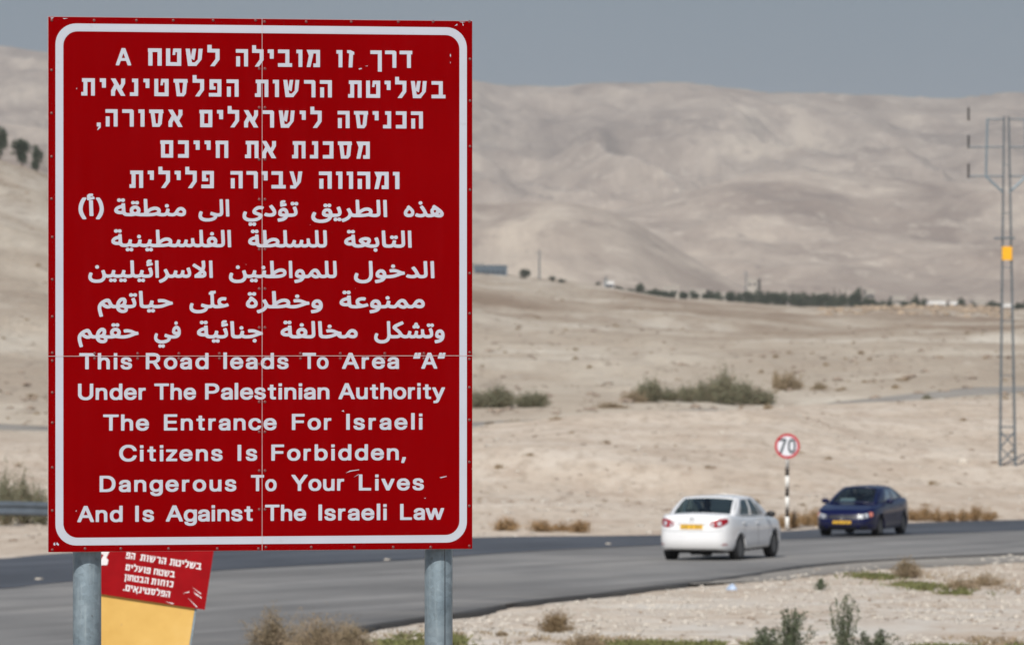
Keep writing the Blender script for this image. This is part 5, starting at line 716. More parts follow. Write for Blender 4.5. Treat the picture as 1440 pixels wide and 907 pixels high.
[2861,120,12,2,3,2,1,4,-2,6,-4,6,-10,6,-5,0,-8,-2,-6,-6,-8,-11,10,-4],
[2382,127,3,0,10,5,5,5,3,5,-1,5,-4,5,-9,6,-5,0,-7,-2,-6,-5,-4,-7,0,-4,3,-4],
[2240,138,18,1,-1,23,-10,-1,-13,-4,-8,-5,-5,-5,-1,-3,5,-3],
[2640,184,-7,2,-5,5,-2,5,1,10,3,6,6,4,6,1,10,-1,6,-3,4,-5,2,-4,-1,-10,-3,-5,-6,-4],
[2378,197,-7,3,-5,6,-1,11,2,5,5,5,6,3,10,0,7,-2,5,-5,3,-5,0,-9,-2,-4,-4,-5,-5,-3],
[2226,220,-9,5,-4,8,0,8,2,4,4,5,5,3,10,0,6,0,6,-4,5,-6,4,5,5,4,6,1,8,0,8,-3,6,-8,0,-10,-1,-3,-4,-5,-6,-3,-15,0,-7,3,-4,6,-5,-6,-6,-3]]),
'a42': (932.1, [[1560,50,-9,4,-3,4,-2,5,0,8,1,4,4,5,5,3,6,1,9,-1,6,-3,5,-6,4,5,6,4,4,1,9,0,8,-4,5,-6,0,-14,-4,-5,-6,-4,-5,-1,-10,1,-6,3,-5,6,-5,-6,-4,-2,-5,-2],
[1940,52,-7,3,-6,5,-1,5,0,10,4,5,6,5,6,1,9,-1,6,-3,5,-6,0,-14,-4,-5,-5,-4,-5,-1],
[1520,90,-13,2,-9,3,-7,5,-8,9,-28,-1,-13,2,-11,3,-14,8,-5,5,-3,6,-1,19,3,8,6,7,9,9,13,8,17,6,18,5,0,11,3,4,25,0,4,-2,5,-75,5,-8,10,-4,25,0,11,4,6,8,7,26,2,3,3,1,22,-3,3,-3,1,-8,-5,-21,2,-4,12,-3,15,-1,21,1,9,2,4,4,0,8,-5,14,-9,21,0,7,4,4,19,6,5,0,4,-3,6,-15,6,-18,1,-10,1,-13,-2,-10,-3,-7,-6,-7,-7,-5,-14,-6,-18,-3,-28,0,-16,2,-10,2,-8,6,-12,-6,-12,-3],
[1763,90,-15,2,-12,5,-7,8,-5,11,-1,12,-6,111,0,7,5,3,24,0,4,-3,6,-112,2,-9,4,-3,13,-2,13,-1,10,2,5,2,5,8,8,27,4,3,22,-2,4,-3,1,-8,-5,-20,2,-4,8,-3,18,-2,28,2,26,5,25,7,7,4,-19,6,-18,2,-26,-2,-6,2,-5,16,0,9,4,3,17,2,23,0,18,-2,17,-6,35,-14,20,-3,3,-4,2,-19,-2,-3,-28,-6,-43,-16,-24,-8,-33,-4,-34,-1,-18,3,-8,3,-5,4,-12,-6,-11,-3,-17,-1],
[1460,138,17,1,-1,23,-9,-1,-12,-4,-8,-5,-5,-4,-2,-3,4,-3],
[1816,170,-7,3,-5,5,-1,4,0,10,5,6,6,4,9,1,6,-1,6,-4,4,-5,0,-13,-3,-5,-6,-4,-5,-2],
[1640,196,-3,4,-3,10,0,6,2,4,-2,7,0,10,3,9,7,6,11,5,16,0,11,-2,2,-3,0,-6,-3,-12,-3,-2,-12,1,-6,-1,9,-5,15,3,6,-1,5,-11,1,-7,-2,-3,-3,-2,-21,-5,-24,-5],
[1446,220,-9,6,-3,7,0,8,1,4,4,5,5,2,6,1,10,-1,5,-2,5,-7,5,6,5,3,13,1,8,-3,5,-8,0,-12,-4,-6,-6,-3,-10,-1,-6,1,-5,3,-5,6,-5,-6,-5,-3]]),
'a43': (932.1, [[1062,4,-8,3,-5,8,0,12,3,5,4,3,4,2,9,0,5,-2,5,-5,9,7,10,0,5,-2,5,-5,1,-5,0,-11,-2,-4,-5,-4,-5,-2,-8,0,-5,2,-5,5,-8,-6],
[1066,43,-18,4,-15,7,-12,10,-7,11,-4,13,0,18,4,18,7,14,7,1,14,-5,3,-4,0,-7,-5,-15,-2,-10,3,-9,7,-7,13,-6,15,-3,16,0,17,3,17,6,7,5,4,5,-6,4,-22,7,-3,2,-1,9,4,15,2,3,7,1,28,-9,20,-5,32,0,11,2,2,1,-11,2,-10,4,-7,6,-5,8,-2,7,1,13,2,11,3,9,5,8,7,7,7,5,9,4,12,0,8,-1,8,-5,6,-6,7,-12,4,-11,2,-13,0,-16,-1,-11,-4,-11,-5,-8,-7,-8,-12,-8,-16,-5,-17,-2,-30,0,-3,-12,-8,-11,-12,-9,-17,-8,-25,-6],
[1216,152,13,2,-4,14,-4,6,-5,2,-4,-2,-4,-4,-4,-11,3,-5],
[1208,214,-5,3,-5,7,0,13,3,5,5,4,4,1,8,0,6,-3,4,-6,1,-13,-3,-5,-4,-4,-5,-2]]),
'a44': (932.1, [[324,10,-3,3,-4,12,-12,45,-1,13,-1,15,3,16,5,12,6,9,16,17,21,14,24,10,10,2,11,0,7,-2,5,-3,10,-11,18,-35,7,-5,8,-3,16,1,6,22,6,13,7,11,10,10,8,6,10,5,9,2,12,-1,8,-2,8,-5,8,-9,4,-10,1,-16,-2,-12,-6,-12,5,-1,18,-2,27,1,-5,9,-2,8,1,14,3,11,8,10,8,8,12,6,12,2,16,0,12,-3,11,-6,9,-10,6,-10,2,-10,-1,-15,-5,-14,31,-1,25,3,29,7,21,8,-11,4,-17,4,-20,0,-16,-2,-5,1,-2,4,-4,12,0,8,4,4,8,2,25,2,22,-3,18,-5,36,-15,20,-2,4,-5,2,-19,-4,-4,-24,-4,-48,-19,-28,-7,-26,-4,-29,0,-25,2,-29,4,-28,-5,-47,-1,0,-17,-6,-12,-5,-5,-8,-5,-9,-3,-9,-1,-25,1,-11,3,-11,6,-8,6,-7,8,-4,8,-5,12,-26,-1,-9,2,-9,4,-8,-5,-8,-3,-14,-1,-11,1,-12,4,-12,6,-20,15,-4,-12,-1,-12,5,-27,11,-37,0,-6,-1,-3,-3,-2,-19,-4],
[529,76,9,0,8,3,3,5,-4,5,-6,3,-9,3,-13,0,-12,-1,3,-6,4,-5,8,-4],
[397,117,5,0,4,2,-8,18,-6,8,-3,1,-9,-2,-15,-8,5,-6,9,-7,8,-3],
[504,123,6,1,9,3,7,4,4,4,3,6,1,7,-1,6,-2,3,-2,1,-5,-2,-9,-9,-7,-11],
[649,127,3,0,10,5,5,5,2,5,-1,5,-4,6,-5,4,-5,1,-6,-1,-6,-3,-5,-5,-2,-6,3,-8],
[628,197,-9,5,-4,7,1,12,4,5,6,3,5,1,9,-1,6,-2,6,-7,4,6,5,3,13,1,8,-3,5,-7,1,-10,-1,-4,-5,-6,-5,-3,-9,0,-6,0,-6,4,-4,5,-6,-6,-5,-3]]),
's00': (-45.0, [[10,90,0,19,19,0,0,-19],
[42,90,-1,66,-3,2,0,16,63,0,0,-84],
[150,90,0,26,15,28,-16,30,22,0,21,-36,7,12,1,24,18,0,0,-26,-16,-26,18,-32,-23,0,-21,35,-7,-14,0,-21],
[228,90,0,17,19,0,1,1,0,48,-1,1,-9,0,0,17,29,0,0,-84],
[317,90,0,84,17,0,1,-1,1,-65,30,-1,1,1,0,48,-1,1,-6,-1,-2,-13,-12,0,3,30,1,1,36,0,0,-84],
[411,90,-8,62,-1,4,-6,1,0,17,67,0,2,-16,-4,-2,-5,-53,-10,-13],
[487,90,24,35,0,31,-1,1,-36,0,0,35,1,1,18,0,1,-19,35,0,1,-1,-1,-53,-22,-30],
[539,90,0,17,41,0,1,1,-1,48,-18,1,-1,-1,0,-16,1,-1,10,-1,0,-14,-30,0,0,50,58,0,0,-84],
[612,90,0,48,19,0,0,-48],
[651,90,-1,66,-39,1,0,17,59,0,0,-83,-1,-1],
[428,106,9,0,1,1,5,49,-1,1,-19,0,-1,-1],
[61,108,21,0,0,48,-21,0],
[120,129,0,27,-1,1,-9,0,0,17,29,0,0,-45],
[289,129,0,27,-1,1,-10,0,0,17,29,0,0,-45]]),
's10': (-45.0, [[390,90,0,17,10,0,1,1,0,48,-7,1,0,17,62,0,0,-84,-18,0,-1,66,-1,1,-15,0,-1,-1,0,-66],
[484,90,0,66,-1,1,-9,0,-1,16,1,1,28,0,1,-1,0,-82,-1,-1],
[522,90,-1,84,62,0,0,-84,-18,0,-1,1,0,65,-22,1,-1,-1,0,-65,-1,-1],
[612,90,-1,66,-1,1,-9,0,0,16,1,1,28,0,1,-1,0,-82,-1,-1],
[648,90,0,17,32,1,1,48,-1,1,-32,0,0,17,52,0,0,-84]]),
's11': (-45.0, [[20,69,-1,87,-1,1,-8,0,0,16,1,1,25,0,1,-1,0,-103,-1,-1],
[56,90,0,66,-1,1,-9,0,0,16,1,1,25,0,1,-1,0,-82,-1,-1],
[84,90,-1,84,57,0,0,-84,-16,0,-1,1,-1,65,-19,1,-1,-1,0,-65,-1,-1],
[150,90,0,84,16,0,1,-1,0,-65,28,-1,1,1,0,48,-1,1,-6,-1,-1,-13,-11,0,2,30,2,1,32,0,0,-84],
[223,90,0,17,33,1,0,48,-1,1,-32,0,0,17,51,0,0,-66,1,-1,11,0,0,-17],
[298,90,0,48,16,0,0,-48],
[333,90,-1,66,-36,1,0,17,54,0,0,-83,-1,-1]]),
's20': (-45.0, [[412,90,0,66,-2,2,0,16,60,0,0,-84,-17,0,-1,1,0,65,-21,1,-1,-1,0,-65,-1,-1],
[480,90,0,84,17,0,1,-1,0,-65,30,-1,1,1,0,48,-1,1,-7,-1,-1,-13,-11,0,2,30,1,1,35,0,0,-84],
[566,90,-10,84,18,0,6,-38,6,37,2,1,15,0,-8,-55,-1,-1,-11,7,-1,-1,2,-16,12,-1,14,15,4,52,18,0,-5,-53,-20,-25,-2,-6],
[643,90,0,17,35,1,0,48,-1,1,-34,0,0,17,53,0,1,-66,1,-1,12,0,0,-17]]),
's21': (-45.0, [[14,90,-1,66,-3,2,0,16,62,0,0,-84],
[136,90,24,35,0,31,-1,1,-35,0,-1,35,1,1,18,0,1,-19,35,0,1,-1,0,-53,-23,-30],
[194,90,0,16,15,0,1,1,-20,67,18,0,1,-1,15,-53,3,4,7,50,18,0,-6,-52,-26,-32],
[274,90,-1,66,-1,1,-9,0,0,16,1,1,28,0,1,-1,0,-82,-1,-1],
[303,90,0,17,41,0,1,1,-1,48,-17,1,-1,-1,0,-16,1,-1,9,-1,0,-14,-29,0,0,50,57,0,0,-84],
[33,108,21,0,0,48,-21,0],
[94,129,0,27,-1,1,-9,0,0,17,29,0,0,-45]]),
's30': (-45.0, [[590,90,0,17,10,0,1,1,0,48,-7,1,0,17,62,0,0,-84,-18,0,-1,66,-1,1,-15,0,-1,-1,0,-66],
[666,90,0,84,18,0,1,-1,1,-65,30,-1,1,1,0,48,-1,1,-7,-1,-1,-13,-12,0,3,29,1,2,36,0,0,-84],
[798,90,23,35,0,31,-1,1,-35,0,0,35,1,1,18,0,0,-19,36,0,1,-1,-1,-53,-22,-30],
[861,90,-11,84,19,0,6,-37,7,37,16,0,-7,-55,-14,5,3,-16,11,-1,15,15,4,52,18,0,-4,-51,-21,-28,-2,-4],
[940,90,0,17,36,1,1,48,-1,1,-36,0,0,17,56,0,0,-66,1,-1,13,0,0,-17],
[756,129,0,27,-1,1,-9,0,0,17,29,0,0,-45]]),
's31': (-45.0, [[200,90,0,17,10,0,1,1,0,48,-7,1,0,17,62,0,0,-84,-18,0,-1,66,-1,1,-15,0,-1,-1,0,-66],
[289,90,0,66,-1,1,-9,0,0,16,1,1,27,0,1,-1,0,-82,-1,-1],
[331,90,-11,84,19,0,6,-37,7,37,17,0,-8,-55,-14,5,3,-16,11,-1,15,15,4,52,18,0,-4,-52,-20,-26,-3,-5],
[450,90,-1,66,-36,1,0,17,48,0,7,-7,1,-76,-1,-1],
[482,90,0,48,19,0,0,-48],
[521,90,-1,66,-39,1,0,17,59,0,0,-83,-1,-1]]),
's32': (-45.0, [[10,90,0,17,37,0,1,1,0,48,-16,1,-1,-1,0,-16,1,-1,8,-1,0,-14,-26,0,0,50,51,0,0,-84],
[78,90,0,48,17,0,0,-48],
[113,90,-1,66,-36,1,0,17,54,0,0,-83,-1,-1]]),
'n70': (-45.0, [[56,92,-10,0,-6,4,-2,5,0,19,156,420,-162,0,-14,2,-3,2,-2,3,-2,13,0,51,2,12,2,4,4,2,13,2,233,0,13,-2,4,-3,2,-6,1,-63,-1,-12,-165,-447,-3,-4,-5,-2],
[471,92,-16,1,-14,4,-15,7,-13,9,-12,12,-11,13,-10,15,-10,19,-8,20,-8,25,-9,45,-6,65,-1,61,4,54,9,51,7,25,7,21,10,21,8,15,10,13,12,14,11,10,12,7,13,6,14,4,17,2,16,0,20,-2,12,-3,15,-7,14,-9,13,-12,12,-14,9,-14,9,-18,9,-20,7,-24,11,-49,5,-59,1,-62,-4,-56,-9,-52,-7,-26,-7,-20,-8,-18,-10,-18,-9,-14,-13,-14,-14,-11,-11,-7,-13,-5,-12,-4,-18,-2],
[480,180,4,1,10,3,14,11,13,18,10,21,7,23,7,31,4,37,1,35,-1,37,-4,32,-5,30,-9,29,-9,21,-13,17,-13,11,-14,6,-14,-5,-14,-12,-12,-17,-10,-21,-7,-24,-6,-29,-4,-34,-1,-39,1,-40,2,-24,7,-35,8,-28,9,-21,13,-17,12,-11]]),
}

# ------------------------------------------------------------------ materials
class NT:
    def __init__(self, name):
        self.m = bpy.data.materials.new(name); self.m.use_nodes = True
        self.n, self.l = self.m.node_tree.nodes, self.m.node_tree.links
        self.b = self.n['Principled BSDF']; self.out = self.n['Material Output']
    def node(self, t, **kw):
        o = self.n.new(t)
        for k, v in kw.items(): setattr(o, k, v)
        return o
    def coord(self, which='Object', scale=(1, 1, 1)):
        tc = self.node('ShaderNodeTexCoord'); mp = self.node('ShaderNodeMapping')
        mp.inputs['Scale'].default_value = scale
        self.l.new(tc.outputs[which], mp.inputs['Vector']); return mp.outputs['Vector']
    def world(self, scale=(1, 1, 1)):
        g = self.node('ShaderNodeNewGeometry'); mp = self.node('ShaderNodeMapping')
        mp.inputs['Scale'].default_value = scale
        self.l.new(g.outputs['Position'], mp.inputs['Vector']); return mp.outputs['Vector']
    def noise(self, vec, scale, detail=4, rough=0.55, dist=0.0):
        t = self.node('ShaderNodeTexNoise'); t.inputs['Scale'].default_value = scale
        t.inputs['Detail'].default_value = detail; t.inputs['Roughness'].default_value = rough
        t.inputs['Distortion'].default_value = dist
        self.l.new(vec, t.inputs['Vector']); return t.outputs['Fac']
    def ramp(self, fac, stops, interp='LINEAR'):
        r = self.node('ShaderNodeValToRGB'); r.color_ramp.interpolation = interp
        e = r.color_ramp.elements
        while len(e) < len(stops): e.new(0.5)
        for i, (p, c) in enumerate(stops):
            e[i].position = p; e[i].color = (c, c, c, 1) if isinstance(c, (int, float)) else (*c, 1)
        self.l.new(fac, r.inputs['Fac']); return r.outputs['Color']
    def mix(self, fac, a, b, mode='MIX'):
        m = self.node('ShaderNodeMix', data_type='RGBA', blend_type=mode)
        for s, v in (('Factor', fac), ('A', a), ('B', b)):
            i = m.inputs[s]
            if isinstance(v, (int, float)): i.default_value = v if s == 'Factor' else (v, v, v, 1)
            elif isinstance(v, tuple): i.default_value = (*v, 1)
            else: self.l.new(v, i)
        return m.outputs['Result']
    def bump(self, h, strength=0.3, dist=0.02):
        b = self.node('ShaderNodeBump'); b.inputs['Strength'].default_value = strength; b.inputs['Distance'].default_value = dist
        self.l.new(h, b.inputs['Height']); self.l.new(b.outputs['Normal'], self.b.inputs['Normal'])
    def base(self, c):
        if isinstance(c, tuple): self.b.inputs['Base Color'].default_value = (*c, 1)
        else: self.l.new(c, self.b.inputs['Base Color'])
    def set(self, rough=0.8, metal=0.0, spec=0.4, coat=0.0):
        self.b.inputs['Roughness'].default_value = rough; self.b.inputs['Metallic'].default_value = metal
        self.b.inputs['Specular IOR Level'].default_value = spec; self.b.inputs['Coat Weight'].default_value = coat
        self.b.inputs['Coat Roughness'].default_value = 0.05

def mat_simple(name, col, rough=0.6, metal=0.0, var=0.12, scale=6.0, spec=0.4, coat=0.0, bump=0.0):
    t = NT(name); t.set(rough, metal, spec, coat)
    v = t.coord()
    f = t.noise(v, scale, 5, 0.6)
    a = tuple(c * (1 - var) for c in col); b = tuple(min(1, c * (1 + var)) for c in col)
    t.base(t.ramp(f, [(0.3, a), (0.7, b)]))
    if bump: t.bump(t.noise(v, scale * 4, 4), bump, 0.01)
    return t.m

M = {}
def red_vinyl():
    t = NT('red_sign_sheet'); t.set(0.6, 0, 0.0)
    v = t.coord()
    f = t.noise(v, 1.3, 5, 0.6)
    c = t.ramp(f, [(0.3, (0.156, 0.0004, 0.0012)), (0.72, (0.180, 0.0006, 0.0016))])
    st = t.noise(t.coord(scale=(9, 9, .8)), 2.0, 4, 0.6)                   # faint rain streaks
    c = t.mix(t.ramp(st, [(0.48, 0.0), (0.75, 0.14)]), c, (0.22, 0.006, 0.008))
    ch = t.noise(t.coord(scale=(1, 1, 1)), 55, 2, 0.5)                     # chipped paint specks
    cm = t.noise(v, 2.2, 2, 0.5)
    cf = t.node('ShaderNodeMath', operation='MULTIPLY'); a = t.ramp(ch, [(0.76, 0.0), (0.78, 1.0)]); b = t.ramp(cm, [(0.56, 0.0), (0.62, 1.0)])
    t.l.new(a, cf.inputs[0]); t.l.new(b, cf.inputs[1])
    c = t.mix(cf.outputs[0], c, (0.5, 0.36, 0.36))
    t.base(c); return t.m
M['red'] = red_vinyl()
def white_vinyl():
    t = NT('white_reflective_sheet'); t.set(0.5, 0, 0.15)
    v = t.coord(); f = t.noise(v, 3.0, 6, 0.65)
    c = t.ramp(f, [(0.3, (0.375, 0.395, 0.455)), (0.7, (0.41, 0.43, 0.495))])
    d = t.noise(v, 26, 3, 0.6)
    c = t.mix(t.ramp(d, [(0.62, 0.0), (0.74, 0.28)]), c, (0.30, 0.28, 0.30))
    t.base(c); return t.m
M['white'] = white_vinyl()
M['alu'] = mat_simple('bare_aluminium_edge', (0.50, 0.36, 0.36), 0.5, 0.0, 0.15, 20)
M['rivet'] = mat_simple('weathered_rivet', (0.15, 0.045, 0.045), 0.4, 0.3, 0.35, 40)
def galv(name='galvanised_steel'):
    t = NT(name); t.set(0.45, 0.4, 0.45)
    v = t.coord()
    vo = t.node('ShaderNodeTexVoronoi'); vo.inputs['Scale'].default_value = 42; t.l.new(v, vo.inputs['Vector'])
    f = t.noise(v, 7, 6, 0.7)
    c = t.ramp(f, [(0.3, (0.13, 0.175, 0.21)), (0.5, (0.185, 0.24, 0.28)), (0.7, (0.24, 0.30, 0.345))])
    sv = t.node('ShaderNodeRGBToBW'); t.l.new(vo.outputs['Color'], sv.inputs[0]); c = t.mix(0.16, c, sv.outputs[0], 'OVERLAY')
    s = t.noise(t.coord(scale=(14, 14, 1.2)), 3, 5, 0.6)
    c = t.mix(t.ramp(s, [(0.55, 0.0), (0.72, 0.35)]), c, (0.34, 0.40, 0.43))
    k = t.noise(v, 34, 3, 0.5)
    c = t.mix(t.ramp(k, [(0.66, 0.0), (0.72, 0.6)]), c, (0.10, 0.12, 0.13))
    t.base(c); t.bump(t.noise(v, 60, 4), 0.12, 0.004); return t.m
M['galv'] = galv()
M['mast'] = mat_simple('grey_mast_steel', (0.13, 0.155, 0.175), 0.5, 0.4, 0.15, 2)
M['dark'] = mat_simple('dark_rubber', (0.012, 0.012, 0.013), 0.8, 0, 0.2, 20)
M['black'] = mat_simple('black_plastic', (0.010, 0.010, 0.011), 0.45, 0, 0.2, 20)
M['rim'] = mat_simple('alloy_grey', (0.10, 0.105, 0.11), 0.4, 0.5, 0.1, 20)
M['chrome'] = mat_simple('chrome_trim', (0.6, 0.6, 0.62), 0.2, 0.9, 0.05, 20)
M['plate'] = mat_simple('yellow_number_plate', (0.62, 0.36, 0.02), 0.45, 0, 0.08, 12)
M['plate_dark'] = mat_simple('plate_ink', (0.16, 0.10, 0.02), 0.5, 0, 0.1, 12)
M['seat'] = mat_simple('grey_seat_cloth', (0.12, 0.12, 0.125), 0.9, 0, 0.2, 20)
M['lamp_red'] = mat_simple('red_lamp_glass', (0.26, 0.004, 0.010), 0.15, 0, 0.15, 14, 0.5, 0.5)
M['lamp_clear'] = mat_simple('clear_lamp_glass', (0.42, 0.44, 0.48), 0.35, 0.0, 0.1, 30, 0.5, 0.3)
M['lamp_pink'] = mat_simple('amber_lamp_glass', (0.62, 0.20, 0.14), 0.2, 0, 0.1, 14, 0.5, 0.5)
M['yellow_sheet'] = None
def yellow_board():
    t = NT('yellow_painted_board'); t.set(0.6, 0, 0.3)
    v = t.coord(); f = t.noise(v, 2.2, 6, 0.65)
    c = t.ramp(f, [(0.3, (0.48, 0.29, 0.07)), (0.6, (0.56, 0.355, 0.10)), (0.8, (0.60, 0.40, 0.14))])
    k = t.noise(v, 30, 3); c = t.mix(t.ramp(k, [(0.7, 0.0), (0.76, 0.5)]), c, (0.3, 0.2, 0.1))
    t.base(c); return t.m
M['yellow_sheet'] = yellow_board()
M['mast_yellow'] = mat_simple('yellow_warning_plate', (0.72, 0.36, 0.01), 0.5, 0, 0.1, 6)
M['sign_red'] = mat_simple('red_ring_sheet', (0.42, 0.015, 0.03), 0.45, 0, 0.08, 6)
M['sign_white'] = mat_simple('white_disc_sheet', (0.66, 0.67, 0.72), 0.45, 0, 0.05, 6)
M['sign_ink'] = mat_simple('dark_numeral_sheet', (0.035, 0.05, 0.06), 0.5, 0, 0.1, 6)
M['paint_white'] = mat_simple('white_band_paint', (0.70, 0.70, 0.68), 0.6, 0, 0.1, 6)
M['paint_black'] = mat_simple('black_band_paint', (0.02, 0.016, 0.014), 0.6, 0, 0.2, 6)
M['red2'] = mat_simple('faded_red_sheet', (0.24, 0.004, 0.007), 0.5, 0, 0.12, 5, 0.05)
M['white2'] = mat_simple('white_letter_sheet', (0.62, 0.60, 0.62), 0.5, 0, 0.1, 12)
def carpaint(name, col, metallic=0.0, dusty=0.35, spec=0.5, coat=0.9):
    t = NT(name); t.set(0.3, metallic, spec, coat)
    f = t.noise(t.coord(), 1.5, 4, 0.6)
    g = t.node('ShaderNodeNewGeometry'); s = t.node('ShaderNodeSeparateXYZ')
    tc = t.node('ShaderNodeTexCoord'); t.l.new(tc.outputs['Object'], s.inputs[0])
    c = t.ramp(f, [(0.3, tuple(k * 0.94 for k in col)), (0.7, col)])
    dust = t.node('ShaderNodeMapRange'); dust.inputs['From Min'].default_value = 0.6; dust.inputs['From Max'].default_value = 0.15
    dust.inputs['To Max'].default_value = dusty; t.l.new(s.outputs['Z'], dust.inputs['Value'])
    c = t.mix(dust.outputs['Result'], c, (0.36, 0.32, 0.27)); t.base(c); return t.m
M['car_white'] = carpaint('white_car_paint', (0.73, 0.74, 0.76))
M['car_blue'] = carpaint('dark_blue_car_paint', (0.0006, 0.0022, 0.036), 0.0, 0.01, 0.15, 0.55)
def carglass():
    t = NT('tinted_car_glass'); n = t.n
    tr = t.node('ShaderNodeBsdfTransparent'); tr.inputs[0].default_value = (0.34, 0.43, 0.45, 1)
    gl = t.node('ShaderNodeBsdfGlossy'); gl.inputs['Roughness'].default_value = 0.04
    lw = t.node('ShaderNodeLayerWeight'); lw.inputs['Blend'].default_value = 0.25
    mx = t.node('ShaderNodeMixShader'); mm = t.node('ShaderNodeMath', operation='MULTIPLY_ADD')
    mm.inputs[1].default_value = 0.75; mm.inputs[2].default_value = 0.07
    t.l.new(lw.outputs['Fresnel'], mm.inputs[0]); t.l.new(mm.outputs[0], mx.inputs[0]); t.l.new(tr.outputs[0], mx.inputs[1]); t.l.new(gl.outputs[0], mx.inputs[2])
    t.l.new(mx.outputs[0], t.out.inputs[0]); n.remove(t.b); return t.m
M['glass'] = carglass()

def terrain_mat():
    t = NT('desert_ground'); t.set(0.95, 0, 0.15)
    p = t.world()
    g = t.node('ShaderNodeNewGeometry'); ln = t.node('ShaderNodeVectorMath', operation='LENGTH')
    t.l.new(g.outputs['Position'], ln.inputs[0])
    def dist(a, b):
        m = t.node('ShaderNodeMapRange', interpolation_type='SMOOTHSTEP'); m.inputs['From Min'].default_value = a; m.inputs['From Max'].default_value = b
        t.l.new(ln.outputs['Value'], m.inputs['Value']); return m.outputs['Result']
    # verge and bank: pale chalky sand
    n1 = t.noise(p, 0.22, 6, 0.62); n2 = t.noise(t.world((1, .3, 1)), 1.9, 6, 0.7); n3 = t.noise(t.world((1, .4, 1)), 9.0, 4, 0.7)
    c = t.ramp(n1, [(0.30, (0.445, 0.36, 0.285)), (0.5, (0.51, 0.43, 0.35)), (0.68, (0.565, 0.495, 0.42))])
    c = t.mix(t.ramp(n2, [(0.36, 0.7), (0.52, 0.0)]), c, (0.34, 0.275, 0.215))
    n4 = t.noise(t.world((1, .28, 1)), 0.75, 7, 0.72); c = t.mix(t.ramp(n4, [(0.36, 0.4), (0.48, 0.0)]), c, (0.34, 0.255, 0.195)); c = t.mix(t.ramp(n4, [(0.56, 0.0), (0.68, 0.22)]), c, (0.62, 0.57, 0.50))
    sx_ = t.node('ShaderNodeSeparateXYZ'); t.l.new(g.outputs['Position'], sx_.inputs[0]); mx_ = t.node('ShaderNodeMapRange', interpolation_type='SMOOTHSTEP'); mx_.inputs['From Min'].default_value = 1.5; mx_.inputs['From Max'].default_value = 7.0; t.l.new(sx_.outputs['X'], mx_.inputs['Value'])
    tan_ = t.mix(1.0, mx_.outputs['Result'], t.mix(1.0, dist(138, 108), t.ramp(n4, [(0.40, 0.75), (0.60, 0.25)]), 'MULTIPLY'), 'MULTIPLY'); c = t.mix(tan_, c, (0.42, 0.335, 0.26))     # browner trodden soil to the right
    c = t.mix(t.ramp(n3, [(0.58, 0.0), (0.70, 0.6)]), c, (0.62, 0.59, 0.54))
    wv = t.noise(p, 0.33, 7, 0.72); wm_ = t.node('ShaderNodeMath', operation='MULTIPLY'); wa = t.ramp(wv, [(0.44, 0.0), (0.60, 0.6)]); wd = dist(134, 96)
    t.l.new(wa, wm_.inputs[0]); t.l.new(wd, wm_.inputs[1]); c = t.mix(wm_.outputs[0], c, (0.60, 0.585, 0.55))     # chalky gravel near the road end
    c = t.mix(t.ramp(n3, [(0.26, 0.55), (0.36, 0.0)]), c, (0.24, 0.19, 0.15))
    # open plain: tan and drier brown sheets, dark scrub specks
    q = t.world((1, 0.45, 1))
    m1 = t.noise(q, 0.018, 6, 0.62); m2 = t.noise(t.world((1, .2, 1)), 0.13, 7, 0.7); m3 = t.noise(t.world((1, .10, 1)), 0.55, 6, 0.74)
    d = t.ramp(m1, [(0.36, (0.26, 0.195, 0.143)), (0.46, (0.37, 0.30, 0.23)), (0.54, (0.47, 0.405, 0.325)), (0.64, (0.60, 0.55, 0.47))])
    d = t.mix(t.ramp(m2, [(0.34, 0.7), (0.54, 0.0)]), d, (0.27, 0.20, 0.145))
    d = t.mix(t.ramp(m2, [(0.58, 0.0), (0.74, 0.7)]), d, (0.50, 0.45, 0.38))
    d = t.mix(t.ramp(m3, [(0.33, 0.85), (0.43, 0.0)]), d, (0.19, 0.14, 0.10))
    d = t.mix(t.ramp(m3, [(0.60, 0.0), (0.70, 0.6)]), d, (0.52, 0.47, 0.40))
    db = t.mix(0.48, d, (0.22, 0.16, 0.115)); dl_ = t.mix(0.30, d, (0.56, 0.50, 0.42))
    d = t.mix(t.mix(0.5, dist(640, 900), t.ramp(m1, [(0.4, 1.0), (0.6, 0.0)]), 'MULTIPLY'), dl_, db)
    c = t.mix(dist(255, 330), c, d)
    # far hills: bare marl with pale ledges and mauve-brown slopes
    h = t.world((1.0, 0.30, 1.0)); h1 = t.noise(h, 0.0052, 10, 0.72, 1.0); h2 = t.noise(t.world((1.0, 0.28, 2.0)), 0.034, 9, 0.74, 0.5)
    e = t.ramp(h1, [(0.36, (0.225, 0.180, 0.152)), (0.46, (0.31, 0.255, 0.214)), (0.54, (0.375, 0.315, 0.264)), (0.64, (0.49, 0.42, 0.345))])
    e = t.mix(t.ramp(h2, [(0.55, 0.0), (0.66, 0.65)]), e, (0.54, 0.475, 0.40))
    e = t.mix(t.ramp(h2, [(0.33, 0.65), (0.45, 0.0)]), e, (0.18, 0.145, 0.128))
    e = t.mix(dist(5000, 7000), e, t.mix(0.30, e, (0.13, 0.125, 0.125)))
    c = t.mix(dist(2100, 2500), c, e)
    t.base(c)
    hb = t.mix(0.5, n2, n3)
    rg1 = t.node('ShaderNodeTexNoise', noise_type='RIDGED_MULTIFRACTAL'); rg1.inputs['Scale'].default_value = 0.0042; rg1.inputs['Detail'].default_value = 9; rg1.inputs['Roughness'].default_value = 0.62
    t.l.new(t.world((1, .42, 1)), rg1.inputs['Vector'])
    mm = t.node('ShaderNodeMath', operation='MULTIPLY'); t.l.new(rg1.outputs['Fac'], mm.inputs[0]); t.l.new(dist(2100, 2600), mm.inputs[1])
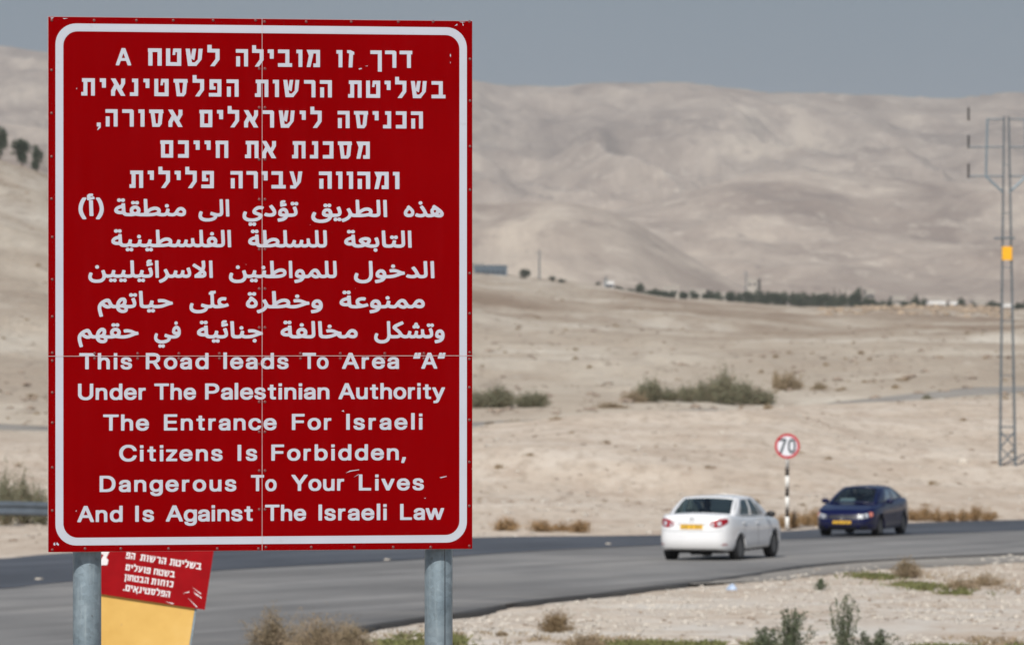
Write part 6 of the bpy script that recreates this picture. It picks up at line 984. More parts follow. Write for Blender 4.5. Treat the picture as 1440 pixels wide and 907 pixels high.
    b1 = t.node('ShaderNodeBump'); b1.inputs['Strength'].default_value = 1.0; b1.inputs['Distance'].default_value = 36.0; t.l.new(mm.outputs[0], b1.inputs['Height'])
    pm1 = t.noise(t.world((1, .6, 1)), 0.16, 8, 0.7); mp_ = t.node('ShaderNodeMath', operation='MULTIPLY'); t.l.new(pm1, mp_.inputs[0]); t.l.new(dist(170, 420), mp_.inputs[1])
    b3 = t.node('ShaderNodeBump'); b3.inputs['Strength'].default_value = 0.8; b3.inputs['Distance'].default_value = 1.6; t.l.new(mp_.outputs[0], b3.inputs['Height']); t.l.new(b1.outputs['Normal'], b3.inputs['Normal'])
    b2 = t.node('ShaderNodeBump'); b2.inputs['Strength'].default_value = 0.9; b2.inputs['Distance'].default_value = 0.07
    t.l.new(hb, b2.inputs['Height']); t.l.new(b3.outputs['Normal'], b2.inputs['Normal']); t.l.new(b2.outputs['Normal'], t.b.inputs['Normal'])
    return t.m
M['ground'] = terrain_mat()
def asphalt(name, col, tint):
    t = NT(name); t.set(0.85, 0, 0.3)
    p = t.world(); a = t.noise(t.world((0.35, 0.16, 1)), 0.5, 6, 0.6); b = t.noise(p, 14, 4, 0.7); w = t.noise(p, 1.1, 5, 0.6)
    c = t.ramp(a, [(0.34, tuple(k * 0.72 for k in col)), (0.52, col), (0.66, tint)])
    c = t.mix(t.ramp(w, [(0.60, 0.0), (0.75, 0.3)]), c, (0.24, 0.21, 0.18))
    c = t.mix(t.ramp(b, [(0.3, 0.35), (0.7, 0.0)]), c, tuple(k * 0.6 for k in col))
    tc_ = t.node('ShaderNodeNewGeometry'); mr_ = t.node('ShaderNodeMapping', vector_type='TEXTURE'); mr_.inputs['Rotation'].default_value = (0, 0, R(-22)); mr_.inputs['Scale'].default_value = (1.1, 26, 1)
    t.l.new(tc_.outputs['Position'], mr_.inputs['Vector']); st_ = t.noise(mr_.outputs['Vector'], 1.0, 4, 0.6)          # wheel-polished and tyre-darkened tracks
    c = t.mix(t.ramp(st_, [(0.36, 0.45), (0.50, 0.0)]), c, tuple(k * 0.55 for k in col)); c = t.mix(t.ramp(st_, [(0.55, 0.0), (0.68, 0.4)]), c, tuple(min(1, k * 1.5) for k in col))
    t.base(c); t.bump(b, 0.4, 0.01); return t.m
M['asphalt'] = asphalt('worn_grey_asphalt', (0.200, 0.195, 0.190), (0.27, 0.26, 0.248))
M['asphalt_dark'] = asphalt('newer_blue_grey_asphalt', (0.072, 0.080, 0.096), (0.095, 0.102, 0.118))
M['asphalt_edge'] = asphalt('broken_asphalt_edge', (0.055, 0.053, 0.052), (0.09, 0.085, 0.08))
M['asphalt_far'] = asphalt('far_road_asphalt', (0.30, 0.275, 0.245), (0.36, 0.335, 0.30))

def foliage_mat(name, a, b, c):
    t = NT(name); t.set(0.85, 0, 0.2)
    oi = t.node('ShaderNodeObjectInfo'); p = t.coord('Object')
    f = t.noise(p, 4.5, 3, 0.6); ad = t.node('ShaderNodeMath', operation='MULTIPLY_ADD'); ad.inputs[1].default_value = 0.16; t.l.new(oi.outputs['Random'], ad.inputs[0]); t.l.new(f, ad.inputs[2])
    g = t.noise(p, 60, 2, 0.5)
    col = t.ramp(ad.outputs[0], [(0.35, a), (0.58, b), (0.8, c)])
    col = t.mix(t.ramp(g, [(0.45, 0.0), (0.7, 0.5)]), col, c)
    t.base(col)
    return t.m
M['dry'] = foliage_mat('dry_twigs', (0.14, 0.095, 0.052), (0.235, 0.17, 0.095), (0.33, 0.25, 0.16))
M['dry_olive'] = foliage_mat('dry_olive_twigs', (0.13, 0.105, 0.06), (0.235, 0.185, 0.12), (0.31, 0.24, 0.17))
M['rust'] = foliage_mat('rusty_dry_grass', (0.20, 0.11, 0.045), (0.30, 0.185, 0.085), (0.38, 0.25, 0.13))
M['green'] = foliage_mat('grey_green_leaves', (0.045, 0.062, 0.035), (0.075, 0.095, 0.058), (0.12, 0.14, 0.09))
M['green_mid'] = foliage_mat('desert_shrub_leaves', (0.085, 0.088, 0.05), (0.13, 0.135, 0.085), (0.19, 0.185, 0.13))
M['tree'] = foliage_mat('dark_tree_leaves', (0.018, 0.03, 0.02), (0.035, 0.05, 0.033), (0.06, 0.075, 0.05))
M['grass'] = foliage_mat('low_green_weeds', (0.075, 0.085, 0.03), (0.125, 0.135, 0.05), (0.22, 0.20, 0.10))
M['bark'] = mat_simple('bark', (0.09, 0.07, 0.05), 0.9, 0, 0.3, 8)
M['stone'] = mat_simple('pale_limestone', (0.45, 0.41, 0.36), 0.9, 0, 0.25, 9, 0.2, 0, 0.4)
M['stone_dark'] = mat_simple('brown_stone', (0.24, 0.19, 0.15), 0.9, 0, 0.25, 9, 0.2, 0, 0.4)
M['wall_pale'] = mat_simple('pale_render', (0.34, 0.315, 0.285), 0.85, 0, 0.1, 0.5)
M['wall_white'] = mat_simple('whitewash', (0.60, 0.60, 0.60), 0.85, 0, 0.06, 0.5)
M['wall_dark'] = mat_simple('dark_slate_sheet', (0.07, 0.10, 0.13), 0.7, 0, 0.15, 0.5)
M['window'] = mat_simple('dark_window', (0.03, 0.035, 0.045), 0.2, 0, 0.1, 1)
M['rail'] = mat_simple('dull_blue_rail', (0.085, 0.105, 0.13), 0.5, 0.3, 0.15, 3)
M['skin'] = mat_simple('skin', (0.42, 0.24, 0.16), 0.6, 0, 0.06, 8)
M['shirt'] = mat_simple('dark_shirt', (0.05, 0.055, 0.07), 0.9, 0, 0.15, 12)
M['hair'] = mat_simple('dark_hair', (0.015, 0.012, 0.010), 0.6, 0, 0.2, 30)
M['blue_plastic'] = mat_simple('pale_blue_plastic', (0.38, 0.47, 0.62), 0.35, 0, 0.2, 8)
M['white_plastic'] = mat_simple('white_paper', (0.75, 0.74, 0.72), 0.6, 0, 0.1, 8)

# ------------------------------------------------------------------ terrain
th_in = np.linspace(-math.atan(0.112), math.atan(0.112), 520)
th_out = np.linspace(math.atan(0.112), math.pi, 62)[1:]
ths = np.concatenate([-th_out[::-1][1:], th_in, th_out])       # once round, seam behind the lens
def seg(a, b, n): return list(np.exp(np.linspace(math.log(a), math.log(b), n, endpoint=False)))
rs = seg(2.2, 55, 26) + seg(55, 160, 90) + seg(160, 345, 230) + seg(345, 1800, 190) + seg(1800, 2350, 14) + list(np.arange(2350, 8300, 24)) + [8500, 8900, 9400, 10000, 10800]
rs = np.array(rs)
TT, RR = np.meshgrid(ths, rs)
X, Y = RR * np.sin(TT), RR * np.cos(TT)
Z = G(X, Y)
rdm = road_dist(X, Y)
Z = Z - 0.06 * (1 - sstep(0.0, 0.5, rdm))                      # bed under the asphalt
nr, nt = X.shape
V = np.stack([X, Y, Z], -1).reshape(-1, 3)
i0 = (np.arange(nr - 1)[:, None] * nt + np.arange(nt)[None, :])
i1 = np.roll(i0, -1, axis=1)
F = np.stack([i0, i1, i1 + nt, i0 + nt], -1).reshape(-1, 4)[:, ::-1]
V = np.vstack([V, [[0, 0, CAMZ - DROP]]])
ground = obj_me('ground', mesh_np('ground', V, F, M['ground'], True))
me = ground.data
bmf = MB()
tag(ground, 'pale stony desert ground running from the verge over the plain to bare hazy hills', kind='structure')
# small disc under the lens closes the fan
disc = MB(); ring = [(2.2 * math.sin(a), 2.2 * math.cos(a)) for a in np.linspace(0, 2 * math.pi, 25)[:-1]]
disc.add([(x, y, g1(x, y)) for x, y in ring] + [(0, 0, g1(0, 0))], [(i, 24, (i + 1) % 24) for i in range(24)])
tag(disc.build('ground_patch', M['ground']), 'pale stony ground beneath the viewpoint', kind='structure')

# ------------------------------------------------------------------ road
def resample(P, n):
    P = np.asarray(P); d = np.r_[0, np.cumsum(np.hypot(*(np.diff(P, axis=0)).T))]
    # light smoothing of the traced edge
    s = np.linspace(0, d[-1], n); Q = np.stack([np.interp(s, d, P[:, k]) for k in (0, 1)], 1)
    k = np.ones(7) / 7
    for c in (0, 1): Q[3:-3, c] = np.convolve(Q[:, c], k, 'valid')
    return Q
def edge_at(edge, ys): return np.stack([np.interp(ys, edge[:, 1], edge[:, 0]), ys], 1)
def strip(name, A, B, m, lift, nw=10, jag=0.0, skirt=0.0):
    """a draped sheet between two edges sampled with the same count"""
    n = len(A)
    if jag:
        j = fbm(np.arange(n) * 0.35, np.zeros(n), 4, 91) * jag
        dv = A - B; dv = dv / (np.hypot(dv[:, 0], dv[:, 1])[:, None] + 1e-6); A = A + dv * j[:, None]
    t = np.linspace(0, 1, nw)[None, :, None]
    P = A[:, None, :] * (1 - t) + B[:, None, :] * t
    Zs = G(P[..., 0], P[..., 1]) + lift
    Vv = np.concatenate([P, Zs[..., None]], -1)
    if skirt:
        a = Vv[:, :1].copy(); a[..., 2] -= skirt; b = Vv[:, -1:].copy(); b[..., 2] -= skirt
        Vv = np.concatenate([a, Vv, b], 1)
    w = Vv.shape[1]
    i = np.arange(n - 1)[:, None] * w + np.arange(w - 1)[None, :]
    Fq = np.stack([i, i + 1, i + w + 1, i + w], -1).reshape(-1, 4)
    return obj_me(name, mesh_np(name, Vv.reshape(-1, 3), Fq, m, True))
NR = 420
An, Af, Am = resample(_near, NR), resample(_far, NR), resample(_mid, NR)
road = strip('road', An, Af, M['asphalt'], 0.02, 14, jag=0.5, skirt=0.12)
tag(road, 'worn grey asphalt road curving away to the right', kind='structure')
lane = strip('road_lane', Am, Af + (Am - Af) * 0.004, M['asphalt_dark'], 0.03, 6)
tag(lane, 'darker blue grey strip of newer asphalt along the far side of the road', kind='structure')
# ragged dark lip along the near edge
dv = An - Af; dv /= np.hypot(dv[:, 0], dv[:, 1])[:, None]
lipw = (0.06 + 0.22 * np.clip(fbm(np.arange(NR) * 0.21, np.zeros(NR), 3, 55) + 0.4, 0, 1))[:, None]
lip = strip('road_edge', An + dv * lipw, An - dv * 0.10, M['asphalt_edge'], 0.026, 4, jag=0.35, skirt=0.12)
tag(lip, 'dark broken lip of the asphalt where the road meets the gravel', kind='structure')
# spur of old asphalt beside the road on the right
sa = np.array([gp(*p) for p in [(960, 822), (1060, 818), (1130, 812), (1200, 803), (1300, 797), (1440, 790), (1620, 782)]])
sb = np.array([gp(*p) for p in [(985, 818), (1062, 809), (1125, 799), (1208, 791), (1292, 786.5), (1442, 780), (1620, 774)]])
spur = strip('road_shoulder', resample(sa, 120), resample(sb, 120), M['asphalt_far'], 0.012, 5, jag=0.9)
tag(spur, 'thin grey gravel shoulder beside the near edge of the road', kind='structure')
# the far road across the plain
fr = resample(_froad, 300); tn = np.gradient(fr, axis=0); nn = np.stack([-tn[:, 1], tn[:, 0]], 1); nn /= np.hypot(nn[:, 0], nn[:, 1])[:, None]
fw = np.interp(fr[:, 0], [-20, 8, 24, 40], [4.5, 4.5, 8.0, 8.5])[:, None]
frd = strip('far_road', fr - nn * fw, fr + nn * fw, M['asphalt_far'], 0.05, 6, skirt=0.1)
tag(frd, 'narrow grey road crossing the desert beyond the sandy bank', kind='structure')
# pale studs along the lane joint
def stud():
    b = MB(); b.box((0, 0, 0.01), (0.13, 0.12, 0.02)); b.box((0, 0, 0.024), (0.10, 0.09, 0.012)); return b.mesh('road_stud', M['stone'])
sm = stud()
for i, (px, py) in enumerate([(55, 816), (545, 789), (856, 766.5)]):
    x, y, z = on(px, py)
    o = obj_me('road_stud', sm, loc=(x, y, z + 0.032), rot=(0, 0, R(-30)))
    tag(o, ['pale road stud on the dark lane left of the left sign post', 'pale road stud on the road under the big sign',
            'pale road stud on the dark lane midway between sign and white car'][i], 'road stud', 'road studs along the lane joint')

# ------------------------------------------------------------------ the big warning sign
TH = math.asin(0.195)
SIGN_D = 26.26
sx, sz = (366.5 - 720) / 304.6, CAMZ + (453.5 - 400.3) / 304.6
sign = empty('warning_sign', (0, 0, 0))
tag(sign, 'large red trilingual warning sign with white border on two grey steel posts', 'sign')
sign.location = (sx, SIGN_D, 0)
sign.rotation_euler = (0, 0, TH)
gz = g1(sx, SIGN_D)
PW0, PW1 = 0.0171 - 1.0, 1.9945 - 1.0        # plate edges, metres from its middle
PH0, PH1 = sz - 1.225, sz + 1.225            # plate bottom and top, world heights
def pm(x, y): return (x / 1000.0 - 1.0, PH0 + y / 1000.0)     # plate millimetres -> local x, z

def decode(loops_in):
    """running differences in half millimetres -> outlines in millimetres"""
    loops = []
    for q in loops_in:
        a = np.cumsum(np.array(q, float).reshape(-1, 2), axis=0) * 0.5
        loops.append([tuple(v) for v in a])
    return loops
def flat_letters(name, key, m, parent, ox, oz, sc, depth, y, rx=0.0):
    """a line of lettering cut from thin sheet: filled outlines, extruded a little"""
    yb, s = GLYPHS[key]
    cu = bpy.data.curves.new(name, 'CURVE'); cu.dimensions = '2D'; cu.fill_mode = 'BOTH'; cu.extrude = depth / 2
    for lp in decode(s):
        sp = cu.splines.new('POLY'); sp.points.add(len(lp) - 1); sp.use_cyclic_u = True
        for p, (a, b) in zip(sp.points, lp): p.co = (ox + a * sc / 1000.0, oz + (b + yb) * sc / 1000.0, 0, 1)
    tmp = bpy.data.objects.new(name, cu); COL.objects.link(tmp)
    dg = bpy.context.evaluated_depsgraph_get()
    me = bpy.data.meshes.new_from_object(tmp.evaluated_get(dg))
    bpy.data.objects.remove(tmp); me.name = name
    me.transform(Matrix(((1, 0, 0, 0), (0, 0, -1, y), (0, 1, 0, 0), (0, 0, 0, 1))))
    me.materials.clear(); me.materials.append(m)
    return obj_me(name, me, parent)

seam_x = 0.0; 
def plate_mm(px, py):
    k = (px - 720) / FPX
    s = (sx - k * SIGN_D) / (k * math.sin(TH) - math.cos(TH)); d = SIGN_D + s * math.sin(TH)
    return (s + 1) * 1000, (CAMZ + (453.5 - py) / FPX * d - PH0) * 1000
smx = plate_mm(368.5, 400)[0]; smy = plate_mm(366, 500.5)[1]
xa, xb = 17.1, 1994.5
gap = 1.6
for (x0, x1, y0, y1) in [(xa, smx - gap, smy + gap, 2450), (smx + gap, xb, smy + gap, 2450), (xa, smx - gap, 0, smy - gap), (smx + gap, xb, 0, smy - gap)]:
    (ax, az), (bx, bz) = pm(x0, y0), pm(x1, y1)
    MB().box(((ax + bx) / 2, 0.002, (az + bz) / 2), (bx - ax, 0.004, bz - az)).build('panel', M['red'], sign)
# pale aluminium seen at the joints and round the rim
fr_ = MB(); (ax, az), (bx, bz) = pm(xa - 1.4, -1.4), pm(xb + 1.4, 2451.4)
fr_.box(((ax + bx) / 2, 0.0075, (az + bz) / 2), (bx - ax, 0.006, bz - az))
fr_.build('backing_sheet', M['alu'], sign)
sj = MB(); (jx, j0), (_, j1) = pm(smx, 0), pm(smx, 2450); sj.box((jx, -0.0026, (j0 + j1) / 2), (0.0019, 0.0012, j1 - j0))
sj.build('joint_strip', M['alu'], sign)
sj = MB(); (j0, jz), (j1, _) = pm(xa, smy), pm(xb, smy); sj.box(((j0 + j1) / 2, -0.0026, jz), (j1 - j0, 0.0012, 0.0021))
sj.build('joint_strip', M['alu'], sign)
# white rounded border
def rrect(x0, x1, y0, y1, r, n=10):
    out = []
    for cx, cy, a0 in ((x1 - r, y1 - r, 0), (x0 + r, y1 - r, 90), (x0 + r, y0 + r, 180), (x1 - r, y0 + r, 270)):
        for i in range(n + 1):
            a = R(a0 + 90 * i / n); out.append((cx + r * math.cos(a), cy + r * math.sin(a)))
    return out
o_ = rrect(49.5, 1969, 29.2, 2420, 96); i_ = rrect(85.8, 1934, 64.5, 2384, 66)
bv, bf = [], []; n_ = len(o_)
for (x, y) in o_ + i_:
    a, b = pm(x, y); bv.append((a, -0.0012, b))
for (x, y) in o_ + i_:
    a, b = pm(x, y); bv.append((a, -0.0002, b))
for i in range(n_):
    j = (i + 1) % n_
    bf += [(i, j, n_ + j, n_ + i), (2 * n_ + i, 2 * n_ + j, j, i), (n_ + i, n_ + j, 3 * n_ + j, 3 * n_ + i)]
MB().add(bv, bf).build('border', M['white'], sign)
for k in [k for k in GLYPHS if k[0] in 'hae']:              # one cut-out per word
    flat_letters('lettering', k, M['white'], sign, -1.0, PH0, 1.0, 0.0018, -0.0011)
# rivets
rm = MB().lathe([(0.0072, 0), (0.0066, 0.002), (0.0045, 0.0038), (0.001, 0.0045)], 10, Matrix.Rotation(R(90), 4, 'X')).mesh('rivet', M['rivet'], True)
riv = []
ZA, ZB, ZC = 3.3581, 3.3594, 3.7806
for x in (43, 243, 443, 617, 805, 1005): riv.append((60 + x / ZA, 29))
for x in (40, 237, 450, 672, 837, 1008): riv.append((360 + x / ZB, 31))
for y in (265, 468, 673, 872): riv.append((72.5, 20 + y / ZA))
for y in (240, 465, 662, 855): riv.append((73.5, 270 + y / ZC))
for y in (82, 217, 345, 535, 718, 885): riv.append((73.5, 480 + y / 3.0226))
for y in (213, 410, 625, 830): riv.append((661, 20 + y / ZB))
for y in (432, 645, 852): riv.append((660.5, 270 + y / 3.778))
for y in (75, 195, 333, 512, 698, 868): riv.append((660, 480 + y / 3.0219))
for x in (180, 332, 535, 742, 917): riv.append((60 + x / 3.0226, 771))
for x in (42, 235, 418, 583, 742): riv.append((360 + x / 3.0219, 769))
for y in (97, 151.5, 224.5, 280.5, 350.5, 406, 460.5, 512, 565, 607, 661.5, 716):
    riv.append((364.5, y)); riv.append((372.5, y))
for x in (133, 193.5, 251.5, 308.5): riv.append((x, 497)); riv.append((x, 504))
for x in (422.5, 478.5, 541, 596): riv.append((x, 497)); riv.append((x, 504))
for px, py in riv:
    a, b = pm(*plate_mm(px, py)); o = obj_me('rivet', rm, sign, (a, 0.0002, b))
# a few scratches and flakes where the face is worn
for pts in [[(504, 97), (508, 96), (509, 97.5), (505, 98.4)], [(513, 93.5), (517, 92.8), (517, 93.6)], [(633, 76), (634.2, 78), (633.5, 81), (632.6, 79)], [(632.8, 87), (633.9, 88.5), (633.2, 90)],
            [(486, 665), (492, 661.5), (505, 659.8), (505, 660.6), (493, 662.8)], [(497, 671), (504, 666.5), (504.5, 667.3)], [(618, 671), (628, 669), (628, 670), (620, 672)], [(480, 578), (483, 576.5), (484, 579)],
            [(75, 764), (77, 762), (78, 766), (76, 767)], [(80, 762), (83, 765), (82, 767), (79, 765)], [(596, 700), (599, 699.6), (598, 701)], [(639, 37), (643, 34), (643, 36)], [(650, 32), (652, 36), (651, 37)], [(106, 718), (108, 717), (107, 719.5)],
            [(70, 25.5), (76, 25), (73, 27)], [(88, 26), (96, 26.2), (90, 27.4)], [(645, 31), (655, 31.4), (650, 32.3)], [(107, 124.5), (108.5, 124), (108, 126.3)]]:
    vs = [(pm(*plate_mm(*p))) for p in pts]
    mb = MB(); k = len(vs); mb.add([(a, -0.0018, b) for a, b in vs] + [(a, -0.0004, b) for a, b in vs], [tuple(range(k))] + [(i, (i + 1) % k, k + (i + 1) % k, k + i) for i in range(k)])
    mb.build('paint_chip', M['white'], sign)
# frame rails and posts behind
for zz in (PH0 + 0.22, sz, PH1 - 0.22):
    MB().box((0, 0.028, zz), (1.9, 0.034, 0.05)).build('rail', M['galv'], sign)
for px in (127, 623.5):
    x, _ = pm(*plate_mm(px, 780))
    p = MB(); p.tube((x, 0.122, -0.4), (x, 0.122, PH1 - 0.05), 0.0655, n=40)
    po = p.build('post', M['galv'], sign, smooth=True)
    for pl in po.data.polygons:
        if len(pl.vertices) > 4: pl.use_smooth = False
    MB().tube((x, 0.122, PH1 - 0.052), (x, 0.122, PH1 - 0.04), 0.069, n=32).build('post_cap', M['black'], sign)
    for zz in (PH0 + 0.22, sz, PH1 - 0.22):
        MB().lathe([(0.0665, -0.02), (0.070, -0.02), (0.070, 0.02), (0.0665, 0.02)], 28, Matrix.Translation((x, 0.122, zz))).build('clamp', M['galv'], sign)
sb_ = MB(); sb_.tube((pm(*plate_mm(628, 780))[0], 0.047, PH0 - 0.9), (pm(*plate_mm(628, 780))[0], 0.047, PH0 + 0.02), 0.0012, n=5); sb_.build('weld_line', M['black'], sign)

# ------------------------------------------------------------------ the tilted sign behind it
d2 = 45.0; k2 = d2 / FPX
ss = empty('tilted_sign', (0, 0, 0)); tag(ss, 'smaller tilted red sign above a yellow board, half hidden behind the big sign', 'sign')
ox, oz = (288 - 720) * k2, CAMZ + (453.5 - 857) * k2
ss.location = (ox, d2, oz); ss.rotation_euler = (0, R(8.6), 0)
# local x right, z up, origin at the red plate's lower right corner
MB().box((-0.475, 0, 0.41), (0.95, 0.008, 0.82)).build('red_plate', M['red2'], ss)
MB().box((-0.495, 0.065, -0.45), (0.83, 0.09, 1.06)).build('yellow_board', M['yellow_sheet'], ss, bevel=0.004)
MB().box((-0.0725, 0.07, -0.45), (0.015, 0.10, 1.06)).build('shaded_side_strip', M['galv'], ss)  # grey strip stands in for the yellow board's side in shade
MB().box((-0.5, 0.04, 0.45), (0.9, 0.05, 0.05)).build('crossbar', M['galv'], ss)
sg = g1(ox, d2) - oz
for xx in (-0.80, -0.22):
    MB().tube((xx, 0.145, sg - 0.3), (xx, 0.145, 0.75), 0.03, n=12).build('leg', M['galv'], ss, smooth=True)
# four lines of lettering, right aligned like the original
for key, px, py, sc in [('s0', 172, 829.5, 1.13), ('s1', 173.5, 815.0, 1.13), ('s2', 175, 801, 1.13), ('s3', 175.5, 784.5, 1.21)]:
    a = (px - 720) * k2 - ox; b = CAMZ + (453.5 - py) * k2 - oz; c, s = math.cos(R(8.6)), math.sin(R(8.6))
    # line starts follow the tilt; move from picture axes into the plate's own
    lx, lz = a * c - b * s, a * s + b * c
    for kw in [q for q in GLYPHS if q.startswith(key)]: flat_letters('lettering', kw, M['white2'], ss, lx, lz, sc, 0.002, -0.0052)
em = MB()
def l2(px, py):
    a = (px - 720) * k2 - ox; b = CAMZ + (453.5 - py) * k2 - oz; c, s = math.cos(R(8.6)), math.sin(R(8.6)); return (a * c - b * s, a * s + b * c)
pp = [l2(*p) for p in [(136, 768), (154, 770), (153.5, 776), (149.5, 784), (152.5, 787), (151, 794), (140, 794.5), (141, 788), (146, 780), (136, 776)]]
kk = len(pp); em.add([(a, -0.0062, b) for a, b in pp] + [(a, -0.0042, b) for a, b in pp], [tuple(range(kk))] + [(i, (i + 1) % kk, kk + (i + 1) % kk, kk + i) for i in range(kk)])
em.build('emblem', M['white2'], ss)
for pts in [[(257, 834), (266, 831), (266, 832.5)], [(270, 825), (283, 834), (282, 835)], [(271, 830), (284, 840), (283, 841)], [(264, 840), (278, 853), (276, 853)], [(272, 833), (280, 837), (279, 838.5)], [(232, 845), (245, 848), (243, 849)], [(192, 832), (194, 834), (192, 835)]]:
    vs = [l2(*p) for p in pts]; k = len(vs); mb = MB()
    mb.add([(a, -0.0058, b) for a, b in vs] + [(a, -0.0044, b) for a, b in vs], [tuple(range(k))] + [(i, (i + 1) % k, k + (i + 1) % k, k + i) for i in range(k)])
    mb.build('scratch', M['white2'], ss)

# ------------------------------------------------------------------ speed limit sign
x, y = gp(1107, 747.0); z = g1(x, y)
kp = y / FPX
sp = empty('speed_sign', (x, y, z)); tag(sp, 'round 70 speed limit sign on a black and white banded pole', 'sign')
zc = CAMZ + (453.5 - 627) * kp - z; rad = 17.6 * kp
n = 48
sp_r = MB(); sp_r.lathe([(rad, 0), (rad, 0.012), (rad * 0.80, 0.012), (rad * 0.80, 0.0)], n, Matrix.Translation((0, -0.05, zc)) @ Matrix.Rotation(R(90), 4, 'X'))
sp_r.f = sp_r.f[:-2]; sp_r.build('ring', M['sign_red'], sp)
MB().lathe([(rad * 0.82, 0), (rad * 0.82, 0.007)], n, Matrix.Translation((0, -0.05, zc)) @ Matrix.Rotation(R(90), 4, 'X')).build('disc', M['sign_white'], sp)
MB().lathe([(rad, 0), (rad, 0.004)], n, Matrix.Translation((0, -0.0455, zc)) @ Matrix.Rotation(R(90), 4, 'X')).build('backing_disc', M['galv'], sp)
num_h = 21.0 * kp; sc70 = num_h / 0.27
flat_letters('numeral', 'n70', M['sign_ink'], sp, -0.159 * sc70, zc - num_h / 2, sc70, 0.003, -0.0595)
H = zc - rad + 0.05; rows = [645, 657.5, 669, 686, 698, 714.5, 726.5, 743, 747.5]
zz = [CAMZ + (453.5 - r) * kp - z for r in rows]
for i in range(len(zz) - 1):
    b = MB(); b.tube((0, 0, zz[i + 1] - (0.3 if i == 7 else 0)), (0, 0, zz[i] + (0.5 if i == 0 else 0)), 0.052, n=16)
    b.build('band', M['paint_white'] if i % 2 == 0 else M['paint_black'], sp, smooth=True)

# ------------------------------------------------------------------ power mast
md = 196.0
for md in np.arange(186, 240, 0.5):                            # the foot stands where the bank meets this sight line
    if CAMZ - 202.5 / FPX * md <= g1(*ray(1417, md)): break
mx, my = ray(1417, md); mz = g1(mx, my); km = md / FPX
mast = empty('power_mast', (mx, my, mz)); tag(mast, 'tall slim grey power mast with a forked head and yellow plate', 'power mast')
def mh(row): return CAMZ + (453.5 - row) * km - mz
def mxx(px): return (px - 1417) * km
def bar(b, p, q, w): b.tube(p, q, w, n=4)
wt = 0.045
for sgn, pb, pt in ((-1, 1406.0, 1412.0), (1, 1428.0, 1418.5)):
    for dy in (-0.14, 0.14):
        b = MB(); b.tube((mxx(pb), dy * 1.3, -0.3), (mxx(pt), dy * 0.5, mh(164)), 0.036, 0.030, n=6); b.build('leg', M['mast'], mast)
b = MB()
for r0, r1 in ((606, 652), ):
    xl0, xr0, xl1, xr1 = mxx(1406.5), mxx(1427.2), mxx(1406.0), mxx(1428)
    for dy in (-0.17, 0.17):
        b.tube((xl0, dy, mh(r0)), (xr1, dy, mh(630)), 0.018, n=5); b.tube((xr0, dy, mh(r0)), (xl1, dy, mh(630)), 0.018, n=5)
        b.tube((xl1, dy, mh(628)), (xr1, dy, mh(650)), 0.018, n=5); b.tube((xr1, dy, mh(628)), (xl1, dy, mh(650)), 0.018, n=5)
        b.tube((xl0, dy, mh(600)), (xr0, dy, mh(600)), 0.025, n=5); b.tube((xl0, dy, mh(612)), (xr0, dy, mh(612)), 0.02, n=5)
b.build('lattice', M['mast'], mast)
for r in (232, 300, 376, 452, 528):
    f = (r - 164) / (650 - 164); w = (5.5 + f * 16) * km / 2; cx_ = mxx(1415.2 + f * 1.8)
    MB().box((cx_, 0, mh(r)), (w * 2, 0.2, 0.03)).build('batten', M['mast'], mast)
for s in (-1, 1):
    f = lambda px: mxx(px) if s < 0 else 2 * mxx(1415) - mxx(px)
    MB().tube((f(1411), 0, mh(271)), (f(1386), 0, mh(248)), 0.05, n=6).build('brace', M['galv'], mast)
    MB().tube((f(1386.5), 0, mh(250)), (f(1388.5), 0, mh(167)), 0.045, n=6).build('upright', M['galv'], mast)
    for r in (168, 207, 248):
        x1 = 1388 if r == 168 else 1362
        MB().tube((f(1412), 0, mh(r)), (f(x1), 0, mh(r)), 0.034, n=6).build('crossarm', M['mast'], mast)
    for r0, r1 in ((151, 170), (190, 209), (230, 251)):
        b = MB(); z0, z1 = mh(r1), mh(r0); prof = [(0.012, 0)]
        for i in range(6): prof += [(0.05, (i + .25) / 6 * (z1 - z0)), (0.045, (i + .55) / 6 * (z1 - z0)), (0.022, (i + .8) / 6 * (z1 - z0))]
        b.lathe(prof + [(0.01, z1 - z0)], 10, Matrix.Translation((f(1362), 0, z0))); b.build('insulator', M['black'], mast, smooth=True)
MB().box((mxx(1412.5), -0.02, mh(335)), (29 * km, 0.32, 0.07)).build('guard_shelf', M['mast'], mast)
MB().box((mxx(1415.5), -0.21, mh(356.5)), (14 * km, 0.02, 19 * km)).build('warning_plate', M['mast_yellow'], mast)
# rubble round the mast foot
# ------------------------------------------------------------------ guard rail on the left
g0, g1_ = (-150, 742), (430, 746)
A0, A1 = Vector((*gp(*g0), 0)), Vector((*gp(*g1_), 0)); Lr = (A1 - A0).length; dr = (A1 - A0).normalized()
gr = empty('guard_rail', (A0.x, A0.y, 0), math.atan2(dr.y, dr.x)); tag(gr, 'dull blue grey steel guard rail beyond the road at far left', 'guard rail')
nseg = int(Lr / 1.0)
prof = [(-0.02, -0.21), (-0.09, -0.15), (-0.09, -0.08), (-0.03, -0.02), (-0.03, 0.02), (-0.09, 0.08), (-0.09, 0.15), (-0.02, 0.21)]
vs, fs = [], []
for i in range(nseg + 1):
    s = Lr * i / nseg; w = A0 + dr * s; zg = g1(w.x, w.y) + 0.56
    for (py_, pz_) in prof: vs.append((s, py_, zg + pz_))
for i in range(nseg):
    for j in range(7): a = i * 8 + j; fs.append((a, a + 8, a + 9, a + 1))
MB().add(vs, fs).build('beam', M['rail'], gr, smooth=False)
pm_ = MB().box((0, 0, 0), (0.09, 0.12, 1.1)).mesh('post', M['galv'])
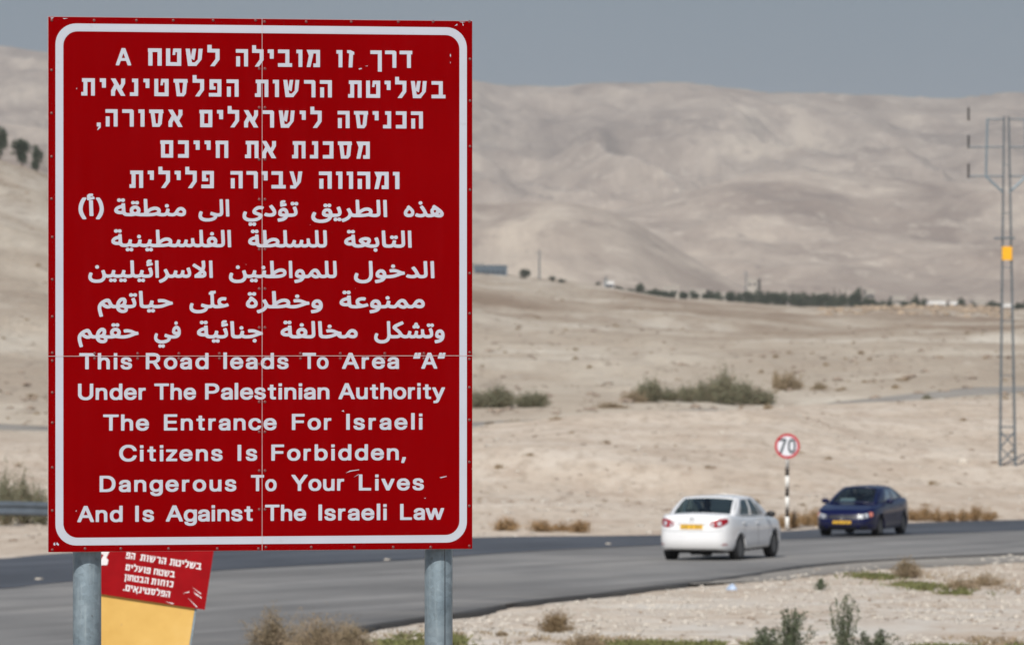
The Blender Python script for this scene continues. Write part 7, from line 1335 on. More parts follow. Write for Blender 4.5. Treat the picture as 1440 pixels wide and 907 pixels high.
for i in range(0, nseg + 1, 3):
    s = Lr * i / nseg; w = A0 + dr * s; obj_me('post', pm_, gr, (s, 0.05, g1(w.x, w.y) + 0.25))

# ------------------------------------------------------------------ plants
def quads_from(P0, P1, w, rg):
    """thin strips from P0 to P1 with random facing"""
    d = P1 - P0; r = rg.normal(size=d.shape); s = np.cross(d, r); s /= np.linalg.norm(s, axis=1)[:, None] + 1e-9
    w0, w1 = (w, w * 0.6) if np.isscalar(w) else (w[:, None], w[:, None] * 0.6)
    return np.stack([P0 - s * w0, P0 + s * w0, P1 + s * w1, P1 - s * w1], 1)
def leaves_at(C, size, rg, elong=1.6):
    n = len(C); a = rg.normal(size=(n, 3)); a /= np.linalg.norm(a, axis=1)[:, None]
    b = np.cross(a, rg.normal(size=(n, 3))); b /= np.linalg.norm(b, axis=1)[:, None] + 1e-9
    sz = (size * rg.uniform(0.6, 1.3, n))[:, None]
    return np.stack([C - a * sz * elong, C + b * sz * 0.5, C + a * sz * elong, C - b * sz * 0.5], 1)
def quad_mesh(name, Q, m):
    Q = np.concatenate(Q) if isinstance(Q, list) else Q
    return mesh_np(name, Q.reshape(-1, 3), np.arange(len(Q) * 4).reshape(-1, 4), m)
def bush_meshes(w, h, nst, leaf, nleaf, seed, m_leaf, m_twig, upright=0.0, tw=0.006):
    """a dome of forking twigs (twigs) with small leaf blades (foliage)"""
    rg = np.random.default_rng(seed); tw_q, tips = [], []
    az = rg.uniform(0, 2 * np.pi, nst); el = np.arccos(rg.uniform(0.05, 1, nst)) * (1 - upright)
    ln = rg.uniform(0.62, 1.08, nst)
    lobes = 1 + 0.22 * np.sin(az * 2 + seed) + 0.14 * np.sin(az * 5 + seed * 2)
    end = np.stack([np.cos(az) * np.sin(el) * w / 2 * ln * lobes, np.sin(az) * np.sin(el) * w / 2 * ln * lobes, np.maximum(np.cos(el), 0.12) * h * ln], 1)
    base = np.stack([np.cos(az), np.sin(az), 0 * az], 1) * (w * 0.06) * rg.uniform(0, 1, nst)[:, None]
    mid = base + (end - base) * 0.5 + rg.normal(size=(nst, 3)) * w * 0.05
    tw_q += [quads_from(base, mid, tw, rg), quads_from(mid, end, tw * 0.7, rg)]
    for k in range(5):
        t = rg.uniform(0.35, 1, nst)[:, None]; s = np.where(t < .5, base + (mid - base) * t * 2, mid + (end - mid) * (t * 2 - 1))
        e = s + (end - base) * 0.22 + rg.normal(size=(nst, 3)) * w * 0.085; e[:, 2] = np.maximum(e[:, 2], 0.02)
        tw_q.append(quads_from(s, e, tw * 0.45, rg)); tips += [e, (s + e) / 2]
    tips = np.concatenate(tips + [end])
    C = tips[rg.integers(0, len(tips), nleaf)] + rg.normal(size=(nleaf, 3)) * w * 0.035
    C[:, 2] = np.maximum(C[:, 2], 0.01)
    return quad_mesh('foliage', leaves_at(C, leaf, rg), m_leaf), quad_mesh('twigs', tw_q, m_twig)
def place_plant(name, meshes, loc, label, cat, group=None, sc=1.0, rz=0.0, scz=None, names=('foliage', 'twigs')):
    t = empty(name, loc, rz); t.scale = (sc, sc, sc if scz is None else scz); tag(t, label, cat, group)
    for nm, me in zip(names, meshes): obj_me(nm, me, t)
    return t

# foreground dry shrubs
for px, row, wpx, hpx, seed, lab in [
    (384, 915, 74, 52, 1, 'tall wispy dry shrub left of centre below the big sign'),
    (452, 918, 92, 48, 2, 'broad brownish dry shrub below the big sign between its posts'),
    (496, 921, 60, 38, 3, 'small dry shrub nearest the right post of the big sign')]:
    x, y, z = on(px, row); k = y / FPX
    place_plant('dry_shrub', bush_meshes(wpx * k, hpx * k * 1.08, 170, 0.011, 3800, seed, M['dry_olive'], M['dry_olive'], 0.1, 0.005), (x, y, z), lab, 'shrub', 'dry shrubs under the big sign')
x, y, z = on(781, 889); k = y / FPX
place_plant('dry_tussock', bush_meshes(46 * k, 31 * k, 170, 0.010, 3600, 14, M['dry'], M['dry'], 0, 0.004), (x, y, z), 'round golden brown dry tussock on the pale gravel right of the big sign', 'shrub')
x, y, z = on(1276, 812); k = y / FPX
place_plant('dry_tussock', bush_meshes(42 * k, 24 * k, 150, 0.016, 2600, 15, M['dry_olive'], M['dry'], 0.1, 0.005), (x, y, z), 'pinkish brown dry tussock on the near verge below the blue car', 'shrub')
x, y, z = on(826, 915); k = y / FPX
place_plant('dry_tussock', bush_meshes(56 * k, 24 * k, 120, 0.012, 2000, 16, M['dry_olive'], M['dry'], 0.1, 0.005), (x, y, z), 'low dry tussock at the bottom edge beside the green weeds', 'shrub')
for px, row, wpx, hpx, sd, lab in [(706, 894, 16, 5, 17, 'tiny dry sprig on the gravel close to the right sign post'), (1388, 822, 60, 17, 18, 'low grey brown dry shrub on the verge near the right edge'), (1352, 826, 40, 12, 19, 'flat dry shrub left of the verge shrub at the right edge')]:
    x, y, z = on(px, row); k = y / FPX
    place_plant('dry_tussock', bush_meshes(wpx * k, hpx * k, 90, 0.012, 1200, sd, M['dry_olive'], M['dry'], 0.1, 0.004), (x, y, z), lab, 'shrub')

# upright green plants at the bottom right
def upright_plant(w, h, nst, seed, leafs=0.016):
    rg = np.random.default_rng(seed); st, lf = [], []
    for i in range(nst):
        a = rg.uniform(0, 6.28); ln = rg.uniform(0.45, 1.0) if i > 2 else 1.0
        r = w / 2 * rg.uniform(0.15, 1) * (1.5 - 0.95 * ln)
        if i < 2: r = w * 0.10
        p = np.array([0, 0, 0.0]); pts = [p]
        for s in range(8):
            t = (s + 1) / 8; q = np.array([math.cos(a) * r * t ** 0.8, math.sin(a) * r * t ** 0.8, h * ln * t]) + rg.normal(size=3) * 0.008; pts.append(q)
        pts = np.array(pts); st.append(quads_from(pts[:-1], pts[1:], 0.006, rg))
        nl = int(80 * ln); tt = rg.uniform(0.08, 1, nl) * 7.999; ii = tt.astype(int); c = pts[ii] + (pts[ii + 1] - pts[ii]) * (tt - ii)[:, None]
        taper = (1.15 - tt / 8)[:, None]
        c = c + rg.normal(size=c.shape) * 0.075 * taper * np.array([1, 1, 0.6]); lf.append(leaves_at(c, leafs, rg, 1.5))
    return quad_mesh('foliage', lf, M['green']), quad_mesh('stems', st, M['green_mid'])
for px, row, wpx, hpx, n, sd, lab in [
    (1112, 917, 86, 64, 34, 21, 'bushy dark green plant with one taller spray at the bottom edge'),
    (1186, 919, 66, 84, 26, 22, 'tall upright dark green plant at the bottom edge, the highest of the green ones'),
    (1078, 916, 60, 36, 22, 23, 'low green plant left of the bushy dark green one'),
    (1232, 917, 90, 36, 26, 24, 'low sprawling green plant right of the tall upright one'),
    (1153, 829, 22, 15, 8, 25, 'small leaning green seedling on the gravel between road and bottom edge')]:
    x, y, z = on(px, row); k = y / FPX
    place_plant('green_plant', upright_plant(wpx * k, hpx * k, n, sd), (x, y, z), lab, 'plant', names=('foliage', 'stems'), rz=sd)

# dry tussocks along the far edge of the road
var_r = [bush_meshes(1.0, 0.62, 110, 0.022, 2200, 30 + i, M['rust'], M['dry'], 0.15, 0.008) for i in range(4)]
far_t = [(713, 752, 46, 18), (762, 752.5, 44, 16), (792, 752, 30, 13), (816, 753, 38, 18), (1101, 747, 20, 18), (1119, 747, 24, 24), (1136, 745, 26, 22), (1150, 745, 18, 26), (1287, 738.5, 30, 16),
         (1304, 738, 26, 19), (1322, 738, 26, 17), (1340, 737.5, 26, 15), (1358, 737, 24, 16), (1376, 736.5, 26, 20), (1394, 736, 28, 16)]
labs = ['rounded straw brown tussock beyond the road, first right of the big sign', 'straw brown tussock beyond the road, second right of the big sign', 'smaller straw brown tussock joining its neighbours, third from the big sign',
        'straw brown tussock beyond the road left of the white car', 'rusty tussock just left of the speed sign pole', 'rusty tussock just right of the speed sign pole', 'rusty tussock midway between speed sign and blue car',
        'tall rusty tussock touching the blue car front corner', 'rusty tussock just behind the blue car tail', 'rusty tussock second to the right of the blue car', 'rusty tussock third to the right of the blue car',
        'pale rusty tussock fourth to the right of the blue car', 'rusty tussock fifth to the right of the blue car', 'darker taller rusty tussock sixth to the right of the blue car', 'rusty tussock last of the row by the mast']
for i, (px, row, wpx, hpx) in enumerate(far_t):
    x, y = gp(px, row); y += 1.2; z = g1(x, y); k = y / FPX
    place_plant('roadside_tussock', var_r[i % 4], (x, y, z - 0.02), labs[i], 'shrub', 'dry tussocks along the far side of the road', wpx * k * 1.0, i * 1.3, hpx * k / 0.62)

# green shrubs on the plain beyond the bank
var_g = [bush_meshes(3.0, 1.5, 150, 0.07, 2600, 50 + i, M['green_mid'], M['dry_olive'], 0.25, 0.02) for i in range(4)]
var_b = [bush_meshes(3.0, 1.2, 120, 0.07, 1700, 60 + i, M['dry_olive'], M['dry'], 0.1, 0.02) for i in range(3)]
mids = [(672, 574, 40, 20, 0), (703, 574, 56, 25, 0), (738, 573, 34, 18, 0), (756, 573, 34, 20, 0), (890, 566, 40, 15, 1), (914, 565, 46, 27, 0), (940, 565, 40, 16, 0), (966, 566, 34, 22, 0), (985, 566, 28, 24, 0),
        (1003, 566, 30, 28, 0), (1021, 569, 44, 38, 0), (1046, 570, 40, 28, 0), (1072, 570, 42, 18, 0), (1108, 549, 44, 22, 1), (1092, 545, 14, 20, 1), (1152, 549, 24, 10, 1), (1304, 566, 16, 11, 0), (860, 575, 50, 8, 1), (690, 603, 30, 9, 1), (722, 601, 40, 10, 1), (760, 597, 34, 7, 1)]
mid_labels = ['grey green shrub beyond the bank touching the edge of the big sign', 'wide grey green shrub, the largest of the clump next to the big sign', 'grey green shrub third from the big sign in its clump', 'grey green shrub at the right end of the clump next to the big sign',
              'brownish dry shrub at the left end of the long central shrub row', 'pointed grey green shrub second from the left in the long central row', 'low grey green shrub just right of the pointed one in the central row', 'grey green shrub near the middle of the central row',
              'upright grey green shrub left of the tallest one in the central row', 'narrow grey green shrub touching the left of the tallest one', 'tallest grey green shrub of the central row above the white car', 'broad grey green shrub touching the right of the tallest one',
              'low grey green shrub at the right end of the central row', 'brown leaning dry shrub standing apart right of the central shrub row', 'slim brown dry shrub behind the leaning one right of the central row', 'small flat brown shrub farthest right of the two leaning dry ones',
              'small dark green shrub on the near edge of the far road', 'flat brown shrub left of the long central row beside the far road', 'low brown tuft on the near side of the far road next to the big sign', 'wider brown tuft on the near side of the far road', 'thin brown tuft on the near side of the far road, farthest right']
for i, (px, row, wpx, hpx, kind) in enumerate(mids):
    d = 345.0
    # walk out until the ground meets the wanted picture row
    for dd in np.arange(282 if row < 590 else 258, 480, 1.5):
        x, y = ray(px, dd); r_ = 453.5 - (g1(x, y) - CAMZ) / dd * FPX
        d = dd
        if r_ <= row: break
    x, y, z = onr(px, d); k = d / FPX
    place_plant('desert_shrub' if kind == 0 else 'dry_shrub', (var_g if kind == 0 else var_b)[i % (4 if kind == 0 else 3)], (x, y, z - 0.1), mid_labels[i], 'shrub',
                'green desert shrubs beyond the bank' if kind == 0 else 'brown shrubs beyond the bank', wpx * k / 3.0, i * 2.1, hpx * k * 1.1 / (1.5 if kind == 0 else 1.2))
for px, d, wpx, hpx in [(8, 172, 40, 46), (34, 174, 46, 42), (58, 173, 36, 26)]:
    x, y, z = onr(px, d); k = d / FPX
    place_plant('desert_shrub', var_g[int(px) % 4], (x, y, z - 0.05), {8: 'grey green shrub behind the guard rail at the left edge', 34: 'wider grey green shrub behind the guard rail beside the left one', 58: 'small grey green shrub behind the guard rail next to the big sign'}[px],
                'shrub', None, wpx * k / 3.0, px, hpx * k / 1.5 + 0.25)
# small dry scrub dotted over the plain and bank
scr = [bush_meshes(1.0, 0.45, 40, 0.05, 320, 80 + i, M['dry'], M['dry'], 0, 0.012) for i in range(3)]
cnt = 0; rg = np.random.default_rng(5)
while cnt < 150:
    px = rg.uniform(-60, 1500); d = math.exp(rg.uniform(math.log(178), math.log(1300)))
    if 90 < px < 640: continue
    x, y = ray(px, d)
    if abs(froad_dist(x, y)) < 6 or fbm(np.array([x / 30.0]), np.array([y / 60.0]), 2, 77)[0] < -0.05 and rg.uniform() < .8: continue
    s = rg.uniform(0.22, 0.62) * (d / 300) ** 0.6
    place_plant('scrub_tuft', (scr[cnt % 3],) [0][:1], (x, y, g1(x, y) - 0.03), 'small low brown scrub tuft on the bare desert beyond the road', 'shrub', 'brown scrub tufts dotted over the desert', s, cnt * 1.7, s * rg.uniform(.7, 1.2))
    cnt += 1

# low weeds by the bottom edge and on the right verge
def weeds(name, patches, n, size, m, label, seed):
    n = int(n * 0.75)
    rg = np.random.default_rng(seed); Q = []
    for (px, row, wx, wd) in patches:
        x0, y0 = gp(px, row); k = y0 / FPX
        xx = x0 + rg.normal(size=n) * wx * k * 0.4; yy = y0 + rg.normal(size=n) * wd * 0.5
        zz_ = G(xx, yy); dens = fbm(xx * 2.2, yy * 0.8, 3, seed) > -0.08
        xx, yy, zz_ = xx[dens], yy[dens], zz_[dens]
        b = np.stack([xx, yy, zz_], 1); e = b + rg.normal(size=b.shape) * size * 0.7; e[:, 2] = zz_ + rg.uniform(0.3, 1.1, len(b)) * size
        Q.append(quads_from(b, e, size * 0.16, rg))
    o = obj_me(name, quad_mesh(name, Q, m)); tag(o, label, kind='stuff'); return o
weeds('weeds', [(560, 905, 50, 2.0), (600, 902, 60, 2.2), (635, 905, 40, 2), (905, 909, 70, 1.4), (960, 911, 60, 1.2), (1025, 909, 70, 1.3), (1330, 912, 60, 1), (1410, 911, 50, 1)], 1500, 0.075, M['grass'],
      'low green weeds growing on the gravel along the bottom edge', 3)
weeds('verge_weeds', [(1222, 811, 40, 2.0), (1238, 812, 30, 1.5), (1285, 823, 50, 1.2), (1316, 829, 50, 1), (1356, 834, 50, .8)], 600, 0.085, M['grass'], 'thin green weeds on the verge below the blue car', 4)
weeds('verge_straw', [(1300, 815, 150, 6), (1370, 822, 110, 4), (620, 895, 120, 3), (850, 903, 110, 2), (1390, 905, 90, 2), (700, 900, 120, 2)], 900, 0.06, M['dry_olive'], 'thin dry straw scattered over the verge', 6)

# ------------------------------------------------------------------ stones
def stone_field(name, n, box, smin, smax, m, label, seed, keep=None):
    rg = np.random.default_rng(seed)
    px = rg.uniform(box[0], box[1], n); d = np.exp(rg.uniform(math.log(box[2]), math.log(box[3]), n))
    x, y = (px - 720) / FPX * d, d
    ok = (road_dist(x, y) > 0.35) & (froad_dist(x, y) > 4) & (fbm(x / 3.0, y / 8.0, 3, seed) > -0.12)
    x, y = x[ok], y[ok]; n = len(x); s = smin * (smax / smin) ** (rg.uniform(0, 1, n) ** 2.2)
    base = np.array([[1, 0, 0], [0, 1, 0], [-1, 0, 0], [0, -1, 0], [0.1, 0.1, 0.7], [0, 0, -0.4], [.72, .7, .25], [-.7, .7, .2], [-.7, -.72, .28], [.7, -.7, .2]], float)
    tri = np.array([[0, 6, 4], [6, 1, 4], [1, 7, 4], [7, 2, 4], [2, 8, 4], [8, 3, 4], [3, 9, 4], [9, 0, 4], [6, 0, 5], [1, 6, 5], [7, 1, 5], [2, 7, 5], [8, 2, 5], [3, 8, 5], [9, 3, 5], [0, 9, 5]])
    Vv = base[None] * (s[:, None, None] * rg.uniform(0.55, 1.2, (n, 10, 1)) * np.array([1, 1, .8])) 
    a = rg.uniform(0, 6.28, n); c_, s_ = np.cos(a)[:, None], np.sin(a)[:, None]
    Vx = Vv[..., 0] * c_ - Vv[..., 1] * s_; Vy = Vv[..., 0] * s_ + Vv[..., 1] * c_
    P = np.stack([Vx + x[:, None], Vy + y[:, None], Vv[..., 2] + G(x, y)[:, None]], -1)
    Fq = (tri[None] + (np.arange(n) * 10)[:, None, None]).reshape(-1, 3)
    o = obj_me(name, mesh_np(name, P.reshape(-1, 3), Fq, m)); tag(o, label, kind='stuff')
stone_field('gravel', 15000, (440, 1500, 79, 142), 0.013, 0.085, M['stone'], 'pale gravel and small stones on the near verge', 2)
stone_field('dark_gravel', 4600, (440, 1500, 79, 142), 0.012, 0.07, M['stone_dark'], 'brown small stones mixed into the near verge', 9)
stone_field('bank_stones', 3000, (-80, 1540, 150, 300), 0.03, 0.16, M['stone'], 'pale stones scattered over the sandy bank', 12)
stone_field('bank_rubble', 2600, (-80, 1540, 150, 300), 0.03, 0.15, M['stone_dark'], 'brown stones scattered over the sandy bank', 13)
stone_field('plain_rocks', 3600, (-80, 1540, 310, 1500), 0.12, 0.55, M['stone_dark'], 'brown rocks strewn over the desert plain', 18)
stone_field('ridge_rocks', 1700, (1150, 1420, 1380, 1640), 0.5, 1.7, mat_simple('ochre_rock', (0.29, 0.22, 0.155), 0.9, 0, 0.35, 0.3), 'ochre broken rocks along the crest of the plain', 19)
def rock(name, s, m, loc, lab, seed, grp=None):
    bm = bmesh.new(); bmesh.ops.create_icosphere(bm, subdivisions=2, radius=1)
    rr = random.Random(seed)
    ph = [rr.uniform(0, 6) for _ in range(6)]
    for v in bm.verts:
        f = 1 + 0.22 * math.sin(v.co.x * 3 + ph[0]) * math.sin(v.co.y * 2.5 + ph[1]) + 0.15 * math.sin(v.co.z * 4 + ph[2]) + rr.uniform(-.08, .08)
        v.co = Vector((v.co.x * s[0] * f, v.co.y * s[1] * f, v.co.z * s[2] * f))
    me = bpy.data.meshes.new(name); bm.to_mesh(me); bm.free(); me.materials.append(m)
    o = obj_me(name, me, loc=loc); tag(o, lab, 'stone', grp); return o
for i, (px, row, w, h, m, lab) in enumerate([(838, 848, 5, 3.5, 'stone_dark', 'brown stone on the gravel above the golden tussock'), (901, 862, 6, 4, 'stone_dark', 'brown stone on the gravel left of the pale slab'), (899, 887, 15, 5, 'stone', 'flat pale grey stone slab on the gravel'),
                                          (1327, 885, 4, 3, 'stone_dark', 'small dark stone right of the tall green plant'), (1434, 875, 5, 4, 'stone_dark', 'small brown stone by the right edge'), (1398, 652, 12, 4, 'stone_dark', 'brown rubble at the left foot of the power mast'),
                                          (1354, 655, 20, 9, 'stone', 'pale boulder left of the power mast foot'), (970, 664, 6, 4, 'stone_dark', 'reddish brown stone on the bank above the white car'), (1004, 661, 6, 4, 'stone_dark', 'smaller brown stone on the bank above the white car roof')]):
    if row > 700: x, y, z = on(px, row)
    else:
        for dd in np.arange(165, 240, 1.0):
            x, y, z = onr(px, dd)
            if 453.5 - (z - CAMZ) / dd * FPX <= row: break
    k = y / FPX; rock('stone', (w * k / 2, w * k / 2 * .8, h * k * .6), M[m], (x, y, z + h * k * 0.15), lab, i)
# litter
x, y, z = on(1029, 829); k = y / FPX
def crumple(name, w, h, m, loc, lab, cat, seed):
    rr = np.random.default_rng(seed); n = 9; u, v = np.meshgrid(np.linspace(-1, 1, n), np.linspace(-1, 1, n)); X_ = u * w / 2; Y_ = v * w / 2
    Z_ = h * (1 - np.maximum(abs(u), abs(v)) ** 1.5) + rr.uniform(-1, 1, u.shape) * h * 0.3; X_ += rr.uniform(-1, 1, u.shape) * w * .05; Y_ += rr.uniform(-1, 1, u.shape) * w * .05
    P = np.concatenate([np.stack([X_, Y_, Z_], -1).reshape(-1, 3), np.stack([X_, Y_, Z_ * 0 - .01], -1).reshape(-1, 3)])
    i = (np.arange(n - 1)[:, None] * n + np.arange(n - 1)[None]).ravel(); Fa = np.stack([i, i + 1, i + n + 1, i + n], 1)
    o = obj_me(name, mesh_np(name, P, np.vstack([Fa, Fa[:, ::-1] + n * n]), m), loc=loc); tag(o, lab, cat)
crumple('plastic_bag', 15 * k, 8 * k, M['blue_plastic'], (x, y, z), 'crumpled pale blue plastic bag on the gravel beside the road', 'litter', 1)
x, y, z = on(1370, 877); k = y / FPX
crumple('paper_scrap', 8 * k, 3 * k, M['white_plastic'], (x, y, z), 'white scrap of paper on the sand near the bottom right corner', 'litter', 2)
x, y, z = on(1432, 834); k = y / FPX
mk = empty('marker_stone', (x, y, z)); tag(mk, 'short white marker post with dark foot on the verge at the right edge', 'marker')
MB().box((0, 0, 5 * k), (6.5 * k, 5 * k, 10 * k)).add([], []).build('foot', M['stone_dark'], mk, bevel=0.01)
MB().box((0, 0, 14 * k), (5 * k, 4 * k, 11 * k)).build('top', M['stone'], mk, bevel=0.012)

# ------------------------------------------------------------------ trees
def tree_meshes(w, h, seed, conic=False, n=900):
    rg = np.random.default_rng(seed); nc = 13; th_ = h * 0.10
    cs = []
    for i in range(nc):
        a = rg.uniform(0, 6.28); r = w * 0.30 * math.sqrt(rg.uniform(0, 1)); zz_ = th_ + (h - th_) * rg.uniform(0.12, 0.8)
        if conic: r *= 0.35; zz_ = h * (0.15 + 0.8 * i / nc)
        cs.append((math.cos(a) * r, math.sin(a) * r, zz_, w * rg.uniform(0.17, 0.27) * ((1.2 - zz_ / h) if conic else 1)))
    cs = np.array(cs); i = rg.integers(0, nc, n); v = rg.normal(size=(n, 3)); v /= np.linalg.norm(v, axis=1)[:, None]
    C = cs[i, :3] + v * (cs[i, 3] * rg.uniform(0.5, 1.1, n))[:, None] * np.array([1, 1, .85])
    crown = quad_mesh('crown', leaves_at(C, w * 0.045, rg, 1.1), M['tree'])
    b = MB(); b.tube((0, 0, -0.5), (w * .02, 0, h * 0.45), w * 0.05, w * 0.03, 7)
    for c in cs[:5]: b.tube((w * .02, 0, h * 0.35), tuple(c[:3]), w * 0.022, w * 0.01, 5)
    return crown, b.mesh('trunk', M['bark'])
tv = [tree_meshes(5, 5, 100 + i, False, 1500) for i in range(4)]; tc = [tree_meshes(2.4, 6, 110 + i, True, 700) for i in range(2)]
def put_tree(px, row_top, wpx, d, lab, grp=None, con=False, i=0, extra=0.0):
    x, y, z = onr(px, d); k = d / FPX; top = CAMZ + (453.5 - row_top) * k; h = max(top - z, 1.0)
    v = tc[i % 2] if con else tv[i % 4]
    t = place_plant('cypress_tree' if con else 'desert_tree', v, (x, y, z), lab, 'tree', grp, wpx * k / (2.4 if con else 5), i * 1.9, h / (6 if con else 5), names=('crown', 'trunk'))
put_tree(-1, 174, 26, 960, 'dark tree on the left skyline ridge cut by the picture edge', None, False, 0)
put_tree(31, 192, 34, 965, 'round dark tree on the left ridge near the picture edge', None, False, 1)
put_tree(52, 203, 22, 985, 'smaller dark tree on the left ridge next to the big sign', None, False, 2)
tr = [(737, 377, 20, 1640), (777, 388, 14, 1660), (790, 392, 16, 1660), (841, 398, 12, 1690), (902, 397, 18, 1720), (931, 407, 16, 1740), (946, 408, 14, 1740), (978, 412, 14, 1760), (1011, 408, 18, 1760), (1040, 410, 14, 1800)]
tr += [(1050 + i * 10.5, 407 + (i * 7) % 7 + i * .35, 19, 1830 + (i * 37) % 90) for i in range(16)]
tr += [(846 + i * 13.0, [411, 413, 415, 417, 419][min(4, i // 4)] + [-9, -5, -7, -4][i % 4], 15 + i % 3 * 3, 1760 + (i * 53) % 120) for i in range(16)]
tr += [(1226 + i * 12.0, 426 - [9, 5, 7, 4, 6][i % 5] + i * .45, 15 + i % 3 * 3, 1800 + (i * 53) % 90) for i in range(19)]
tr += [(870, 402, 16, 1700), (885, 405, 14, 1720), (918, 405, 16, 1730), (960, 409, 16, 1750), (994, 410, 16, 1760), (1026, 408, 16, 1790)]
tr += [(1205, 404, 22, 1800), (1219, 416, 16, 1800), (1287, 413, 16, 1800), (1298, 418, 14, 1800), (1352, 418, 16, 1780), (1392, 422, 16, 1740), (1402, 424, 14, 1740), (1432, 424, 16, 1740), (1444, 422, 16, 1740), (862, 405, 10, 1700), (1122, 417, 16, 1850), (1150, 414, 15, 1850)]
marks = [(660, 'the big sign'), (755, 'the crest pole nearest the big sign'), (856, 'the small bright house'), (944, 'the wide pale house'), (1060, 'the pale block'), (1205, 'the largest crest tree'), (1316, 'the long bright house'), (1418, 'the mast')]
nth = ['first', 'second', 'third', 'fourth', 'fifth', 'sixth', 'seventh', 'eighth', 'ninth', 'tenth', 'eleventh', 'twelfth', 'thirteenth', 'fourteenth', 'fifteenth', 'sixteenth', 'seventeenth', 'eighteenth', 'nineteenth', 'twentieth']
count = {}
for i, (px, rt, w, d) in enumerate(sorted(tr)):
    mk_ = [m for m in marks if m[0] < px][-1]; n_th = count.get(mk_[1], 0); count[mk_[1]] = n_th + 1
    lab = 'largest dark tree of the far crest, midway between pale block and mast' if px == 1205 else 'small dark crest tree, %s right of %s' % (nth[min(n_th, 19)], mk_[1])
    put_tree(px, rt, w, d, lab, 'dark trees along the far crest', False, i)
for i, (px, rt, w) in enumerate([(1173, 401, 7), (1182, 404, 7), (1189, 402, 6), (1068, 393, 6)]):
    put_tree(px, rt, w, 1850, ['leftmost of three slim cypresses left of the largest crest tree', 'middle of three slim cypresses left of the largest crest tree', 'rightmost of three slim cypresses left of the largest crest tree', 'slim dark cypress beside the pale block on the crest'][i], 'slim cypresses on the far crest', True, i)

# ------------------------------------------------------------------ distant houses and poles
def house(px, rb, rt, wpx, d, m, lab, roof='wall_pale', dep=8, cat='house', name='flat_roofed_house', nwin=3):
    x, y = ray(px, d); k = d / FPX; z = g1(x, y); top = CAMZ + (453.5 - rt) * k; w = wpx * k; h = max(top - z, 2.0)
    t = empty(name, (x, y, z), R((px * 7) % 20 - 10)); tag(t, lab, cat)
    MB().box((0, 0, h / 2 - 0.5), (w, dep, h + 1)).build('wall', M[m], t)
    b = MB(); b.box((0, 0, h + 0.06), (w + 0.3, dep + 0.3, 0.12))
    for s in (-1, 1): b.box((s * (w / 2), 0, h + 0.32), (0.2, dep + 0.2, 0.4)); b.box((0, s * (dep / 2), h + 0.32), (w - 0.25, 0.2, 0.4))
    b.build('roof', M[roof], t)
    wm = MB().box((0, 0, 0), (0.8, 0.1, 0.9)).mesh('window', M['window'])
    fl = max(1, int((top - (CAMZ + (453.5 - rb) * k)) / 3.0 + .5))
    for f in range(fl):
        for i in range(nwin): obj_me('window', wm, t, ((i + .5) / nwin * w * .9 - w * .45, -dep / 2 - 0.03, h - 1.5 - 3.0 * f))
    return t
house(690, 390, 380.5, 46, 1650, 'wall_dark', 'long low dark blue grey shed on the crest right of the big sign', 'wall_dark', 9, 'shed', 'long_shed', 6)
house(671, 385, 374, 16, 1665, 'wall_pale', 'pale block rising behind the dark shed beside the big sign')
house(856, 414, 408, 13, 1700, 'wall_white', 'small bright white house left of the crest trees')
house(944, 411, 404, 22, 1790, 'wall_pale', 'wide pale house behind the crest trees')
house(1060, 402, 394, 15, 1960, 'wall_pale', 'tall pale block standing above the far crest', nwin=2)
house(1316, 432, 423, 24, 1790, 'wall_white', 'long bright white house on the crest left of the mast', nwin=4)
house(1341, 432, 424, 12, 1790, 'wall_white', 'short white house beside the long white one on the crest')
house(1418, 433, 427, 14, 1760, 'wall_white', 'small white house seen just right of the mast legs')
house(1222, 418, 410, 12, 1900, 'wall_pale', 'pale house partly hidden by the large crest tree')
house(1012, 418, 413, 20, 1850, 'wall_pale', 'low pale house left of the pale block on the crest')
house(1262, 424, 418, 18, 1860, 'wall_pale', 'low pale house between largest crest tree and the long bright house')
house(1376, 430, 424, 18, 1820, 'wall_pale', 'low pale house on the crest just left of the mast')
house(1150, 420, 413, 16, 1960, 'wall_pale', 'pale roof showing over the crest trees left of the cypresses')
house(983, 414, 409, 24, 1820, 'wall_pale', 'low pale house between crest trees under the hills')
for px, rt, lab in [(758.5, 351, 'thin grey pole on the crest right of the round tree'), (1049, 381, 'thin grey pole left of the tall white block'), (852, 388, 'short thin pole above the small white house')]:
    d = 1660 if px < 900 else 1900; x, y, z = onr(px, d); top = CAMZ + (453.5 - rt) * d / FPX
    t = empty('utility_pole', (x, y, z)); tag(t, lab, 'pole')
    MB().tube((0, 0, -0.5), (0, 0, top - z), 0.28, 0.16, 8).build('pole', M['mast'], t)
    MB().box((0, 0, top - z - 1.0), (2.2, 0.15, 0.15)).build('crossarm', M['mast'], t)

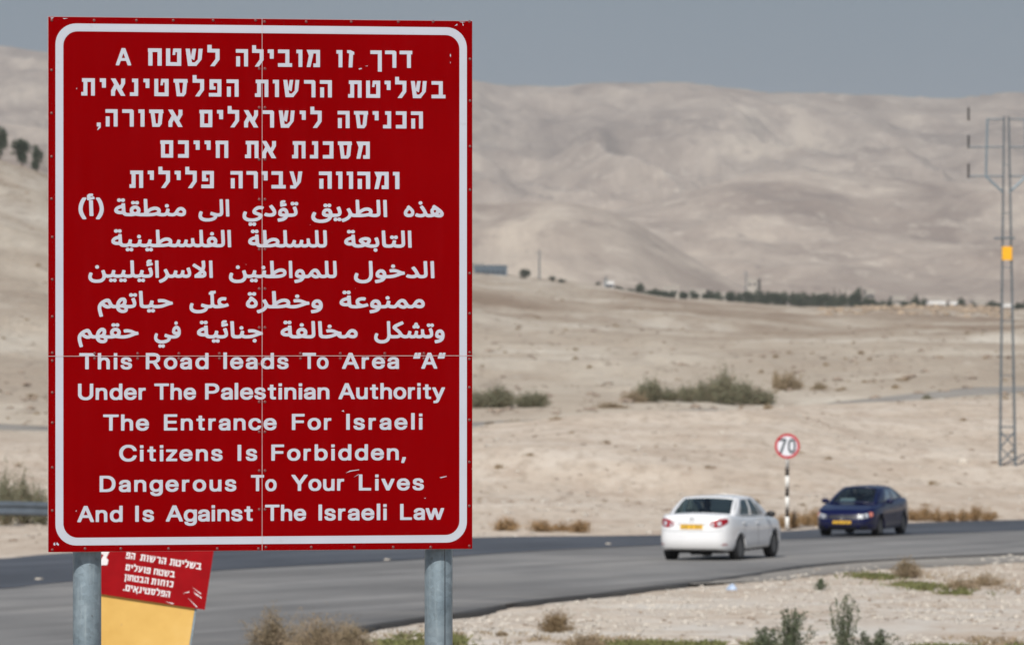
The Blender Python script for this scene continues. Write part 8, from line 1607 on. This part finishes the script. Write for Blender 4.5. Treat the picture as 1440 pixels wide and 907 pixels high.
# ------------------------------------------------------------------ cars
class CarBody:
    def __init__(s, L, W, top, zb, wheels, ra, expo=4.6, front_tuck=0.05):
        s.L, s.W, s.top, s.zb, s.wh, s.ra = L, W, top, zb, wheels, ra
        t = np.linspace(0, 2 * np.pi, 4001); c, q = np.cos(t), np.sin(t)
        X_ = W / 2 * np.sign(c) * np.abs(c) ** (2 / expo) ; Y_ = L / 2 * np.sign(q) * np.abs(q) ** (2 / expo)
        Y_ = Y_ - np.sign(Y_) * 0.07 * (np.abs(X_) / (W / 2)) ** 2 * (np.abs(Y_) / (L / 2)) ** 8       # bowed bumpers
        d = np.r_[0, np.cumsum(np.hypot(np.diff(X_), np.diff(Y_)))]; s.P = d[-1]; s.d = d; s.px, s.py = X_, Y_
    def plan(s, u): u = np.mod(u, s.P); return np.interp(u, s.d, s.px), np.interp(u, s.d, s.py)
    def zt(s, y): return np.interp(y, [p[0] for p in s.top], [p[1] for p in s.top])
    def point(s, u, f, off=0.0):
        x, y = s.plan(u); e = 0.02; xa_, ya_ = s.plan(u - e); xb_, yb_ = s.plan(u + e)
        nx, ny = (yb_ - ya_), -(xb_ - xa_); n = np.hypot(nx, ny) + 1e-9; nx, ny = nx / n, ny / n
        ins = np.interp(f, [0, .06, .22, .45, .62, .8, .93, 1.0], [.045, .012, .0, .004, .0, .018, .04, .085])
        endf = np.clip((np.abs(y) / (s.L / 2) - 0.82) / 0.18, 0, 1)
        ins = ins + endf * np.interp(f, [0, .25, .5, .6, 1.0], [.05, .0, .005, .015, .05])
        X_, Y_ = x - nx * (ins - off), y - ny * (ins - off)
        side = np.clip((np.abs(x) / (s.W / 2) - 0.8) / 0.1, 0, 1)
        zb = np.full(np.shape(X_), s.zb) + 0.02 * (1 - side)
        for yw in s.wh:
            q = s.ra ** 2 - (Y_ - yw) ** 2
            zb = np.where((q > 0) & (np.abs(X_) > s.W * 0.3), np.maximum(zb, 0.31 + np.sqrt(np.maximum(q, 0))), zb)
        zt = s.zt(Y_); zt = zt - 0.035 * np.interp(f, [0, .9, 1], [0, 0, 0])
        Z_ = zb + (zt - zb) * f
        # keep the body lines level over the arches
        z_flat = s.zb + (zt - s.zb) * f; Z_ = np.maximum(z_flat, zb)
        return X_, Y_, Z_
    def build(s, m, parent):
        n = 260; us = np.linspace(0, s.P, n, endpoint=False); fs = np.array([0, .03, .08, .16, .25, .35, .45, .55, .65, .74, .82, .88, .93, .97, 1.0])
        rows = []
        for f in fs: rows.append(np.stack(s.point(us, np.full(n, f)), -1))
        top = rows[-1]
        for k in (0.93, 0.82, 0.6, 0.35, 0.12, 0.0):
            x, y = top[:, 0] * k, top[:, 1] * (0.97 + 0.03 * k); crown = 0.03 * (1 - k ** 2)
            rows.append(np.stack([x, y, s.zt(y) + crown], -1))
        bot = rows[0]; inner = bot * np.array([0.74, 1, 1]); low = inner.copy(); low[:, 2] = s.zb + 0.03; low2 = low.copy(); low2[:, 0] = 0
        rows = [low2, low, inner] + rows
        V_ = np.concatenate(rows); i = (np.arange(len(rows) - 1)[:, None] * n + np.arange(n)[None]); j = (np.arange(len(rows) - 1)[:, None] * n + (np.arange(n)[None] + 1) % n)
        F_ = np.stack([i, j, j + n, i + n], -1).reshape(-1, 4)
        o = obj_me('body', mesh_np('body', V_, F_, m, True), parent); return o
    def u_at(s, x=None, y=None, side=1, end=None):
        """arc position on the plan where the outline has this x (at an end) or this y (on a side)"""
        if end is not None:
            ok = (np.sign(s.py) == end) & (np.abs(s.py) > s.L / 2 * .6); i = np.where(ok)[0]; return s.d[i[np.argmin(np.abs(s.px[i] - x))]]
        ok = (np.sign(s.px) == side) & (np.abs(s.px) > s.W / 2 * .55); i = np.where(ok)[0]; return s.d[i[np.argmin(np.abs(s.py[i] - y))]]
    def patch(s, name, m, parent, u0, u1, fl, fh, off=0.006, nu=12, nf=5, smooth=True):
        """panel lying on the body between two arc positions; fl, fh: lower/upper height fractions at both ends"""
        if u1 - u0 > s.P / 2: u1 -= s.P
        if u0 - u1 > s.P / 2: u0 -= s.P
        t = np.linspace(0, 1, nu); g = np.linspace(0, 1, nf); U = u0 + (u1 - u0) * t
        lo = np.interp(t, np.linspace(0, 1, len(fl)), fl); hi = np.interp(t, np.linspace(0, 1, len(fh)), fh)
        f = lo[:, None] + (hi - lo)[:, None] * g[None]; UU = np.repeat(U[:, None], nf, 1)
        outp = np.stack(s.point(UU.ravel(), f.ravel(), off), -1); inn = np.stack(s.point(UU.ravel(), f.ravel(), -0.01), -1)
        N = nu * nf; i = (np.arange(nu - 1)[:, None] * nf + np.arange(nf - 1)[None]).ravel(); Fq = [np.stack([i, i + nf, i + nf + 1, i + 1], 1)]
        a = np.arange(nf - 1); Fq.append(np.stack([a, a + 1, a + 1 + N, a + N], 1)); b = (nu - 1) * nf + a; Fq.append(np.stack([b, b + N, b + 1 + N, b + 1], 1))
        c = np.arange(nu - 1) * nf; Fq.append(np.stack([c, c + N, c + nf + N, c + nf], 1)); e = c + nf - 1; Fq.append(np.stack([e, e + nf, e + nf + N, e + N], 1))
        return obj_me(name, mesh_np(name, np.vstack([outp, inn]), np.vstack(Fq), m, False), parent)

def bil(c, u, v, bulge, nrm):
    a, b, d, e = [Vector(p) for p in c]                          # base-start, base-end, roof-end, roof-start
    p = (a * (1 - u) + b * u) * (1 - v) + (e * (1 - u) + d * u) * v
    return p + Vector(nrm) * bulge * (4 * u * (1 - u)) + Vector(nrm) * 0.03 * 4 * v * (1 - v)

def make_cabin(parent, paint, base, roof, side_wins, zb_r, zb_f, zr):
    """base: (y_rear, y_front, half width), roof: (y_rear, y_front, half width)"""
    yr0, yf0, w0, wf0 = base; yr1, yf1, w1 = roof
    bl, br, fl, fr = (-w0, yr0, zb_r), (w0, yr0, zb_r), (-wf0, yf0, zb_f), (wf0, yf0, zb_f)
    trl, trr, tfl, tfr = (-w1, yr1, zr), (w1, yr1, zr), (-w1, yf1, zr - 0.015), (w1, yf1, zr - 0.015)
    sw0 = w0 + 0.07
    pats = {'rear': ([bl, br, trr, trl], (0, -1, .55), .07, [(.05, .95, .07, .90)]),
            'front': ([fr, fl, tfl, tfr], (0, 1, .5), .10, [(.06, .94, .05, .92)]),
            'right': ([br, fr, tfr, trr], (1, 0, .25), .045, side_wins), 'left': ([bl, fl, tfl, trl], (-1, 0, .25), .045, side_wins)}
    vs, fs = [], []
    for key, (c, nrm, bulge, wins) in pats.items():
        us = sorted(set([round(i / 24, 4) for i in range(25)] + [w[0] for w in wins] + [w[1] for w in wins])); vs_ = sorted(set([round(i / 10, 4) for i in range(11)] + [w[2] for w in wins] + [w[3] for w in wins]))
        st = len(vs); nv = len(vs_)
        for u in us:
            for v in vs_: vs.append(bil(c, u, v, bulge, nrm))
        for i in range(len(us) - 1):
            for j in range(nv - 1):
                uc, vc = (us[i] + us[i + 1]) / 2, (vs_[j] + vs_[j + 1]) / 2
                if any(w[0] < uc < w[1] and w[2] < vc < w[3] for w in wins): continue
                fs.append((st + i * nv + j, st + (i + 1) * nv + j, st + (i + 1) * nv + j + 1, st + i * nv + j + 1))
        for w in wins:
            gb = MB(); nu, nn_ = 10, 5; e = 0.004
            pts = [bil(c, w[0] - e + (w[1] - w[0] + 2 * e) * i / nu, w[2] - e + (w[3] - w[2] + 2 * e) * j / nn_, bulge, nrm) - Vector(nrm) * 0.008 for i in range(nu + 1) for j in range(nn_ + 1)]
            gb.add(pts, [(i * (nn_ + 1) + j, (i + 1) * (nn_ + 1) + j, (i + 1) * (nn_ + 1) + j + 1, i * (nn_ + 1) + j + 1) for i in range(nu) for j in range(nn_)])
            gb.build({'rear': 'rear_window', 'front': 'windscreen'}.get(key, 'side_window'), M['glass'], parent, smooth=True)
            # dark rubber surround
            rb = MB(); ring = [bil(c, u, v, bulge, nrm) + Vector(nrm) * 0.002 for u, v in ((w[0], w[2]), (w[1], w[2]), (w[1], w[3]), (w[0], w[3]))]
    n = 14; st = len(vs)                                          # roof
    for i in range(n + 1):
        for j in range(n + 1):
            u, v = i / n, j / n; p = (Vector(trl) * (1 - u) + Vector(trr) * u) * (1 - v) + (Vector(tfl) * (1 - u) + Vector(tfr) * u) * v
            bow = 1 - (2 * u - 1) ** 4
            q = p + Vector((0, 0, 0.048 * (1 - (2 * u - 1) ** 2) ** .6 * (0.35 + 0.65 * (1 - (2 * v - 1) ** 2))))
            # meet the bowed screens
            if True: q.y += (-0.07 * (1 - v) + 0.10 * v) * 4 * u * (1 - u) * 1.0 * (1 if (v < .5) else 1)
            q.x += (1 if u > .5 else -1) * 0.045 * 4 * v * (1 - v) * abs(2 * u - 1) ** 3
            vs.append(q)
    for i in range(n):
        for j in range(n): a = st + i * (n + 1) + j; fs.append((a, a + n + 1, a + n + 2, a + 1))
    mb = MB(); mb.v = [tuple(v) for v in vs]; mb.f = fs
    me = mb.mesh('cabin', paint, True)
    bm = bmesh.new(); bm.from_mesh(me); bmesh.ops.remove_doubles(bm, verts=bm.verts, dist=0.012); bmesh.ops.recalc_face_normals(bm, faces=bm.faces)
    bm.to_mesh(me); bm.free()
    o = obj_me('cabin', me, parent)
    so = o.modifiers.new('thickness', 'SOLIDIFY'); so.thickness = 0.03; so.offset = -1
    return o

def lat(r, prof, n, M_): return MB().lathe(prof, n, M_)
def wheel_meshes(r, w, spokes, hub):
    t = MB(); t.lathe([(r * .66, -w / 2), (r * .94, -w / 2), (r, -w / 2 + .03), (r, w / 2 - .03), (r * .94, w / 2), (r * .66, w / 2)], 36, Matrix.Rotation(R(90), 4, 'Y')); t.f = t.f[:-2]
    tyre = t.mesh('wheel', M['dark'], True)
    b = MB(); b.lathe([(r * .70, w / 2 - .01), (r * .66, w / 2 - .005), (r * .62, w / 2 - .03), (r * .60, w / 2 - .07), (r * .12, w / 2 - .06)], 30, Matrix.Rotation(R(90), 4, 'Y'))
    b.lathe([(r * .16, w / 2 - .03), (r * .13, w / 2 - .012)], 16, Matrix.Rotation(R(90), 4, 'Y'))
    for i in range(spokes):
        a = 2 * math.pi * i / spokes
        b.box((w / 2 - .03, math.cos(a) * r * .38, math.sin(a) * r * .38), (0.03, r * .5, r * .15), Matrix.Rotation(a, 4, 'X'))
    rim = b.mesh('rim', M['rim']); return tyre, rim
def mirror_pair(parent, x, y, z, m):
    for s in (-1, 1):
        b = MB(); b.lathe([(0.01, -0.05), (0.05, -0.045), (0.075, -0.01), (0.07, 0.03), (0.045, 0.05), (0.01, 0.055)], 12, Matrix.Translation((s * x, y, z)) @ Matrix.Diagonal((1.55, 1, 1.0, 1)) @ Matrix.Rotation(R(90), 4, 'X'))
        b.box((s * (x - 0.10), y, z - 0.04), (0.10, 0.05, 0.03)); b.build('wing_mirror', m, parent, smooth=True)
def seats(parent, ys, zs, tall=True):
    for y, rear in ys:
        for x in ((-0.37, 0.37) if not rear else (-.42, 0.0, .42)):
            b = MB(); ww = 0.5 if not rear else .42
            b.box((x, y, 0.45), (ww, 0.5, 0.14)); b.box((x, y - .24, 0.72 if not rear else .70), (ww, 0.12, 0.55), Matrix.Rotation(R(12), 4, 'X'))
            if x or not rear: b.box((x, y - .31, 1.07 if not rear else 1.03), (0.26, 0.09, 0.17))
            b.build('seat', M['seat'], parent, bevel=0.03)
def plate_part(parent, loc, w, h, ry=0, facing=-1):
    b = MB(); b.box(loc, (w, 0.012, h)); p = b.build('number_plate', M['plate'], parent, bevel=0.003)
    return p
def driver(loc, rz, label, scale=1.0):
    """seated driver: one continuous body, hands on the wheel"""
    t = empty('person', loc, rz); tag(t, label, 'person')
    J = [(0, -.02, 0), (0, -.06, .25), (0, -.10, .46), (0, -.09, .56), (0, -.07, .68), (0, -.06, .76),
         (-.18, -.08, .46), (-.25, .08, .26), (-.16, .34, .36), (.18, -.08, .46), (.25, .08, .26), (.16, .34, .36),
         (-.1, 0, -.02), (-.14, .40, .06), (-.14, .62, -.30), (.1, 0, -.02), (.14, .40, .06), (.14, .62, -.30)]
    E_ = [(0, 1), (1, 2), (2, 3), (3, 4), (4, 5), (2, 6), (6, 7), (7, 8), (2, 9), (9, 10), (10, 11), (0, 12), (12, 13), (13, 14), (0, 15), (15, 16), (16, 17)]
    rad_ = [.16, .15, .14, .055, .092, .078, .07, .05, .035, .07, .05, .035, .09, .07, .05, .09, .07, .05]
    me = bpy.data.meshes.new('body'); me.from_pydata(J, E_, []); me.materials.append(M['shirt'])
    o = obj_me('body', me, t)
    sk = o.modifiers.new('skin', 'SKIN'); sv = me.skin_vertices[0].data
    for v, r in zip(sv, rad_): v.radius = (r, r)
    sv[0].use_root = True
    s2 = o.modifiers.new('smooth', 'SUBSURF'); s2.levels = s2.render_levels = 2; sk.use_smooth_shade = True
    h = MB(); h.lathe([(0.005, -.125), (.05, -.115), (.068, -.07), (.078, 0.0), (.082, .05), (.07, .10), (.03, .125), (.004, .13)], 20, Matrix.Translation((0, -.045, .70)) @ Matrix.Diagonal((.95, 1.12, 1, 1)))
    h.lathe([(.004, 0.02), (.016, 0.0), (.02, -.02), (.004, -.03)], 8, Matrix.Translation((0, .045, .70)))
    for s in (-1, 1): h.lathe([(.004, -.03), (.015, -.02), (.018, .01), (.004, .03)], 8, Matrix.Translation((s * .079, -.05, .70)))
    for s in (-1, 1):
        h.lathe([(.03, -.02), (.035, .02), (.02, .05)], 8, Matrix.Translation((s * .155, .36, .37)) @ Matrix.Rotation(R(-70), 4, 'X'))
        for f in range(4): h.tube((s * .155 + (f - 1.5) * .018, .40, .37), (s * .155 + (f - 1.5) * .018, .43, .345 - f * .002), .009, .007, 6)
        h.tube((s * .155 - s * .035, .38, .37), (s * .155 - s * .045, .42, .385), .010, .008, 6)
    h.build('head_and_hands', M['skin'], t, smooth=True)
    k = MB(); k.lathe([(.086, .02), (.09, .06), (.078, .11), (.035, .14), (.004, .145)], 18, Matrix.Translation((0, -.058, .70)) @ Matrix.Diagonal((.95, 1.14, 1, 1)))
    k.build('hair', M['hair'], t, smooth=True)
    f = MB()
    for s in (-1, 1): f.lathe([(.003, -.008), (.009, 0), (.003, .008)], 8, Matrix.Translation((s * .03, .04, .715)))
    f.box((0, .042, .645), (.045, .01, .008)); f.build('eyes_and_mouth', M['hair'], t)
    return t

def finish_car(t, cb, paint, base, roof, wins, zbr, zbf, zr, wheel_r, track, mir_m, spokes):
    cb.build(paint, t)
    make_cabin(t, paint, base, roof, wins, zbr, zbf, zr)
    ty, rm_ = wheel_meshes(wheel_r, 0.205, spokes, None)
    for yw in cb.wh:
        for s in (-1, 1):
            w = obj_me('wheel', ty, t, (s * track / 2, yw, wheel_r - .004), (0, 0, 0 if s > 0 else math.pi))
            obj_me('rim', rm_, w)
    MB().box((0, 0, 0.24), (track - 0.35, cb.L * 0.8, 0.10)).build('underbody', M['dark'], t)
    MB().tube((-.2, -cb.L / 2 + .62, .24), (.25, -cb.L / 2 + .62, .24), .095, n=12).build('silencer', M['dark'], t)
    seats(t, [(0.15, False), (-0.75, True)], 0)
    b = MB(); b.box((0, .78, .86), (1.3, .38, .16)); b.build('dashboard', M['seat'], t, bevel=.04)
    # door gaps, handles, sill line
    for s in (-1, 1):
        for yd in (0.86, -0.12, -1.02):
            u = cb.u_at(y=yd, side=s); cb.patch('door_gap', M['black'], t, u - .006, u + .006, [.10, .10], [.98, .98], 0.0015, 2, 10)
        for yh in (-0.02 - 0.0, -0.92):
            u = cb.u_at(y=yh - 0.07, side=s); cb.patch('door_handle', paint, t, u - .09, u + .09, [.80, .80], [.83, .83], 0.025, 4, 2)

# ---- white saloon, seen from behind
PHI = R(20)
cx_, cy_ = 4.86, 131.9
white = empty('white_car', (cx_, cy_, g1(cx_, cy_) + 0.022), -PHI)
tag(white, 'white saloon car driving away along the road', 'car')
cbw = CarBody(4.54, 1.79, [(-2.27, 1.02), (-2.15, 1.06), (-1.95, 1.07), (-1.5, 1.05), (-.9, 1.00), (0, .975), (.8, .965), (1.2, .945), (1.7, .88), (2.1, .78), (2.27, .70)], .255, (-1.31, 1.29), .355, 6.5)
finish_car(white, cbw, M['car_white'], (-1.52, 1.28, .78, .75), (-.82, .22, .64), [(.13, .40, .06, .86), (.445, .70, .05, .86), (.73, .80, .05, .62)], 1.035, .95, 1.435, .315, 1.56, M['black'], 7)
W_ = cbw
mirror_pair(white, .98, .68, 1.02, M['black'])
for s in (-1, 1):                                                    # tail lamps wrap round the corners
    ua = W_.u_at(x=s * .44, end=-1); ub = W_.u_at(y=-1.98, side=s)
    lp = W_.patch('tail_light', M['lamp_red'], white, ua, ub, [.74, .68, .68, .74, .80], [.80, .88, .905, .91, .90], .012, 18, 6)
    uc = W_.u_at(x=s * .62, end=-1); ud = W_.u_at(x=s * .70, end=-1)
    W_.patch('lamp_lens', M['lamp_clear'], lp, uc, ud, [.73, .73], [.83, .84], .018, 6, 3)
    ue = W_.u_at(x=s * .47, end=-1); uf = W_.u_at(x=s * .535, end=-1)
    W_.patch('lamp_lens', M['lamp_clear'], lp, ue, uf, [.73, .73], [.79, .80], .018, 6, 3)
    ug = W_.u_at(x=s * .70, end=-1); uh = W_.u_at(x=s * .80, end=-1)
    W_.patch('bumper_reflector', M['lamp_red'], white, ug, uh, [.17, .17], [.20, .20], .006, 4, 2)
ua, ub = W_.u_at(x=-.27, end=-1), W_.u_at(x=.27, end=-1)
W_.patch('number_plate', M['plate'], white, ua, ub, [.645, .645], [.77, .77], .012, 8, 3)
ua, ub = W_.u_at(x=-.36, end=-1), W_.u_at(x=.36, end=-1)
W_.patch('boot_trim', M['car_white'], white, ua, ub, [.795, .795], [.835, .835], .026, 8, 3)
for k in range(7):
    u = W_.u_at(x=-.2 + k * .066, end=-1); W_.patch('plate_mark', M['plate_dark'], white, u - .017, u + .017, [.67, .67], [.745, .745], .0135, 2, 2)
ua, ub = W_.u_at(x=-.72, end=-1), W_.u_at(x=.72, end=-1); W_.patch('bumper_line', M['black'], white, ua, ub, [.575, .575], [.583, .583], .002, 20, 2)
W_.patch('boot_gap', M['black'], white, ua, ub, [.845, .845], [.852, .852], .002, 20, 2)
W_.patch('under_bumper', M['black'], white, W_.u_at(x=-.62, end=-1), W_.u_at(x=.62, end=-1), [.0, .0], [.06, .06], .004, 14, 2)
bd = MB()
for rr_, mm in (((.062, .040), 1),):
    for i in range(20):
        a, b2 = 2 * math.pi * i / 20, 2 * math.pi * (i + 1) / 20
        bd.tube((rr_[0] * math.cos(a), 0, rr_[1] * math.sin(a)), (rr_[0] * math.cos(b2), 0, rr_[1] * math.sin(b2)), .006, n=5, cap=False)
        bd.tube((rr_[0] * .45 * math.cos(a), 0, rr_[1] * math.sin(a)), (rr_[0] * .45 * math.cos(b2), 0, rr_[1] * math.sin(b2)), .005, n=5, cap=False)
_u = W_.u_at(x=0.0, end=-1); _p = W_.point(np.array([_u]), np.array([.92]), .014)
bd.build('badge', M['chrome'], white, loc=(float(_p[0][0]), float(_p[1][0]), float(_p[2][0])))
dl = Matrix.Translation((cx_, cy_, g1(cx_, cy_) + .022)) @ Matrix.Rotation(-PHI, 4, 'Z')
p_ = dl @ Vector((-.37, .12, .55)); driver(p_, -PHI, 'driver in a dark shirt seen through the rear window of the white car')

# ---- dark blue saloon, coming towards the lens
PH2 = R(-(180 - 19))
bx_, by_ = 9.84, 159.3
blue = empty('blue_car', (bx_, by_, g1(bx_, by_) + 0.032), -PH2)
tag(blue, 'dark blue saloon car coming towards us on the far lane', 'car')
cbb = CarBody(4.48, 1.74, [(-2.24, .93), (-2.08, .97), (-1.5, 1.0), (-.9, .96), (0, .93), (.75, .915), (1.05, .90), (1.6, .825), (2.02, .74), (2.24, .655)], .20, (-1.22, 1.24), .335, 5.5)
finish_car(blue, cbb, M['car_blue'], (-1.72, 1.16, .66, .70), (-.80, .20, .53), [(.14, .44, .06, .86), (.475, .74, .05, .86)], 1.0, .905, 1.33, .30, 1.47, M['black'], 6)
B_ = cbb
mirror_pair(blue, .93, .62, .96, M['car_blue'])
for s in (-1, 1):
    ua = B_.u_at(x=s * .45, end=1); ub = B_.u_at(x=s * .72, end=1)
    lp = B_.patch('headlight', M['lamp_clear'], blue, ua, ub, [.68, .67, .68], [.84, .87, .87], .010, 12, 4)
    for xx in (.49, .63):
        u = B_.u_at(x=s * xx, end=1); B_.patch('reflector', M['rim'], lp, u - .045, u + .045, [.70, .70], [.83, .83], .014, 4, 3)
    ua = B_.u_at(x=s * .75, end=1); ub = B_.u_at(y=1.86, side=s); B_.patch('indicator', M['lamp_pink'], blue, ua, ub, [.66, .70], [.90, .86], .009, 8, 3)
    B_.patch('fog_recess', M['black'], blue, B_.u_at(x=s * .50, end=1), B_.u_at(x=s * .70, end=1), [.10, .10], [.26, .26], .003, 6, 3)
B_.patch('grille', M['black'], blue, B_.u_at(x=-.38, end=1), B_.u_at(x=.38, end=1), [.66, .66], [.86, .86], .004, 10, 3)
for fz in (.70, .76, .82):
    B_.patch('grille_slat', M['car_blue'], blue, B_.u_at(x=-.36, end=1), B_.u_at(x=.36, end=1), [fz, fz], [fz + .012, fz + .012], .010, 10, 2)
B_.patch('number_plate', M['plate'], blue, B_.u_at(x=-.26, end=1), B_.u_at(x=.26, end=1), [.40, .40], [.56, .56], .016, 8, 3)
for k in range(7):
    u = B_.u_at(x=-.2 + k * .066, end=1); B_.patch('plate_mark', M['plate_dark'], blue, u - .017, u + .017, [.44, .44], [.52, .52], .0175, 2, 2)
B_.patch('lower_intake', M['black'], blue, B_.u_at(x=-.42, end=1), B_.u_at(x=.42, end=1), [.08, .08], [.30, .30], .004, 12, 3)
B_.patch('bumper_strip', M['black'], blue, B_.u_at(y=1.75, side=1), B_.u_at(y=1.75, side=-1), [.36, .36], [.40, .40], .006, 40, 2)
bd = MB()
for i in range(20):
    a, b2 = 2 * math.pi * i / 20, 2 * math.pi * (i + 1) / 20
    bd.tube((.062 * math.cos(a), 0, .062 * math.sin(a)), (.062 * math.cos(b2), 0, .062 * math.sin(b2)), .010, n=5, cap=False)
bd.tube((-.035, 0, .045), (0, 0, -.04), .009, n=5); bd.tube((.035, 0, .045), (0, 0, -.04), .009, n=5)
_u = B_.u_at(x=0.0, end=1); _p = B_.point(np.array([_u]), np.array([.765]), .022)
bd.build('badge', M['chrome'], blue, loc=(float(_p[0][0]), float(_p[1][0]), float(_p[2][0])))
bp = MB(); bp.box((.20, .95, .985), (.42, .26, .006), Matrix.Rotation(R(-25), 4, 'X')); bp.build('windscreen_spot_sheet', M['white_plastic'], blue)  # pale sheet added, enlarged and raised to make the windscreen's bright spot
dl = Matrix.Translation((bx_, by_, g1(bx_, by_) + .032)) @ Matrix.Rotation(-PH2, 4, 'Z')
p_ = dl @ Vector((-.37, .10, .50)); driver(p_, -PH2, 'driver in a dark shirt behind the windscreen of the dark blue car')

# ------------------------------------------------------------------ air
zmin, zmax = float(Z.min()), float(Z.max())
hb_ = MB(); hb_.box((0, 0, (zmin - 1 + zmax + 12) / 2), (22400, 22400, zmax + 12 - zmin + 1))
hm = bpy.data.materials.new('haze'); hm.use_nodes = True; hn = hm.node_tree.nodes; hn.remove(hn['Principled BSDF'])
pv = hn.new('ShaderNodeVolumePrincipled'); pv.inputs['Color'].default_value = (0.68, 0.70, 0.73, 1); pv.inputs['Density'].default_value = 6.0e-5
pv.inputs['Anisotropy'].default_value = 0.0
hm.node_tree.links.new(pv.outputs[0], hn['Material Output'].inputs['Volume'])
hz_o = hb_.build('haze', hm); tag(hz_o, 'pale dry haze that softens the far hills', kind='stuff')
